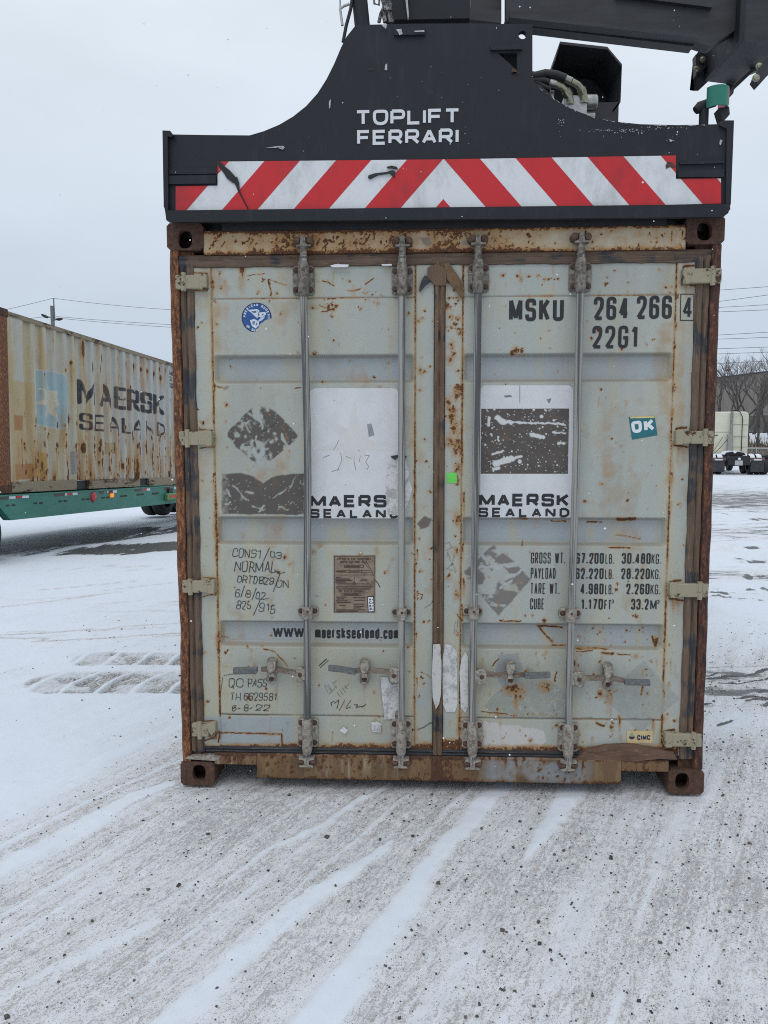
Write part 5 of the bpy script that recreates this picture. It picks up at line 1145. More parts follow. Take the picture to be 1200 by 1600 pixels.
# dark torn label inside it: one sheet whose holes show the white below
def residue(name, x0, x1, y0, y1, Y, parent, seed, strokes, step=0.9):
    xs = np.arange(x0, x1+.1, step); ys = np.arange(y0, y1+.1, step); A, B_ = np.meshgrid(xs, ys)
    xa = np.array([F(a, (y0+y1)/2, Y)[0] for a in xs]); zb = np.array([F((x0+x1)/2, b_, Y)[1] for b_ in ys])
    Xr, Zr = np.meshgrid(xa, zb); hole = np.zeros(A.shape)
    a = fbm(A*.30+seed, B_*.34, 4, seed); hole = np.maximum(hole, sstep(0.82, 0.85, a))
    rs = np.random.default_rng(seed)
    for _ in range(230):
        cx, cy, r = rs.uniform(x0, x1), rs.uniform(y0, y1), rs.exponential(0.45)+0.35; hole = np.maximum(hole, sstep(1.25, 0.75, np.hypot(A-cx, (B_-cy)*1.1)/min(r, 3)))
    for p, w_ in strokes:
        for q0, q1 in zip(p[:-1], p[1:]):
            d = segdist(A+3*(fbm(A*.3, B_*.3, 2, 5)-0.5), B_+3*(fbm(A*.3, B_*.3, 2, 6)-0.5), q0, q1); hole = np.maximum(hole, sstep(w_, w_*0.6, d))
    shade = 0.8+0.5*fbm(A*.05, B_*.05, 4, seed+3)+0.25*(fbm((A+B_)*0.03, (A-B_)*0.5, 3, seed+4)-0.5)
    col = (np.array(BARE)*0.95)[None, None]*shade[..., None]; col = col*(1-hole[..., None])+np.array((0.58, 0.59, 0.59))*hole[..., None]
    ii = np.arange(A.size).reshape(A.shape)
    q = np.stack([ii[:-1, :-1], ii[:-1, 1:], ii[1:, 1:], ii[1:, :-1]], -1).reshape(-1, 4)
    return fastmesh(name, np.stack([Xr.ravel(), np.full(A.size, Y), Zr.ravel()], 1), q, M['paint'], {'Col': col.reshape(-1, 3), 'rust': np.zeros(A.size)}, parent)
residue('torn_dark_label', 751.5, 888.5, 638.5, 740.5, 0.02290, wr, 3, [([(777, 653), (787, 660)], 6), ([(785, 660), (797, 659), (800, 661)], 3), ([(800, 660), (870, 662), (882, 664)], 1.9), ([(764, 653), (763, 664)], 2.8), ([(830, 679), (848, 683)], 4), ([(864, 675), (884, 677)], 1.6), ([(872, 693), (881, 693)], 2.4), ([(775, 724), (800, 717)], 6), ([(800, 718), (814, 713)], 2.5), ([(770, 709), (786, 705)], 2.3), ([(772, 733), (780, 731)], 3), ([(812, 721), (813, 722)], 3.4), ([(778, 683), (779, 688)], 1.8)])
mb = MB(); textpx(mb, 'MAERSK', (748.5, 791.5), (889.5, 791.5), 771.5, 4.9, YW-0.0008, gap=0.26, rad=0.16); textpx(mb, 'SEALAND', (747.5, 808.5), (890, 808.5), 793.5, 3.6, YW-0.0008, gap=0.52, rad=0.16); conform(mb).build('panel_lettering', M['ink'], wr)
mb = MB(); poly(mb, [(854, 624), (862, 622), (859, 630), (857, 629)], YW-0.001); poly(mb, [(787, 618), (798, 617), (801, 620), (790, 621)], YW-0.001); line(mb, [(812.5, 602), (812.5, 629)], 0.9, YW-0.001)
conform(mb).build('grey_patch', mat_plain('grey_chip', (0.20, 0.20, 0.195), 0.7, bs=0), wr)
# round blue classification sticker, torn at the lower right
mb = MB(); YS = 0.0172; cx, cy, R = 400.5, 496, 23.4
arc = [(cx+R*math.cos(t_), cy+R*math.sin(t_)) for t_ in np.linspace(math.radians(108), math.radians(362), 40)]
tear = [(414, 499.5), (410, 503), (405, 506), (403.5, 511), (400, 513.5), (399, 517.5)]
poly(mb, arc+tear, YS); stk = conform(mb).build('classification_sticker', M['navy'], doorL)
R2 = R-1.4; mb = MB(); poly(mb, [(cx+R2*math.cos(t_), cy+R2*math.sin(t_)) for t_ in np.linspace(math.radians(109), math.radians(361), 40)]+tear, YS-0.0004); conform(mb).build('sticker_face', M['blue'], stk)
mb = MB(); x0, z0 = F(cx, cy, YS); sc = 1/346.0
def arctext(s, a0, a1, r, h, st, inward=False):
    n = len(s)
    for i, ch in enumerate(s):
        if ch == ' ': continue
        a = math.radians(a0+(a1-a0)*i/(n-1)); wd = h*0.66*(0.25 if ch == 'I' else 1)
        for path in textpaths(ch, -wd/2, wd/2, -h/2, h, st, rad=0.4):
            LAYER[0] = (LAYER[0]+1) % 6; P_ = []
            for u, v in path:
                if not inward: x_ = (r+v)*math.cos(a)+u*math.sin(a); y_ = (r+v)*math.sin(a)-u*math.cos(a)
                else: x_ = (r-v)*math.cos(a)-u*math.sin(a); y_ = (r-v)*math.sin(a)+u*math.cos(a)
                P_.append((x0+x_*sc, z0+y_*sc))
            ribbon(mb, P_, st*sc, YS-0.0008-0.0001*LAYER[0])
arctext('AMERICAN BUREAU', 173, 0, 19.5, 4.2, 0.95); arctext('OF SHI', 222, 268, 19.5, 4.0, 0.95, True)
# spread eagle above a shield
for p in ([(386, 484), (402, 482.5), (404, 491), (402, 497), (397, 493), (392, 488)], [(402, 483.5), (404.5, 484), (405, 493), (403, 495)], [(405, 488), (414, 487), (415.5, 491), (411, 494), (408, 497), (404, 494)], [(409, 495), (414, 494), (410, 499), (405, 502), (403, 500), (407, 497)], [(390, 500), (397, 498), (404, 502), (404, 508), (399, 513), (393, 509)]): poly(mb, p, YS-0.0007)
conform(mb).build('sticker_emblem', mat_plain('pale_blue_print', (0.52, 0.58, 0.66), 0.5, c2=(0.66, 0.69, 0.73), scale=120, bs=0), stk)
mb = MB()
for p in ([(392, 486), (400, 485), (400, 488), (396, 489)], [(394, 502), (398, 501), (397, 507), (394, 506)], [(400, 503), (402, 506), (399, 509)], [(408, 490), (412, 490), (410, 493)]): poly(mb, p, YS-0.0014)
conform(mb).build('emblem_shading', mat_plain('emblem_blue', (0.08, 0.16, 0.33), 0.5, var=0.2, bs=0), stk)
mb = MB(); poly(mb, [(414, 513), (416.5, 511), (417, 514), (414.5, 516.5)], YS); conform(mb).build('sticker_scrap', M['stk_white'], stk)
# OK sticker, green square, brown plate, gold maker's plate, scraps of paper
mb = MB(); poly(mb, [(983, 651.5), (1023.5, 650), (1028, 680), (988, 687)], YT); ok = conform(mb).build('inspection_sticker', M['teal'], doorR)
mb = MB(); poly(mb, [(985, 651.2), (1023, 649.5), (1023.4, 653), (985.6, 653.6)], YT-0.0004); conform(mb).build('yellow_strip', M['stk_yellow'], ok)
mb = MB()
def slanttext(mbx, s, ca, cb, h, st, Y):          # text along a tilted baseline given by two photo points
    (xa, za), (xb, zb) = F(*ca, Y), F(*cb, Y); L = math.hypot(xb-xa, zb-za); ang = math.atan2(zb-za, xb-xa)
    for path in textpaths(s, 0, L, 0, h/346, st/346, gap=0.3, rad=0.5):
        LAYER[0] = (LAYER[0]+1) % 6; ribbon(mbx, [(xa+u*math.cos(ang)-v*math.sin(ang), za+u*math.sin(ang)+v*math.cos(ang)) for u, v in path], st/346, Y-0.00012*LAYER[0])
slanttext(mb, 'OK', (988.5, 677.5), (1024, 672.5), 18.5, 5.0, YT-0.0006); conform(mb).build('sticker_lettering', M['stk_white'], ok)
mb = MB(); poly(mb, [(697.5, 739), (713.5, 738.5), (714, 755), (698, 755)], YT); conform(mb).build('green_paper_square', M['stk_green'], doorR)
mb = MB(); mb.prism(PP([(521, 868), (586.5, 867.5), (586, 957.5), (521, 958)], 0.016), 0.0155, 0.0195); plate = conform(mb).build('approval_plate', M['plate'], doorL)
mb = MB(); Yp = 0.0216
line(mb, [(522.6, 869.5), (584.8, 869), (584.4, 956), (522.6, 956.5), (522.6, 869.5)], 0.8, Yp)
textpx(mb, 'APPROVED FOR TRANSPORT', (527, 875.2), (579.5, 875), 871.4, 0.75, Yp, gap=0.5); textpx(mb, 'UNDER CUSTOMS SEAL', (531.5, 880), (573.5, 879.8), 876.2, 0.75, Yp, gap=0.5)
line(mb, [(538, 883.2), (568, 883), (568, 886.6), (538, 886.8), (538, 883.2)], 0.8, Yp); line(mb, [(540, 885), (563, 885)], 1.6, Yp)
textpx(mb, 'CSC SAFETY APPROVAL', (529, 926), (570, 925.8), 922.4, 0.8, Yp, gap=0.5); line(mb, [(534, 927.5), (564, 927.4), (564, 930.4), (534, 930.6), (534, 927.5)], 0.8, Yp); line(mb, [(537, 929), (560, 929)], 1.4, Yp)
for y in (891.5, 894.5, 898.5, 911.5, 914.0, 919.5, 921.5): line(mb, [(525+(y*7) % 4, y), (583-(y*3) % 5, y-.2)], 0.7, Yp)
for y, a, b_ in ((892.8, 524, 541), (893.6, 545, 562), (902, 525, 532), (904.8, 524, 547), (906.8, 525, 551), (909.2, 524, 540), (905, 564, 574), (907.5, 562, 574), (917, 525, 582), (933, 525, 542), (935.8, 526, 538), (938.8, 525, 543), (941.5, 526, 548), (934, 552, 571), (938, 553, 570), (944, 552, 570), (947.5, 553, 569), (950, 552, 564), (946, 530, 540), (953, 526, 571), (955, 526, 560)): line(mb, [(a, y), (b_, y-.1)], 1.5, Yp)
line(mb, [(553.5, 900), (553.5, 909)], 0.8, Yp); line(mb, [(564.8, 890.5), (564.8, 895)], 0.8, Yp)
line(mb, [(553.5+2.2*math.cos(a), 912+2.2*math.sin(a)) for a in np.linspace(0, 6.28, 12)], 1.0, Yp); line(mb, [(585, 905), (590, 911), (594, 918)], 1.2, Yp)
line(mb, [(564, 872), (576, 888)], 0.9, Yp); line(mb, [(572, 876), (584, 900)], 0.9, Yp)
mb.build('plate_lettering', M['plate_ink'], plate)
mb = MB(); poly(mb, [(573.5, 932), (584, 931.3), (585.2, 956), (575, 957)], Yp-0.001); stp = mb.build('programme_label', M['ink'], plate)
mb = MB(); poly(mb, [(574.8, 933.2), (582.9, 932.8), (584, 954.8), (576.2, 955.4)], Yp-0.0014); mb.build('label_face', M['stk_white'], plate)
mb = MB()
for i, ch in enumerate('ACEP'): textpx(mb, ch, (576.4+i*.35, 938.5+i*5.2), (580+i*.35, 938.5+i*5.2), 934.6+i*5.2, 1.0, Yp-0.0018); textpx(mb, ch, (581.2+i*.35, 938+i*5.2), (582.8+i*.35, 938+i*5.2), 935.4+i*5.2, 0.5, Yp-0.0018)
mb.build('label_lettering', M['ink'], plate)
mb = MB(); poly(mb, [(979.8, 1142.5), (1020.5, 1142.5), (1020.3, 1161.5), (979.8, 1162)], YT); mk = conform(mb).build('maker_label', M['gold'], doorR)
mb = MB(); slanttext(mb, 'CIMC', (996, 1157.2), (1016.5, 1157.2), 8.4, 2.0, YT-0.0006); poly(mb, [(983+9.6*(.5-.5*math.cos(a)), 1151.5+(4.8*math.sin(a))) for a in np.linspace(0, math.pi, 10)], YT-0.0005); conform(mb).build('maker_lettering', mat_plain('maker_blue', (0.012, 0.03, 0.075), 0.5, bs=0), mk)
mb = MB(); poly(mb, [(987.8, 1144.2), (984, 1150.6), (992, 1150.6)], YT-0.0005); conform(mb).build('maker_drop', mat_plain('maker_green', (0.24, 0.40, 0.30), 0.5, bs=0), mk)
for k, (pts, mt, D) in enumerate(([[(530.5, 1142), (536, 1135), (544, 1141), (539, 1147)], 'stk_white', 0], [[(580, 1129), (588, 1127), (596, 1131), (595, 1145), (581, 1143)], 'paper', 0],
        [[(594, 1058), (606, 1058), (608, 1066), (613, 1070), (624, 1068), (624, 1106), (618, 1112), (617, 1124), (600, 1124), (600, 1112), (597, 1090)], 'paper', 0],
        [[(696, 1006), (707, 1008), (714, 1018), (715, 1100), (711, 1113), (697, 1112), (692, 1100), (691, 1030)], 'paper', 1], [[(727, 1018), (731, 1026), (731, 1105), (727, 1114), (720, 1106), (718, 1050), (721, 1030)], 'stk_white', 1])):
    mb = MB(); poly(mb, pts, YT-0.0003); mb.build('torn_paper_scrap', mat_plain('scrap_%d' % k, (0.42, 0.41, 0.40), 0.85, c2=(0.62, 0.62, 0.62), scale=40, lo=0.35, hi=0.5, bs=0.5) if mt == 'stk_white' else M['paper'], doorR if D else doorL)
mb = MB(); poly(mb, [(677, 1007), (688, 1006), (690, 1040), (689, 1085), (686, 1100), (681, 1108), (676, 1090), (675, 1050)], -0.002); mb.build('torn_paper_scrap', M['paper_v'], BOX)
mb = MB(); mb.prism(PP([(516, 415), (524, 413), (545, 413.5), (543, 417), (520, 417.5)], 0.0), -0.002, 0.01); mb.prism(PP([(596, 413), (612, 412.5), (612, 415), (598, 415)], 0.0), -0.002, 0.01); mb.build_each('snow_dab', M['stk_white'], BOX)
# marker writing
mb = MB()
def hand(s, x0, x1, yb, h, st=1.15, slant=0.12, tilt=0.0, mbx=None, jit=0.055):
    (xa, za), (xb, zb) = F(x0, yb, YT), F(x1, yb, YT); L = xb-xa
    for path in textpaths(s, 0, L, 0, h/346, st/346, gap=0.22, rad=0.9, slant=slant, jit=jit, rnd=tr):
        LAYER[0] = (LAYER[0]+1) % 6; ribbon(mbx or mb, [(xa+u, za+v+tilt*u) for u, v in path], st/346, YT-0.00012*LAYER[0])
hand('CONS1', 362, 406, 870.5, 14.5, tilt=-0.05); line(mb, [(420.5, 856.5), (411, 877.5)], 1.3, YT); hand('03', 420, 439, 871.5, 10.5, tilt=-0.1)
hand('NORMAL', 366, 430, 893.5, 17, st=1.4, tilt=-0.02); line(mb, [(428.5, 890), (434, 896.5), (445, 895)], 1.1, YT); line(mb, [(437, 897), (426.5, 925)], 1.2, YT)
hand('DRTDB29', 370, 427, 911, 12, st=1.3, tilt=-0.05); hand('ON', 431, 450, 919, 12)
hand('6', 366, 374, 934, 13); line(mb, [(381.5, 915.5), (375.5, 934)], 1.3, YT); hand('8', 383, 391, 934.5, 12.5); line(mb, [(400, 919), (393, 938.5)], 1.3, YT); hand('02', 399, 413, 936, 11, tilt=-0.05); line(mb, [(404, 937), (411, 937), (420, 935)], 1.0, YT)
hand('825', 369, 391, 952, 13, st=1.3); line(mb, [(406, 938), (395.5, 962)], 1.2, YT); hand('9', 404, 411, 956, 14); hand('1', 415, 419, 955, 13); hand('5', 421, 429, 959.5, 14); line(mb, [(421, 947.5), (429.5, 947)], 1, YT)
conform(mb).build('marker_writing', M['marker'], doorL); mb = MB()
hand('QC', 356, 378, 1075, 15); hand('PASS', 386, 416, 1074, 14, tilt=0.0); hand('TH', 358, 375, 1095.5, 14); hand('6629581', 380, 431, 1095, 13, jit=0.03); hand('8', 361, 368, 1112.5, 11); line(mb, [(371, 1108.5), (375, 1107)], 1.2, YT); hand('8', 380, 387, 1112, 11); line(mb, [(389.5, 1108.5), (394, 1106)], 1.2, YT); hand('22', 398, 420, 1111, 10, slant=0.3)
line(mb, [(349, 1056), (362, 1054), (400, 1053)], 0.8, YT); line(mb, [(347.5, 1059), (344, 1085), (342.5, 1115), (356, 1117), (420, 1118)], 0.8, YT)
conform(mb).build('marker_writing', M['marker'], doorL); mb = MB()
line(mb, [(518, 1104), (517, 1099), (522, 1096)], 1.2, YT); line(mb, [(522, 1100), (529, 1094), (528, 1102), (526, 1108)], 1.2, YT); line(mb, [(539, 1094), (530, 1111)], 0.9, YT); line(mb, [(548, 1095), (542, 1104), (541, 1108), (548, 1105)], 1.0, YT); line(mb, [(553, 1102), (559, 1102), (556, 1106), (568, 1104), (572, 1101), (565, 1106)], 1.3, YT)
line(mb, [(498, 1041), (510, 1030)], 1.6, YT); line(mb, [(500, 1044), (513, 1032)], 1.0, YT)
conform(mb).build('marker_writing', M['marker'], doorL)
mb = MB()
for a, b_ in (((506, 1070), (512, 1083)), ((510, 1072), (518, 1082)), ((512, 1070), (519, 1080)), ((518, 1066), (526, 1076)), ((522, 1068), (526, 1064)), ((514, 1085), (526, 1073)), ((526, 1082), (532, 1090)), ((530, 1078), (536, 1086)), ((534, 1075), (540, 1083)), ((538, 1072), (543, 1078)), ((514, 1084), (520, 1080)), ((538, 1076), (545, 1069))): line(mb, [a, b_], 0.8, YT)
conform(mb).build('scratched_writing', M['pencil'], doorL)

# ------------------------------------------------------------------ the top-lift spreader
SPR = thing('container_spreader', 'dark grey top lift spreader with red and white chevron board gripping the container top', 'lifting spreader', (0, 0, 2.60))
YP = -0.050
out = [(262, 345), (256, 322), (254.5, 206), (266, 206), (270, 210), (330, 211), (390, 211.5), (412, 205), (436, 195), (458, 182), (478, 166), (496, 146), (510, 124), (522, 100), (533, 74), (541, 58), (556, 39), (640, 37), (740, 36.5), (832, 38), (832, 124), (842, 136), (860, 150), (880, 163), (905, 175), (932, 184), (962, 190), (1000, 194), (1060, 195.5), (1120, 194), (1130, 188), (1147, 188), (1142, 318), (1138, 333), (1128, 337)]
def tri_prism(mb, pts, y0, y1, holes=()):
    # outline with holes filled by bmesh triangulation
    bm = bmesh.new(); edges = []
    for loop in [pts]+list(holes):
        vs = [bm.verts.new((x, y0, z)) for x, z in loop]
        for i in range(len(vs)): edges.append(bm.edges.new((vs[i], vs[(i+1) % len(vs)])))
    bmesh.ops.triangle_fill(bm, use_beauty=True, use_dissolve=False, edges=edges)
    bm.verts.index_update(); bm.verts.ensure_lookup_table()
    V = [v.co[:] for v in bm.verts]; T = [[v.index for v in f.verts] for f in bm.faces]; bm.free()
    n = len(V); mb.add(V+[(x, y1, z) for x, y, z in V], T+[[i+n for i in t_[::-1]] for t_ in T])
    k = 0
    for loop in [pts]+list(holes):
        m = len(loop); mb.add([(x, y0, z) for x, z in loop]+[(x, y1, z) for x, z in loop], [[i, m+i, m+(i+1) % m, (i+1) % m] for i in range(m)])
eye = PP(ell(816.5, 54.5, 6.4, 6.6, 20), YP); win = PP([(778, 83), (808, 83), (808, 110)], YP)
mb = MB(); tri_prism(mb, PP(out, YP), YP, YP+0.03, (eye, win)); ep = mb.build('end_plate', M['lift'], SPR)
bm = bmesh.new(); bm.from_mesh(ep.data); bmesh.ops.remove_doubles(bm, verts=bm.verts, dist=1e-5); bmesh.ops.recalc_face_normals(bm, faces=bm.faces); bm.to_mesh(ep.data); bm.free()
mb = MB()
mb.prism(PP([(254, 204), (266, 204.5), (271, 211), (268, 214), (262, 213), (263, 330), (256, 324)], YP-0.02), YP-0.022, YP)
mb.prism(PP([(1126, 195), (1130, 187), (1147.5, 187), (1143, 318), (1135, 326), (1137, 200)], YP-0.02), YP-0.012, YP)
mb.prism(PP([(258, 329), (1140, 319), (1141, 327), (1132, 338), (1126, 339), (268, 347), (260, 344)], YP-0.02), YP-0.022, YP+0.0)
mb.build_each('edge_flange', M['lift'], SPR)
mb = MB()
(xa, za), (xb, zb) = F(268, 348, 0.02), F(1126, 340, 0.02)
mb.box(-1.14, 1.14, 0.02, 0.22, HT+0.004, HT+0.02); mb.box(-0.97, 0.97, 0.0, 0.035, 2.553, HT+0.02); mb.box(F(774, 90, .03)[0], F(812, 90, .03)[0], 0.02, 0.04, F(790, 114, .03)[1], F(790, 78, .03)[1]); mb.box(-1.12, 1.12, 0.0, 0.30, HT+0.02, HT+0.33); mb.box(-1.19, 1.19, YP+0.03, 0.02, HT+0.006, HT+0.05)  # third box: dark backing added so the plate window looks shaded inside
mb.build('end_beam_and_backing', M['lift_dark'], SPR)
mb = MB()
for sg in (-1, 1): mb.box(sg*0.30, sg*0.62, 0.30, LEN-0.3, HT+0.10, HT+0.42)
mb.box(-0.62, 0.62, 2.2, 3.9, HT+0.42, HT+0.66); mb.box(-1.12, 1.12, LEN-0.3, LEN, HT+0.02, HT+0.33)
mb.build('telescopic_frame', M['lift'], SPR)
mb = MB()
for sg in (-1, 1):
    for y in (0.09, LEN-0.09): mb.cyl((sg*1.13, y, HT-0.05), (sg*1.13, y, HT+0.03), 0.035)
mb.build_each('twist_lock', M['lift_dark'], SPR)
# chevron board
YC = YP-0.003
quadsC = [[(340, 252.5), (692, 249), (692, 326.8), (340, 328.5)], [(692, 249), (1056, 243), (1056, 319.6), (692, 326.8)], [(274.5, 291), (340, 290), (340, 328.5), (274.5, 328.8)], [(1056, 279.5), (1126.5, 278.8), (1126.5, 318), (1056, 319.6)]]
quadsC = [[F(a, b_, YC) for a, b_ in q] for q in quadsC]
mb = MB()
for q in quadsC: mb.add([(x, YC, z) for x, z in q], [[3, 2, 1, 0]])
cv = mb.build('chevron_board', M['tape_white'], SPR)
def clip(poly_, q):
    n = len(q); A = sum(q[i][0]*q[(i+1) % n][1]-q[(i+1) % n][0]*q[i][1] for i in range(n)); sg = 1 if A > 0 else -1
    for i in range(n):
        a, b_ = q[i], q[(i+1) % n]; o_ = []
        def side(p): return sg*((b_[0]-a[0])*(p[1]-a[1])-(b_[1]-a[1])*(p[0]-a[0]))
        for j in range(len(poly_)):
            p0, p1 = poly_[j], poly_[(j+1) % len(poly_)]; s0, s1 = side(p0), side(p1)
            if s0 >= 0: o_.append(p0)
            if s0*s1 < 0: t_ = s0/(s0-s1); o_.append((p0[0]+(p1[0]-p0[0])*t_, p0[1]+(p1[1]-p0[1])*t_))
        poly_ = o_
        if len(poly_) < 3: return []
    return poly_
mb = MB()
def stripe(b0, b1, sgn, yb, yt):
    dx = sgn*0.868*(yb-yt); p = [F(b0, yb, YC), F(b1, yb, YC), F(b1+dx, yt, YC), F(b0+dx, yt, YC)]
    for q in (quadsC if True else []):
        c = clip(p, q)
        if len(c) >= 3:
            a = sum(c[i][0]*c[(i+1) % len(c)][1]-c[(i+1) % len(c)][0]*c[i][1] for i in range(len(c)))
            if abs(a) < 1e-7: continue
            if a < 0: c = c[::-1]
            mb.add([(x, YC-0.0006, z) for x, z in c], [list(range(len(c)))])
def lhalf(c): return [p for p in c]
Lq, Rq = quadsC[:1]+quadsC[2:3], quadsC[1:2]+quadsC[3:]
allq = quadsC
quadsC = Lq
for b0, b1 in ((236, 291), (346, 401), (457, 511.5), (567, 622.5), (677, 733)): stripe(b0, b1, 1, 329, 240)
quadsC = Rq
for b0, b1 in ((651, 706.5), (762, 818.5), (875, 932), (989, 1046), (1105, 1162)): stripe(b0, b1, -1, 327, 240)
mb.build('chevron_stripes', M['tape_red'], cv)
mb = MB(); textpx(mb, 'TOPLIFT', (555.5, 196.5), (718.5, 193), 172.5, 4.9, YP-0.002, gap=0.17, rad=0.62); textpx(mb, 'FERRARI', (558, 227), (716.5, 224), 203.5, 4.9, YP-0.002, gap=0.19, rad=0.62); mb.build('plate_lettering', mat_plain('white_letters', (0.62, 0.64, 0.66), 0.5, var=0.04, bs=0), ep)
# small welded blocks, slot plates and scuffs on the plate
mb = MB()
def blk(p, d, y=YP): mb.prism(PP(p, y), y-d, y+0.01)
blk([(263, 264), (340, 263), (340, 272), (263, 273)], 0.006); blk([(263, 276), (338, 275), (338, 288), (263, 289)], 0.012)
blk([(1061, 254), (1130, 252), (1130, 256), (1061, 258)], 0.010); blk([(1058, 268), (1130, 266), (1130, 277.5), (1058, 278)], 0.010)
blk([(616, 45), (664, 44), (664, 56), (616, 57)], 0.012); blk([(766, 72), (815, 71.5), (815, 79), (766, 80)], 0.012)
mb.build_each('welded_pad', M['lift'], SPR)
mb = MB(); YX = YP-0.0045
for p in ([(619, 46), (627, 45), (629, 53), (624, 55), (622, 50)], [(647, 48), (663, 47), (663, 50), (648, 50)], [(596, 38), (605, 38), (603, 45), (599, 42)], [(602, 101), (605, 99), (605, 110), (601, 109)], [(1125, 218), (1129, 219), (1126, 227), (1124, 225)], [(1045, 217), (1052, 219), (1048, 222)], [(415, 231), (435, 228), (444, 228), (443, 230), (430, 231)], [(432, 230), (445, 230), (442, 234)], [(514, 158), (517, 155), (516, 168), (514, 170)], [(610, 330), (622, 330), (621, 332), (610, 332)]): poly(mb, p, YX-0.012 if p[0][1] < 60 else YX)
for cx_, cy_, sx_, sy_, n_ in ((876, 190, 2.2, 7, 16), (938, 203, 12, 1.2, 20), (985, 204, 13, 2.6, 40), (1035, 199, 18, 1.4, 22), (880, 186, 2, 4, 8), (1047, 219, 3, 2, 6)):
    for _ in range(n_):
        a, b_ = RNG.normal(cx_, sx_), RNG.normal(cy_, sy_)
        if b_ < 196+max(0, (960-a))*-0.12: continue
        w_, h_ = RNG.uniform(.6, 2.4), RNG.uniform(.5, 1.5); poly(mb, [(a, b_), (a+w_, b_+RNG.uniform(-.4, .4)), (a+w_*.8, b_+h_), (a+w_*.2, b_+h_*.8)], YX)
for _ in range(40):
    a, b_ = RNG.uniform(300, 1100), RNG.uniform(100, 245)
    if b_ < 200 and not 560 < a < 830: continue
    if 545 < a < 725 and b_ > 165: continue
    poly(mb, [(a, b_), (a+RNG.uniform(.8, 1.8), b_+.3), (a+1, b_+RNG.uniform(.8, 2))], YX)
for k in range(len(out)-14, len(out)-5):
    (a, b_), (c, d) = out[k], out[k+1]; 
    for q in range(3):
        t0 = RNG.uniform(0, .7); t1 = t0+RNG.uniform(.1, .3); poly(mb, [(a+(c-a)*t0, b_+(d-b_)*t0+.3), (a+(c-a)*t1, b_+(d-b_)*t1+.3), (a+(c-a)*t1, b_+(d-b_)*t1+RNG.uniform(1, 2.2))], YX)
mb.build('paint_chips', mat_plain('bare_chips', (0.28, 0.28, 0.28), 0.6, c2=(0.5, 0.5, 0.5), scale=60, bs=0), ep)
mb = MB()
for p in ([(800, 106), (807, 109), (808, 114), (799, 114)], [(797, 113), (812, 112), (808, 115)], [(1043, 253), (1050, 254), (1056, 259), (1055, 262), (1046, 261), (1041, 264), (1040, 259)], [(572, 108), (584, 107), (580, 109)], [(686, 114), (694, 113), (690, 115)]): poly(mb, p, YX-0.001)
mb.build('rust_marks', M['bolt'], ep)
# black torn tape hanging over the board
mb = MB()
for p, wd in (([(341, 253), (347, 261), (354, 268), (360, 276), (368, 284)], (5, 7, 9, 11, 8)), ([(366, 278), (371, 288), (373, 297)], (9, 6, 3)), ([(371, 294), (377, 306), (384, 320), (388, 327)], (2.5, 2, 1.6, 1.5))):
    V = []
    for (a, b_), w_ in zip(p, wd): V += [P3(a-w_/2, b_+w_/4, YC-0.006), P3(a+w_/2, b_-w_/4, YC-0.010)]
    mb.add(V, [[2*i, 2*i+1, 2*i+3, 2*i+2] for i in range(len(p)-1)])
mb.prism(PP([(576, 274), (586, 271), (604, 269), (613, 266), (618, 268), (616, 277), (608, 271), (590, 274), (578, 280), (575, 278)], YC-.006), YC-0.009, YC-0.003); mb.prism(PP([(604, 261), (612, 259), (620, 261), (622, 265), (612, 263), (606, 263)], YC-.006), YC-0.009, YC-0.003)
mb.build_each('torn_tape', M['rubber'], cv)
# hydraulics behind the plate
YH = 0.17
mb = MB()
ho = [(860, 118), (866, 91), (921, 97.5), (938, 98), (958.5, 123.5), (958, 168), (948, 192), (925, 188), (925, 182), (860, 182)]
mb.prism(PP(ho, 0.62), 0.60, 0.62)
rim = [(858, 118), (866, 90), (937, 98), (959, 124), (957, 177), (945, 193)]
rp = PP(rim, 0.45); rb = PP(rim, 0.60)
for i in range(len(rim)-1):
    a, b_ = rp[i], rp[i+1]; c, d = rb[i], rb[i+1]
    mb.add([(a[0], 0.30, a[1]), (b_[0], 0.30, b_[1]), (b_[0], 0.61, b_[1]), (a[0], 0.61, a[1]), (a[0], 0.30, a[1]-0.012), (b_[0], 0.30, b_[1]-0.012), (b_[0], 0.61, b_[1]-0.012), (a[0], 0.61, a[1]-0.012)], [[0, 1, 2, 3], [7, 6, 5, 4], [0, 4, 5, 1], [3, 2, 6, 7]])
mb.box(*[F(880, 150, .45)[0], F(955, 150, .45)[0]], 0.30, 0.62, HT+0.30, F(900, 182, .45)[1])
mb.build('valve_hood', M['boom'], SPR)
mb = MB(); q0, q1 = F(882, 149, YH), F(917, 176, YH); mb.box(q0[0], q1[0], YH, YH+0.14, q1[1]-0.09, q0[1], 0.004); blkb = mb.build('valve_block', M['alloy'], SPR)
mb = MB(); (xa, z0_) = F(914, 151, YH+.05); (xb, z1_) = F(935, 163, YH+.05)
mb.lathe([(0, 0.0), (0, 0.034), (0.052, 0.034), (0.058, 0.030), (0.058, 0.0)], (xa, YH+.07, (z0_+z1_)/2), 'x', 18)
mb.lathe([(-.02, 0.0), (-.02, 0.024), (0.052, 0.024), (0.052, 0.0)], (xa, YH+.09, (z0_+z1_)/2-0.055), 'x', 16)
o = mb.build('valve_solenoid', M['steel'], SPR); autosmooth(o, 40)
mb = MB()
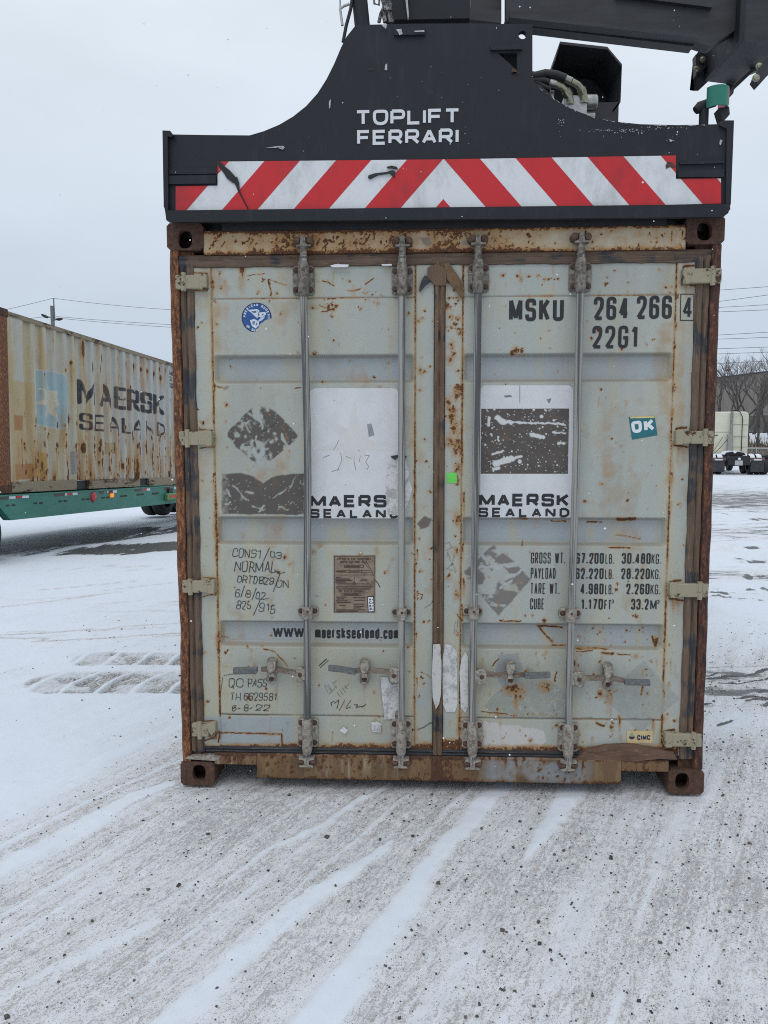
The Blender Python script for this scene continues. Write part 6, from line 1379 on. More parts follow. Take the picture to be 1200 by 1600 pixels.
for pts in ([(893, 127), (903, 133), (908, 139), (910.5, 146), (912, 158)], [(867, 131), (878, 136), (884, 142), (889, 150), (890, 160)]):
    q = [P3(a, b_, YH-0.03+0.01*i) for i, (a, b_) in enumerate(pts)]; mb.tube(q, [0.014, 0.015, 0.015, 0.018, 0.021], 12); mb.cyl(q[2], q[3], 0.022, 6); mb.cyl(q[4], (q[4][0], YH+0.01, q[4][2]-0.012), 0.023, 6)
mb.build_each('elbow_fitting', M['brass'], SPR)
mb = MB()
for a, b_ in (((881, 122), (893, 127)), ((859, 129), (868, 132))): mb.cyl(P3(*a, YH-0.03), P3(*b_, YH-0.03), 0.0165, 14)
mb.box(*[F(855, 145, YH)[0], F(866, 145, YH)[0]], YH, YH+.05, F(855, 157, YH)[1], F(855, 141, YH)[1], 0.003)
o = mb.build('hose_ferrule', M['steel'], SPR); autosmooth(o, 40)
mb = MB()
for pts, r in (([(800, 116), (836, 119), (852, 115), (868, 117), (884, 123)], 0.0185), ([(800, 125), (836, 126), (850, 126), (862, 130)], 0.015), ([(828, 134), (842, 138), (852, 148), (862, 160)], 0.016), ([(836, 128), (846, 134), (860, 140)], 0.013)):
    mb.tube([P3(a, b_, YH-0.03) for a, b_ in pts], r, 12)
mb.build_each('hydraulic_hose', M['rubber'], SPR)
# landing indicator: green curved plate on a post
YG = 0.16; mb = MB()
x0g, _ = F(1103, 160, YG); x1g, _ = F(1139, 160, YG); zt, zb = F(1110, 139, YG)[1], F(1110, 170.5, YG)[1]; cxg = (x0g+x1g)/2-0.004; rg = (x1g-x0g)/2
n = 20; A0, A1 = math.radians(195), math.radians(352); V = []
for k in range(n+1):
    a = A0+(A1-A0)*k/n
    for r in (rg, rg-0.006):
        for z in (zb, zt): V.append((cxg+r*math.cos(a), YG+r*math.sin(a)*0.9, z))
Fc = []
for k in range(n):
    a, b_ = 4*k, 4*k+4; Fc += [[a, b_, b_+1, a+1], [a+3, b_+3, b_+2, a+2], [a+1, b_+1, b_+3, a+3], [a+2, b_+2, b_, a]]
o = mb.add(V, Fc+[[0, 1, 3, 2], [4*n+2, 4*n+3, 4*n+1, 4*n]]).build('green_indicator', M['lampgreen'], SPR); autosmooth(o, 40)
mb = MB(); mb.box(x1g-0.012, x1g-0.003, YG-0.012, YG+0.10, zb+0.012, zt+0.0, 0.002); mb.build('red_indicator', M['redplate'], SPR)
mb = MB(); mb.cyl(P3(1099, 200, YG+.02), P3(1100, 172, YG+.02), 0.0205, 14)
o = mb.tube([P3(1087, 173, YG+.02), P3(1094, 167, YG+.02), P3(1104, 163, YG+.02), P3(1118, 160, YG+.02)], [0.018, 0.024, 0.022, 0.018], 12).build('indicator_post', M['lift'], SPR); autosmooth(o, 40)
mb = MB(); mb.prism(PP([(1122, 170), (1138, 168), (1139, 180), (1134, 186), (1128, 190)], YG), YG-0.01, YG+0.05); mb.build('indicator_bracket', M['lift_dark'], SPR)

# ------------------------------------------------------------------ the handler's boom head above
BM = thing('boom_head', 'dark steel boom head and cross beam of the handler above the spreader', 'boom head', (0.9, 1.6, 3.4))
mb = MB(); Y0, Y1 = 1.35, 1.44
mb.prism(PP([(791, -70), (1175, -40), (1160, 40), (1110, 72), (1087, 65), (960, 51), (796, 33.5), (791, 33.5)], Y0), Y0, Y1)
mb.prism(PP([(791, 20), (791, 31), (1088, 66), (1090, 58)], Y0-0.02), Y0+0.03, Y1+.02)
mb.prism(PP([(960, -3), (1110, 16), (1110, 9), (960, -9)], Y0), Y0-0.03, Y0); mb.prism(PP([(795, 28.5), (1085, 60), (1086, 66), (795, 34.5)], Y0), Y0-0.05, Y0+0.02)
mb.build('cross_beam', M['boom'], BM)
mb = MB(); mb.prism(PP([(736, -60), (783.5, -60), (783.5, 34), (735, 24)], 1.5), 1.5, 1.75); mb.prism(PP([(733, 10), (783, 16), (783, 36), (733, 30)], 1.3), 1.3, 1.5); mb.build('beam_end', M['boom'], BM)
# bracket: side plate with ear, box arm towards the camera
xl, xr_ = 2.235, 2.50
f0 = CAM
def atx(px_, py_, Yk): return P3(px_, py_, Yk)
mb = MB()
mb.add([P3(1104, 127, 1.92), P3(1148, 133, 1.92), P3(1217, 78, 1.30), P3(1160, 63, 1.30), P3(1104, -80, 1.92), P3(1148, -80, 1.92), P3(1225, -120, 1.30), P3(1165, -120, 1.30)], [[0, 1, 2, 3], [0, 3, 7, 4], [1, 5, 6, 2], [3, 2, 6, 7], [0, 4, 5, 1]])
mb.build('arm_box', M['boom'], BM)
mb = MB(); P_ = [P3(1080.5, 141, 1.88), P3(1087, 142, 1.88), P3(1102, 128, 1.86), P3(1158, 64, 1.28), P3(1165, -80, 1.28), P3(1116, -60, 1.6), P3(1108, 60, 1.75), P3(1086, 92, 1.88)]
n = len(P_); mb.add([(x-0.012, y, z) for x, y, z in P_]+[(x+0.016, y, z) for x, y, z in P_], [list(range(n)), list(range(2*n-1, n-1, -1))]+[[i, (i+1) % n, n+(i+1) % n, n+i] for i in range(n)]); mb.build('side_plate', M['lift'], BM)
mb = MB(); mb.prism(PP([(1087, 85), (1104, 82), (1103, 104), (1088, 117)], 1.80), 1.80, 1.86); mb.prism(PP([(1134, 26), (1158, 6), (1160, 30), (1136, 52)], 1.40), 1.44, 1.50); mb.build_each('pad_plate', M['boom'], BM)
mb = MB()
for a, b_, Yq in ((1098, 93, 1.79), (1087.5, 108, 1.79), (1140, 43, 1.43), (1154, 24, 1.43), (1186.5, 104, 1.15), (1181, 122, 1.1)): bolt(mb, a, b_, Yq, 0.017, 0.014)
mb.build_each('bolt', M['brass'], BM)
mb = MB(); mb.prism(PP([(1133, 133), (1146, 135), (1144, 148), (1134, 146)], 1.92), 1.9, 1.96); mb.prism(PP([(1140, 146), (1148, 132), (1200, 84), (1240, 50), (1240, 70), (1200, 103), (1175, 113)], 1.6), 1.6, 1.64); mb.prism(PP([(1176, 127), (1180, 117), (1215, 70), (1240, 60), (1240, 80), (1200, 117), (1183, 136)], 1.12), 1.10, 1.16); mb.build_each('lower_link', M['boom'], BM)
mb = MB(); mb.prism(PP([(600, -60), (736, -60), (733, 34), (640, 36), (614, 36), (603, 34)], 0.25), 0.22, 0.50); mb.box(-0.45, 0.2, 0.5, 2.5, 3.18, 3.34); mb.build('rotator_frame', M['lift'], BM)
mb = MB(); mb.prism(PP([(629, -40), (634, -40), (639, 28), (637, 30)], 0.19), 0.18, 0.20); mb.build('chrome_rail', M['alloy'], BM)
CY = thing('hydraulic_ram', 'dark hydraulic ram with a grey hose rising behind the left slope of the spreader plate', 'hydraulic ram', P3(565, 37, 0.06))
mb = MB(); mb.tube([P3(568, 60, 0.10), P3(558, -40, 0.10)], 0.034, 16); o = mb.build('ram_barrel', M['lift'], CY); autosmooth(o)
mb = MB(); mb.tube([P3(536, 66, 0.08), P3(541, 40, 0.08), P3(548, 14, 0.08), P3(556, -40, 0.08)], 0.0075, 10); o = mb.build('black_hose', M['rubber'], CY); autosmooth(o)
mb = MB(); mb.tube([P3(535, 40, 0.08), P3(533, 26, 0.08), P3(531.5, 14, 0.08), P3(537, 9.5, 0.08), P3(546, 6, 0.08)], 0.006, 10); mb.tube([P3(531.5, 14, 0.08), P3(531, -20, 0.08)], 0.004, 8); o = mb.build('grey_hose', M['alloy'], CY); autosmooth(o)
mb = MB()
for pts, r in (([(583, -10), (585, 6), (592, 8), (594, -10)], .005), ([(592, 35), (595, 22), (600, 10), (596, -10)], .008), ([(602, 35), (600, 24), (604, 12), (601, -10)], .010), ([(611, 36), (609, 22), (606, 8), (610, -10)], .011), ([(603, 3), (612, 8), (609, 18), (614, 34)], .007)): mb.tube([P3(a, b_, 0.12) for a, b_ in pts], r, 8)
mb.box(*[F(600, 5, .12)[0], F(612, 5, .12)[0]], .10, .14, F(600, 20, .12)[1], F(600, 12, .12)[1]); o = mb.build('hose_bundle', mat_plain('dirty_hoses', (0.02, 0.02, 0.024), 0.5, c2=(0.34, 0.33, 0.31), scale=50, lo=.45, hi=.62), CY); autosmooth(o)

# ------------------------------------------------------------------ the second container on its green trailer (left)
O2 = np.array((-5.8828, 7.0348, 0.9089)); PH, PT = 0.1109, -0.0318
F2 = np.array((math.sin(PH)*math.cos(PT), math.cos(PH)*math.cos(PT), math.sin(PT))); R2_ = np.array((math.cos(PH), -math.sin(PH), 0.0)); U2 = np.cross(R2_, F2)
ROT2 = Matrix((tuple(R2_), tuple(F2), tuple(U2))).transposed()
def LP(px, py, xo=0.0):                       # photo point on the side plane -> local y, z
    d = ray(px, py); t = np.dot(O2+R2_*xo-CAM, R2_)/np.dot(d, R2_); p = CAM+d*t-O2; return float(p @ F2), float(p @ U2)
def L2W(x, y, z): return O2[None]+np.outer(x, R2_)+np.outer(y, F2)+np.outer(z, U2)
BX2 = thing('shipping_container', 'rust streaked pale container with a blue star square, riding on the green trailer', 'shipping container', tuple(O2), rot=ROT2.to_euler())
ys = np.linspace(0.155, 5.93, 560); zs = np.linspace(0.165, 2.505, 230); A, B_ = np.meshgrid(ys, zs); A = A.ravel(); B_ = B_.ravel()
ph = ((A-0.16-0.30) % 0.278)/0.278; dep = 0.046*(sstep(0.28, 0.50, ph)*sstep(1.0, 0.78, ph)); dep = np.where(A < 0.46, 0, dep)
wpt = L2W(-0.012-dep, A, B_); pxs, pys = PX(wpt[:, 0], wpt[:, 1], wpt[:, 2])
flat = L2W(np.full(len(A), -0.02), A, B_); pfx, pfy = PX(flat[:, 0], flat[:, 1], flat[:, 2])
big = fbm(A*1.2, B_*1.6, 4, 401); vs = fbm(A*9, B_*0.9, 5, 402); vs2 = fbm(A*22, B_*1.4, 4, 403); med = fbm(A*5, B_*4, 4, 404)
col = np.array((0.40, 0.395, 0.345))[None]*(1+0.16*(big-0.5)+0.14*(vs-0.5))[:, None]
def mixl(c, f):
    global col
    f = np.clip(f, 0, 1)[:, None]; col = col*(1-f)+np.array(c)*f
mixl((0.41, 0.345, 0.195), 0.95*sstep(0.38, 0.62, vs)*(0.45+0.55*sstep(5.0, 1.5, A))); mixl((0.37, 0.40, 0.425), 0.7*sstep(1.9, 3.4, A)*sstep(0.35, 0.6, ph))
mixl((0.46, 0.38, 0.22), 0.8*sstep(1.2, 0.2, B_)*sstep(0.40, 0.6, vs2))
rust = 0.03+0.06*big+0.10*np.abs(dep > 0.03)*0
lo = sstep(1.3, 0.25, B_)
rust = rust+0.62*lo*np.clip(vs2-0.38, 0, 1)*2.0+0.50*np.clip(vs-0.48, 0, 1)*1.7
r2 = np.random.default_rng(11)
# rust scabs with runs, one row near the top and a field near the bottom of the corrugations
def scab(y, z, w, h, L, amp=0.9):
    global rust
    d = np.exp(-((A-y)/w)**2-((B_-z)/h)**2); t = (z-B_)/L; run = np.where((t > 0), np.clip(1-t, 0, 1), 0)*np.exp(-((A-y)/(w*0.75))**2)
    rust = np.maximum(rust, amp*d); rust = np.maximum(rust, amp*0.72*run)
for k in range(20):
    y = 0.16+0.30+0.278*k+0.05
    for _ in range(9): scab(y+r2.normal(0, .035), r2.uniform(0.18, 1.15), r2.uniform(.012, .035), r2.uniform(.02, .10), r2.uniform(.1, .5), r2.uniform(.55, .95))
    if k > 3 and k % 1 == 0 and r2.random() < .7: scab(y+r2.normal(0, .03), r2.uniform(1.6, 2.3), r2.uniform(.012, .03), r2.uniform(.03, .12), r2.uniform(.2, .9), r2.uniform(.6, .9))
for px_, py_ in ((186, 561), (201, 568), (213, 572), (224, 577), (234, 580), (244, 584), (253, 577), (254, 590), (262, 578)): y, z = LP(px_, py_); scab(y, z, .035, .06, .35, .95)
for px_, py_, w, h, L in ((131, 545, .05, .2, .8), (133, 700, .07, .12, .5), (84, 512, .02, .05, .6), (71, 585, .02, .03, .2), (77, 655, .03, .06, .3), (61, 616, .02, .06, .2), (112, 655, .04, .09, .3), (80, 678, .05, .03, .2), (230, 700, .03, .2, .5), (240, 700, .03, .15, .5), (197, 668, .06, .05, .3), (118, 520, .02, .2, .5), (160, 560, .02, .1, .5)): y, z = LP(px_, py_); scab(y, z, w, h, L)
def parea(pts, c, f=1.0, soft=0.8, rs=None):
    d = polysd(pfx+1.5*(fbm(A*8, B_*8, 3, 9)-.5), pfy+1.5*(fbm(A*8, B_*8, 3, 10)-.5), pts); m = sstep(soft, -soft, d)*f; mixl(c, m)
    return m
m = parea([(16, 594), (53, 598), (56, 700), (56, 742), (20, 745)], (0.40, 0.29, 0.13), 0.75, 1.5); rust = np.maximum(rust, 0.14*m)
parea([(56, 707), (73, 708), (74, 747), (58, 748)], (0.42, 0.26, 0.06), 0.9, 0.8)
m = parea([(23, 726), (57, 724), (58, 747), (24, 750)], (0.30, 0.115, 0.03), 0.95, 0.8); rust = np.where(m > .5, np.maximum(rust, 0.34+0.2*(med-.5)), rust)
m = parea([(21, 648), (35, 650), (34, 673), (22, 672)], (0.30, 0.12, 0.035), 0.95, 0.8); rust = np.where(m > .5, np.maximum(rust, 0.3), rust)
parea([(113, 706), (127, 702), (128, 738), (114, 742)], (0.22, 0.23, 0.225), 0.9, 0.8); parea([(168, 692), (181, 691), (182, 709), (169, 709)], (0.34, 0.26, 0.12), 0.9, 0.8)
rust = np.maximum(rust, 0.6*np.exp(-np.minimum(np.abs(pfx-181), np.abs(pfx-168))/0.8)*(np.abs(pfy-700) < 9))
blue = [(54, 578), (70, 580), (92, 583), (100, 586), (104, 594), (105, 640), (104.5, 664), (101, 670), (90, 670), (72, 665), (57, 662), (55.5, 620)]
parea([(p[0]+(1.2 if p[0] > 80 else -1.2), p[1]+(1.5 if p[1] > 620 else -1.5)) for p in blue], (0.45, 0.47, 0.44), 0.8, 0.7); parea(blue, (0.215, 0.345, 0.375), 0.78, 0.7)
parea([(76, 588), (80, 610), (90, 611), (88, 622), (97, 633), (85, 637), (89, 655), (79, 645), (70, 652), (73, 633), (58, 631), (70, 623), (66, 605), (75, 612)], (0.49, 0.45, 0.34), 0.95, 0.6)
rust = np.where(inpoly(pfx, pfy, blue), rust*0.8, rust)
# stencilled lettering that follows the corrugations
for s_, pa, pb, ht, st in (('MAERSK', (124.5, 611), (257.5, 633.5), (590, 632.5, 617, 650), 0.225), ('SEALAND', (128.3, 658), (258.5, 671.5), (643.5, 672.4, 660, 683), 0.19)):
    ya, zt_a = LP(pa[0], ht[0]); _, zb_a = LP(pa[0], ht[1]); yb, zt_b = LP(pb[0], ht[2]); _, zb_b = LP(pb[0], ht[3])
    for path in textpaths(s_, 0, (yb-ya)/ (zt_a-zb_a), 0, 1, st, gap=0.42 if s_ == 'SEALAND' else 0.30, rad=0.15):
        q = [(ya+u*(zt_a-zb_a), (zb_a+(zb_b-zb_a)*(u*(zt_a-zb_a))/(yb-ya))+v*((zt_a-zb_a)+((zt_b-zb_b)-(zt_a-zb_a))*(u*(zt_a-zb_a))/(yb-ya))) for u, v in path]
        hw = st*(zt_a-zb_a)/2; dd = np.full(len(A), 9.0)
        for a, b_ in zip(q[:-1], q[1:]):
            L_ = math.hypot(b_[0]-a[0], b_[1]-a[1]); dd = np.minimum(dd, segdist(A, B_*1.45, (a[0], a[1]*1.45), (b_[0], b_[1]*1.45)))
        mixl((0.022, 0.024, 0.030), sstep(hw+0.006, hw-0.006, dd)*sstep(0.80, 0.70, fbm(A*6, B_*6, 3, 12))); rust = np.where(dd < hw, rust*0.6, rust)
# small code lettering near the far upper corner
for k, (s_, py_) in enumerate((('MSKU', 583), ('264', 592), ('22G1', 602))):
    ya, za = LP(265.5, py_+3); yb, zb = LP(275.5, py_+4.0)
    for path in textpaths(s_, 0, yb-ya, 0, 0.10, 0.022, rad=.4):
        for a, b_ in zip(path[:-1], path[1:]): mixl((0.03, 0.03, 0.035), sstep(0.014, 0.008, segdist(A, B_, (ya+a[0], za+a[1]), (ya+b_[0], za+b_[1]))))
ii = np.arange(len(A)).reshape(230, 560); q = np.stack([ii[:-1, :-1], ii[:-1, 1:], ii[1:, 1:], ii[1:, :-1]], -1).reshape(-1, 4)
fastmesh('side_wall', np.stack([-0.012-dep, A, B_], 1), q, M['side'], {'Col': np.clip(col, 0, 1), 'rust': np.clip(rust, 0, 1)}, BX2, smooth=False)
M['rail2'] = mat_rusty('rail_paint', (1, .3, 1), paint=(0.235, 0.195, 0.135), amount=0.45, scale=16); M['post2'] = mat_rusty('post2_rust', (1, 1, .2), paint=(0.34, 0.29, 0.22), amount=0.60, scale=24, stops=DARKR)
L2 = 6.058
MB().box(-0.03, 0.0, 0.0, 0.155, 0.118, 2.473).box(-0.16, -0.03, 0.004, 0.03, 0.118, 2.473).build('corner_post', M['post'], BX2); MB().box(-0.03, 0.0, 5.90, L2, 0.118, 2.473).build('corner_post', M['post2'], BX2)
MB().box(-2.438, -2.40, 0.0, 0.155, 0.118, 2.473).build('corner_post', M['post2'], BX2)
for y in (0, L2-.178):
    for x in (-.162, -2.438): MB().box(x, x+.164, y-.002, y+.176, 2.473, 2.591, .012).build('corner_casting', M['post2'], BX2); MB().box(x, x+.164, y-.002, y+.176, 0, .118, .012).build('corner_casting', M['post2'], BX2)
MB().box(-.06, -.002, .178, 5.88, 2.50, 2.565).build('top_rail', M['rail2'], BX2)
pk = [(LP(120, 755)[0], LP(139.5, 755)[0]), (LP(219, 750)[0], LP(233, 750)[0])]
mb = MB(); y = .178
for a, b_ in pk: mb.box(-.05, -.001, y, a, .012, .165); mb.box(-.05, -.001, a, b_, .150, .165); y = b_
mb.box(-.05, -.001, y, 5.88, .012, .165); mb.build('bottom_rail', M['rail2'], BX2)
mb = MB()
for a, b_ in pk: mb.box(-.30, -.045, a-.0, b_+.0, .02, .150)
mb.build_each('fork_pocket', M['lift_dark'], BX2)
MB().box(-2.41, -.04, .02, 6.03, 2.53, 2.55).build('roof', M['rail2'], BX2); MB().box(-2.42, -2.38, .05, 6.0, .15, 2.5).build('side_wall', M['plainpaint'], BX2); MB().box(-2.40, -.05, .03, .06, .12, 2.5).build('end_wall', M['plainpaint'], BX2); MB().box(-2.40, -.05, 6.0, 6.03, .12, 2.5).build('end_wall', M['plainpaint'], BX2); MB().box(-2.38, -.06, .06, 6.0, .10, .15).build('floor', M['lift_dark'], BX2)
# trailer
TRL = thing('container_trailer', 'green container trailer with reflective tape along its side beam, under the rusty container', 'trailer', tuple(O2), rot=ROT2.to_euler())
M['green'] = mat_plain('green_trailer_paint', (0.022, 0.155, 0.115), 0.5, c2=(0.05, 0.20, 0.15), scale=4, stretch=(1, .6, 1.6), lo=.35, hi=.7)
def yz(px_, py_): return LP(px_, py_, 0.02)
def sideprism(mb, pts, x0, x1):               # polygon in local y,z extruded along x
    n = len(pts); a = sum(pts[i][0]*pts[(i+1) % n][1]-pts[(i+1) % n][0]*pts[i][1] for i in range(n))
    if a < 0: pts = pts[::-1]
    mb.add([(x1, y, z) for y, z in pts]+[(x0, y, z) for y, z in pts], [list(range(n)), list(range(2*n-1, n-1, -1))]+[[i, n+i, n+(i+1) % n, (i+1) % n] for i in range(n)]); return mb
yA, zA = yz(0, 793); yB, zB = yz(17, 813); yC_, zC = yz(278, 785.5)
beam = [(-1.4, -0.03), (-1.4, zA), (yA, zA), (yB, zB), (yC_, zC), (9.6, zC), (9.6, -0.03)]
sideprism(MB(), beam, -0.10, 0.02).build('side_beam', M['green'], TRL); sideprism(MB(), beam, -2.45, -2.33).build('side_beam', M['green'], TRL)
mb = MB()
for y in np.arange(.2, 9.4, 1.15): mb.box(-2.33, -.10, y, y+.12, -.30, -.06)
mb.box(-.11, .03, -1.4, 9.6, -.035, -.012); mb.build('cross_member', M['green'], TRL)
mR, mW, mD = MB(), MB(), MB()
def tp(mbx, a, b_, ya, yb, Y=0.0225):
    (y0, z1), (y1, _), (_, z0) = yz(a, ya), yz(b_, ya), yz(a, yb); mbx.add([(Y, y0, z0), (Y, y1, z0), (Y, y1, z1), (Y, y0, z1)], [[0, 1, 2, 3]])
for a, b_ in ((25.5, 34), (104, 112), (173, 176), (223, 229), (265, 268)): y_ = 777-.06*a; tp(mR, a, b_, y_-2.2, y_+3)
for a, b_ in ((14, 24), (34.5, 45), (101.5, 104), (113, 121), (167.5, 170), (176.5, 182.5), (229, 234.5), (272, 277)): y_ = 777.5-.06*a; tp(mW, a, b_, y_-2.2, y_+3)
for a, b_ in ((0, 13), (85, 100), (155, 162), (210, 221), (256, 264)): y_ = 777-.06*a; tp(mD, a, b_, y_-3.2, y_+4)
mR.build_each('red_reflector', M['tape_red'], TRL); mW.build_each('white_reflector', M['tape_white'], TRL); mD.build_each('worn_reflector', mat_plain('worn_red_tape', (0.10, 0.045, 0.045), 0.6, c2=(0.04, 0.07, 0.06), scale=14), TRL)
mb = MB()
for a, yy in ((12, 790), (21, 789.5), (55, 786.5), (64, 786), (94, 783.5), (102, 783), (130, 780.5), (137, 780), (161, 778), (168, 777.5), (190, 775.5), (196, 775), (216, 773), (222, 772.5), (240, 771.5), (245, 771)): tp(mb, a-2.6, a+2.6, yy-1.4, yy+1.4, .0228)
mb.build_each('lashing_slot', M['lift_dark'], TRL)
y, z = yz(145.5, 776.5); o = MB().lathe([(0, .085), (.02, .08), (.03, .06), (.036, 0)], (.02, y, z), 'x', 20).build('side_marker_lamp', mat_plain('red_lens', (0.42, 0.02, 0.03), 0.25, var=.2, scale=20, bs=0), TRL); autosmooth(o)
lm, t, b = newmat('lit_amber_lens'); b.inputs['Base Color'].default_value = (.8, .25, .02, 1); b.inputs['Emission Color'].default_value = (1, .28, .02, 1); b.inputs['Emission Strength'].default_value = 0.5
y, z = yz(174, 774); o = MB().box(.02, .045, y-.05, y+.05, z-.035, z+.035, 0).build('amber_lamp', lm, TRL)
tp_ = MB(); tp(tp_, 169, 175.5, 766.5, 771.5, .0226); tp_.build('lamp_base', mat_plain('maroon_base', (.10, .03, .03), .6), TRL)
y, z = yz(265, 776); o = MB().box(.02, .10, y-.26, y+.26, z-.075, z+.075, .02).build('gear_box', mat_plain('lime_paint', (.09, .23, .07), .5), TRL); MB().box(.10, .106, y-.16, y+.16, z-.02, z+.03).build('gear_reflector', M['tape_red'], TRL); MB().box(.02, .07, y-.12, y+.05, z+.075, z+.17).build('gear_bracket', M['lift_dark'], TRL)
def wheel(parent, c, r, wdt, axis='x', name='wheel', out=1):
    h = wdt/2; rr = r*0.56
    o = MB().lathe([(-h, rr), (-h, r*.86), (-h*.8, r*.97), (-h*.4, r), (h*.4, r), (h*.8, r*.97), (h, r*.86), (h, rr)], c, axis, 36).build(name, M['rubber'], parent); autosmooth(o, 35)
    rm = MB().lathe([(out*h*.95, rr), (out*h*.75, rr*.96), (out*h*.3, rr*.8), (out*h*.25, rr*.45), (out*h*.7, rr*.40), (out*h*.75, 0)], c, axis, 28).build('rim', M['rim'], o); autosmooth(rm, 35); return o
M['rim'] = mat_plain('steel_rim', (.20, .20, .20), .5, .3, var=.3, scale=20)
zg = -0.909+0.508
yw_, zw_ = LP(4.5, 833, -0.05)
for x in (-.17, -.47, -1.97, -2.27):
    wheel(TRL, (x, yw_-0.50, zw_), .50, .27, 'x', out=1 if x > -1.2 else -1)
for yy in (9.3, 10.6) :
    for x in (-.17, -.47, -1.97, -2.27): wheel(TRL, (x, yy, zg), .50, .27, 'x', out=1 if x > -1.2 else -1)
mb = MB(); mb.box(-1.6, -.8, -1.4, 11.2, -.35, -.12); mb.box(-2.2, -.2, 9.22, 9.38, zg-.06, zg+.06); mb.box(-2.2, -.2, 10.52, 10.68, zg-.06, zg+.06); mb.box(-2.2, -.2, yw_-.58, yw_-.42, zw_-.06, zw_+.06); mb.build('chassis_spine', M['lift_dark'], TRL)

# ------------------------------------------------------------------ parked tractor unit (right)
TX, TY = 15.90, 35.7; THD = math.radians(-9.0)
TRK = thing('semi_truck', 'cream bobtail tractor unit parked with its snow dusted tandem wheels towards the camera', 'truck', (TX, TY, 0), rot=(0, 0, THD))
M['cream'] = mat_plain('cream_cab_paint', (0.60, 0.585, 0.455), 0.4, c2=(0.67, 0.655, 0.53), scale=1.5, bs=0.05)
M['snowcap'] = mat_plain('settled_snow', (0.72, 0.745, 0.79), 0.8, var=.03, scale=12)
zr = 3.26
def rbox(mb, x0, x1, y0, y1, z0, z1, r=.14, n=5):   # box with rounded vertical and top edges seen from behind
    P_ = []
    for (cx_, cy_, a0) in ((x1-r, z1-r, 0), (x0+r, z1-r, 90)):
        for k in range(n+1): a = math.radians(a0+90*k/n); P_.append((cx_+r*math.cos(a), cy_+r*math.sin(a)))
    P_ += [(x0, z0), (x1, z0)]
    ins = [(min(max(x, x0+.05), x1-.05), min(z, z1-.05)) for x, z in P_]
    m = len(P_); mb.add([(x, y0, z) for x, z in ins]+[(x, y0+.06, z) for x, z in P_]+[(x, y1, z) for x, z in P_], [list(range(m))]+[[k*m+i, k*m+m+i, k*m+m+(i+1) % m, k*m+(i+1) % m] for k in (0, 1) for i in range(m)]+[list(range(3*m-1, 2*m-1, -1))])
    return mb
CY0 = 3.1
o = rbox(MB(), -1.2, 1.2, CY0, CY0+2.6, .95, zr, .22).build('cab', M['cream'], TRK); autosmooth(o, 40)
MB().box(-1.14, 1.14, CY0+2.6, CY0+4.0, 1.0, 2.3, .2).build('bonnet', M['cream'], TRK)
mb = MB(); mb.box(.50, 1.19, CY0-.006, CY0+.02, 1.05, 3.0); 
mb = MB()
for z in (2.62, 1.98, 1.42): mb.box(.36, 1.16, CY0-.05, CY0-.01, z-.03, z+.03)
mb.build_each('fairing_rail', M['cream'], TRK)
MB().box(-1.1, .22, CY0-.008, CY0+.01, 2.155, 2.18).build('panel_seam', mat_plain('seam', (.25, .25, .20), .6), TRK); MB().box(-.55, -.33, CY0-.02, CY0, 1.98, 2.02).build('cab_vent', M['lift_dark'], TRK)
mb = MB(); mb.cyl((.30, CY0-.18, 2.02), (.30, CY0-.18, zr+.02), .075); o = mb.build('exhaust_stack', mat_plain('dull_chrome', (.28, .27, .25), .4, .6, var=.3, scale=9), TRK); autosmooth(o)
mb = MB(); mb.cyl((.25, CY0-.18, .95), (.25, CY0-.18, 2.05), .15, 18); o = mb.build('muffler_guard', M['steel'], TRK); autosmooth(o)
mb = MB(); mb.tube([(.30, CY0-.18, zr+.02), (.42, CY0-.16, zr+.06), (.72, CY0-.1, zr-.02), (.86, CY0-.08, zr-.3), (.86, CY0-.08, 1.0)], .022, 8); mb.tube([(-.06, CY0-.4, .95), (-.62, CY0-.1, 1.0), (-.15, CY0-.35, 1.9)], .012, 6); mb.build('cab_pipe', M['lift_dark'], TRK)
mb = MB()
mb.tube([(-.72, CY0-.08, 2.08), (-.74, CY0-.1, 1.6), (-.78, CY0-.2, 1.2), (-.85, CY0-.3, .9)], .022, 8)
mb.tube([(-.76-.0+.16*math.cos(a)-.12, CY0-.12, 1.50+.13*math.sin(a)) for a in np.linspace(0, 6.28, 18)], .02, 8)
mb.tube([(-.9, CY0-.2, .95), (-.78, CY0-.15, 1.3), (-.74, CY0-.12, 1.75)], .016, 8)
mb.tube([(.18, CY0-.2, 1.85), (-.4, CY0-.5, 1.2), (-.75, CY0-.8, .95)], .016, 8); o = mb.build('air_lines', M['rubber'], TRK); autosmooth(o)
mb = MB(); mb.box(-.48, -.36, -.2, CY0+3.5, .66, .95); mb.box(.36, .48, -.2, CY0+3.5, .66, .95); mb.box(-.5, .5, -.28, -.18, .50, .95); mb.box(-.6, .6, CY0-1.2, CY0, .7, .95); mb.box(-1.0, 1.0, .62, .78, .42, .60); mb.box(-1.0, 1.0, 1.92, 2.08, .42, .60); mb.build('frame_rails', M['lift_dark'], TRK)
mb = MB(); mb.prism([(-.52, .97), (-.40, 1.10), (-.12, 1.15), (0, 1.05), (.12, 1.15), (.40, 1.10), (.52, .97)], .6, 1.7); o = mb.build('fifth_wheel', M['lift_dark'], TRK)
mb = MB(); mb.prism([(-.50, 1.0), (-.40, 1.14), (-.12, 1.19), (-.02, 1.07), (.02, 1.07), (.12, 1.19), (.40, 1.14), (.50, 1.0)], .65, 1.66); mb.box(-.7, .7, 1.9, CY0-.1, .955, 1.02); o = mb.build('settled_snow', M['snowcap'], TRK)
for yy in (.70, 2.0):
    for x in (-1.08, -.76, .76, 1.08): wheel(TRK, (x, yy, .50), .50, .27, out=1 if x > 0 else -1)
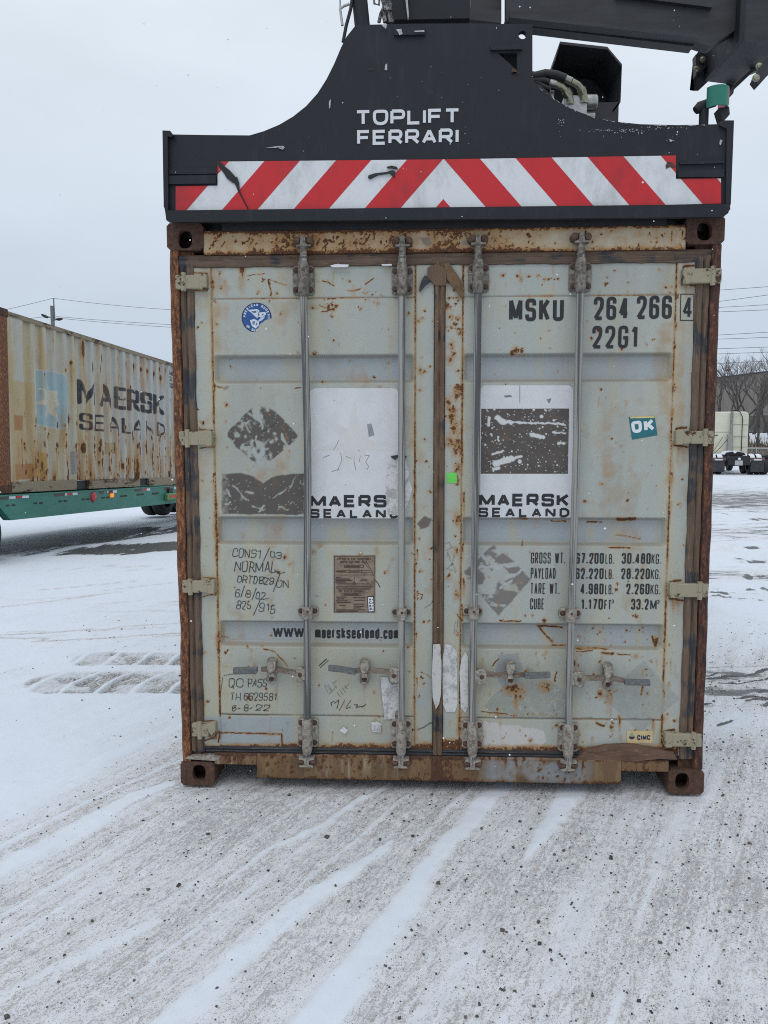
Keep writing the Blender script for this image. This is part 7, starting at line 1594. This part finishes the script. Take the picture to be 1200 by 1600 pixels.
for x in (-1.0, 1.0): wheel(TRK, (x, CY0+3.1, .50), .50, .28, out=1 if x > 0 else -1)
mb = MB()
for yy in (.70, 2.0):
    for x in (-1.08, -.76, .76, 1.08):
        V = []
        for k in range(13):
            a = math.radians(12+156*k/12)
            for xx, rr in ((x-.12, .505), (x-.06, .53), (x+.06, .53), (x+.12, .505)): V.append((xx, yy+rr*math.cos(a), .50+rr*math.sin(a)))
        mb.add(V, [[k*4+j, k*4+j+1, k*4+j+5, k*4+j+4] for k in range(12) for j in range(3)])
mb.build_each('tyre_snow', M['snowcap'], TRK)
for sg in (-1, 1):
    MB().box(sg*.60, sg*1.22, -.02, .02, .14, .72, .03).build('mud_flap', mat_plain('mud_flap', (.022, .022, .026), .7, c2=(.05, .05, .055), scale=5), TRK)
    MB().box(sg*.55, sg*1.24, -.06, .04, .72, .86, .02).build('flap_hanger', mat_plain('dull_red_hanger', (.10, .05, .045), .6, c2=(.19, .12, .11), scale=6), TRK); MB().box(sg*.72, sg*1.10, -.066, -.055, .72, .79).build('flap_reflector', M['tape_white'], TRK)
MB().box(-.2, .16, -.30, -.285, .48, .72).build('number_plate', mat_plain('plate_grey', (.30, .29, .30), .5, c2=(.5, .5, .52), scale=14), TRK)
o = MB().lathe([(0, .07), (-.02, .06), (-.025, 0)], (0, -.285, .80), 'y', 14).build('tail_lamp', M['stk_white'], TRK)
DX, DY = G(1207, 742)
DOL = thing('trailer_dolly', 'low dark wheeled dolly cut off by the right edge beyond the cream truck', 'dolly', (DX, DY, 0), rot=(0, 0, 0))
for x in (-.30, 1.9): wheel(DOL, (x, .4, .45), .45, .3, out=-1 if x < 1 else 1)
MB().box(-.1, 1.8, .2, .6, .5, .8).box(.7, 1.0, -1.6, .4, .55, .70).build('dolly_frame', M['lift_dark'], DOL); MB().prism([(-.46, .80), (-.42, .95), (.0, 1.02), (.1, .95), (.1, .9), (-.1, .86)], .1, .7).build('dolly_mudguard', M['lift'], DOL)

# ------------------------------------------------------------------ behind: shed, fence, trees, poles and wires
SH = thing('warehouse', 'long grey brown warehouse wall behind the bare trees on the bank', 'building', (34, 86, 2.4))
M['shed'] = mat_plain('shed_cladding', (0.150, 0.132, 0.116), 0.8, c2=(0.215, 0.195, 0.172), scale=1.4, stretch=(6, 1, .15), bs=0.0)
def wall(mb, a, b_, z0, z1, th=.3):
    (xa, ya), (xb, yb) = a, b_; mb.add([(xa, ya, z0), (xb, yb, z0), (xb, yb, z1), (xa, ya, z1), (xa+th, ya+th*4, z0), (xb+th, yb+th*4, z0), (xb+th, yb+th*4, z1), (xa+th, ya+th*4, z1)], [[0, 1, 2, 3], [7, 6, 5, 4], [0, 4, 5, 1], [3, 2, 6, 7], [0, 3, 7, 4], [1, 5, 6, 2]]); return mb
def bear(px_, d, row=692): x, z = F(px_, row, d); return (x, d)
wa, wb = bear(1040, 100.0), bear(1330, 72.0)
wall(MB(), wa, wb, 2.55, 9.25, 3.0).build('wall', M['shed'], SH)
def off(p, d): return (p[0]-d*.3, p[1]-d)
wall(MB(), off(wa, .12), off(wb, .12), 4.55, 4.85, .03).build('wall_band', mat_plain('pale_band', (.20, .195, .19), .8, bs=0), SH); wall(MB(), off(wa, .10), off(wb, .10), 2.45, 2.75, .03).build('plinth', M['lift_dark'], SH); wall(MB(), off(wa, .1), off(wb, .1), 9.2, 9.36, .5).build('eaves_trim', M['lift_dark'], SH)
wall(MB(), off(wa, .05), off(wb, .05), 3.0, 4.5, .03).build('lower_wall', mat_plain('lower_cladding', (.085, .08, .075), .8, c2=(.12, .11, .10), scale=1, stretch=(6, 1, .2), bs=0), SH)
FN = thing('wire_fence', 'grey pipe and wire fence at the foot of the snowy bank', 'fence', (26, 61, 0))
mb = MB(); fa, fb = bear(1090, 63.0), bear(1300, 60.0)
mb.tube([(*fa, 1.15), (*fb, 1.12)], .05, 6); mb.build('top_rail', M['alloy'], FN)
for k in range(12):
    t_ = k/11; x, y = fa[0]+(fb[0]-fa[0])*t_, fa[1]+(fb[1]-fa[1])*t_; MB().tube([(x, y, -.05), (x, y, 1.2)], .04, 6).build('fence_post', M['alloy'], FN)
mb = MB()
for k in range(90):
    t_ = k/89; x, y = fa[0]+(fb[0]-fa[0])*t_, fa[1]+(fb[1]-fa[1])*t_
    for sg in (-1, 1): mb.tube([(x, y+.02, 0), (x+sg*.45, y+.02, 1.12)], .007, 3, False)
mb.build('chain_mesh', M['alloy'], FN)
GR = []; gv = MB()
for _ in range(1500):
    px_ = RNG.uniform(1085, 1260); d = RNG.uniform(62.5, 68); x, y = bear(px_, d); z = float(gheight(np.array([x]), np.array([y]))[0]); h = RNG.uniform(.4, 1.25); dx = RNG.normal(0, .25)
    gv.add([(x-.02, y, z-.05), (x+.02, y, z-.05), (x+dx+.012, y+RNG.normal(0, .1), z+h), (x+dx*.4, y, z+h*.6)], [[0, 1, 2, 3]])
o = gv.build('dry_grass', mat_plain('dry_grass', (.085, .062, .04), .9, c2=(.22, .16, .095), scale=3, bs=0)); o['kind'] = 'stuff'
M['bark'] = mat_plain('grey_bark', (.045, .040, .037), .9, c2=(.10, .09, .08), scale=6, bs=0); M['twig'] = mat_plain('twigs', (.075, .066, .062), .9, c2=(.13, .115, .11), scale=4, bs=0)
def tree(px_, dist, h, seed, label, lean=0.0, fork=2):
    rs = random.Random(seed); x, y = bear(px_, dist); z = float(gheight(np.array([x]), np.array([y]))[0])-.1
    root = thing('bare_tree', label, 'tree', (x, y, z), 'bare trees on the bank'); tr_, cr_ = MB(), MB(); cnt = [0]
    def grow(p, d, L, r, lev):
        pts = [p]; q = p.copy(); dd = d.copy(); n = 4 if lev < 3 else 3
        for i in range(n):
            dd = (dd+Vector((rs.gauss(0, .13), rs.gauss(0, .13), rs.gauss(.05, .07)))).normalized(); q = q+dd*(L/n); pts.append(q.copy())
        (tr_ if lev < 2 else cr_).tube(pts, [r*(1-.5*i/n) for i in range(n+1)], 7 if lev < 2 else 4 if lev < 4 else 3, False)
        if lev >= 5: return
        k = fork if lev == 0 else rs.choice((2, 3, 3)) if lev < 4 else 3
        for j in range(k):
            a = rs.uniform(0, 6.28); sp = rs.uniform(.28, .62) if lev < 2 else rs.uniform(.35, .85)
            nd = (dd+Vector((math.cos(a), math.sin(a)*.8, rs.uniform(-.05, .3)))*math.tan(sp)).normalized(); i0 = len(pts)-1 if j < 2 or lev == 0 else rs.randint(2, len(pts)-1)
            grow(pts[i0], nd, L*rs.uniform(.62, .85), r*rs.uniform(.5, .66), lev+1)
    grow(Vector((x, y, z)), Vector((lean, 0, 1)).normalized(), h*.30, .17, 0)
    o = tr_.build('trunk', M['bark'], root); autosmooth(o); cr_.build('crown', M['twig'], root)
for a in ((1122, 72, 8.0, 21, 'small twiggy bare tree at the back, beside the container post', .02, 3), (1149, 74, 8.4, 22, 'twiggy bare tree at the back between two taller trunks above the cab', 0, 3), (1177, 73, 8.6, 23, 'twiggy bare tree at the back above the cab right corner', -.05, 3), (1194, 75, 8.4, 24, 'twiggy bare tree at the back near the right picture edge', .05, 3), (1132, 66, 8.6, 1, 'bare tree at the left end of the row, partly behind the rusted container post', -.03, 2), (1141, 68, 8.2, 2, 'slim bare tree rising above the left half of the cream cab roof', .05, 2), (1156, 65, 9.4, 3, 'tall bare tree rising above the exhaust stack of the cream cab', .12, 3), (1167, 69, 8.8, 5, 'bare tree leaning right behind the right edge of the cream cab', .25, 2), (1186, 66, 8.4, 8, 'bare tree with a dark trunk right of the cream cab', -.08, 3), (1203, 70, 8.8, 13, 'bare tree at the right picture edge', -.1, 2)): tree(*a)
def pole(px_, d, h, label, arms=True, group=None):
    x, y = bear(px_, d, 485); zg_ = float(gheight(np.array([x]), np.array([y]))[0]); r = thing('utility_pole', label, 'utility pole', (x, y, zg_)); return r, x, y, zg_
M['poles'] = mat_plain('grey_pole', (.10, .115, .12), .8, c2=(.16, .175, .18), scale=5, bs=0); M['wire'] = mat_plain('cable', (.10, .105, .115), .7, var=.1, bs=0)
r, x, y, zg_ = pole(83, 50, 12, 'slim utility pole with twin street lights above the rusty container')
zt = F(83, 466, y)[1]; zm = F(83, 478, y)[1]
o = MB().tube([(x-.06, y, zg_), (x-.06, y, zm)], [.17, .13], 10).tube([(x+.10, y, zm-1.0), (x+.06, y, zt)], [.05, .04], 8).build('pole_shaft', M['poles'], r); autosmooth(o)
for (p0, p1, p2) in (((80, 496), (75, 496), (65, 491.5)), ((85, 500), (88, 499), (97.5, 498))):
    o = MB().tube([P3(*p0, y-.1), P3(*p1, y-.1)], .03, 6).build('lamp_arm', M['poles'], r)
    a, b_ = P3(*p1, y-.1), P3(*p2, y-.1); MB().tube([a, ((a[0]+b_[0])/2, y-.1, (a[2]+b_[2])/2-.02), b_], [.07, .11, .06], 8).build('lamp_head', M['lift'], r)
def wirep(pts, label, rad=.012):
    (p0, d0), (p1, d1) = pts; a, b_ = Vector(P3(*p0, d0)), Vector(P3(*p1, d1)); return a, b_
WG = 'overhead power lines'
def wire(name_label, a, b_, sag, r=.014):
    a, b_ = Vector(a), Vector(b_); n = 36; pts = [a+(b_-a)*(k/n)-Vector((0, 0, 4*sag*(k/n)*(1-k/n))) for k in range(n+1)]
    o = MB().tube(pts, r, 4).build('power_line', M['wire']); tag(o, name_label, 'power line', WG); return o
LB = lambda i: ('highest wire right of the container', 'second wire from the top right of the container', 'third wire from the top right of the container', 'fourth wire from the top right of the container', 'wire in the upper line of the middle pair at right', 'wire in the lower line of the middle pair at right', 'wire third from the bottom at right', 'wire second from the bottom at right', 'lowest wire at right, just above the tree tops')[i]
for i, (ya, yb) in enumerate(((466.5, 459), (484, 472), (493.5, 487), (500.5, 495), (536.5, 530), (543, 538), (558, 553), (566, 561), (581, 575))):
    a = P3(1100, ya+27*(ya-yb)/73, 42); b_ = P3(1290, yb-90*(ya-yb)/73*1.05, 36); A_, B2 = Vector(a), Vector(b_); D_ = (A_-B2)
    A_ = A_+D_*2.2+Vector((0, 0, 1.4)); B2 = B2-D_*2.0; wire(LB(i), A_, B2, .30, .012)
for i, ((pa, da), (pb, db), sg, lb) in enumerate((((( 83.5, 466), 50), ((430, 489), 50), .25, 'upper wire running right from the street light pole'), (((88, 494.5), 50), ((430, 512), 50), .15, 'middle wire running right from the street light pole'), (((90, 497), 50), ((430, 518), 50), .15, 'lower wire running right from the street light pole'), (((83, 466), 50), ((-60, 498), 44), .05, 'wire running down left from the street light pole top'), (((78, 494), 50), ((-60, 506), 44), .05, 'wire running left from the street light arms'))): wire(lb, P3(*pa, da), P3(*pb, db), sg, .013)

# falling snow in the air
V = []; Q = []
for _ in range(150):
    px_, py_ = RNG.uniform(-60, 1260), RNG.uniform(-40, 1250); Yd = RNG.uniform(-2.2, -.15); x, z = F(px_, py_, Yd); r = RNG.uniform(.0011, .0024); b0 = len(V)
    if z < .05: continue
    for p in OC: V.append((x+p[0]*r, Yd+p[1]*r, z+p[2]*r))
    Q += [[b0+k for k in f] for f in OF]
o = raw('snowflakes', V, Q, M['snowcap']); o['kind'] = 'stuff'
for o in bpy.data.objects:
    if 'off' in o: del o['off']
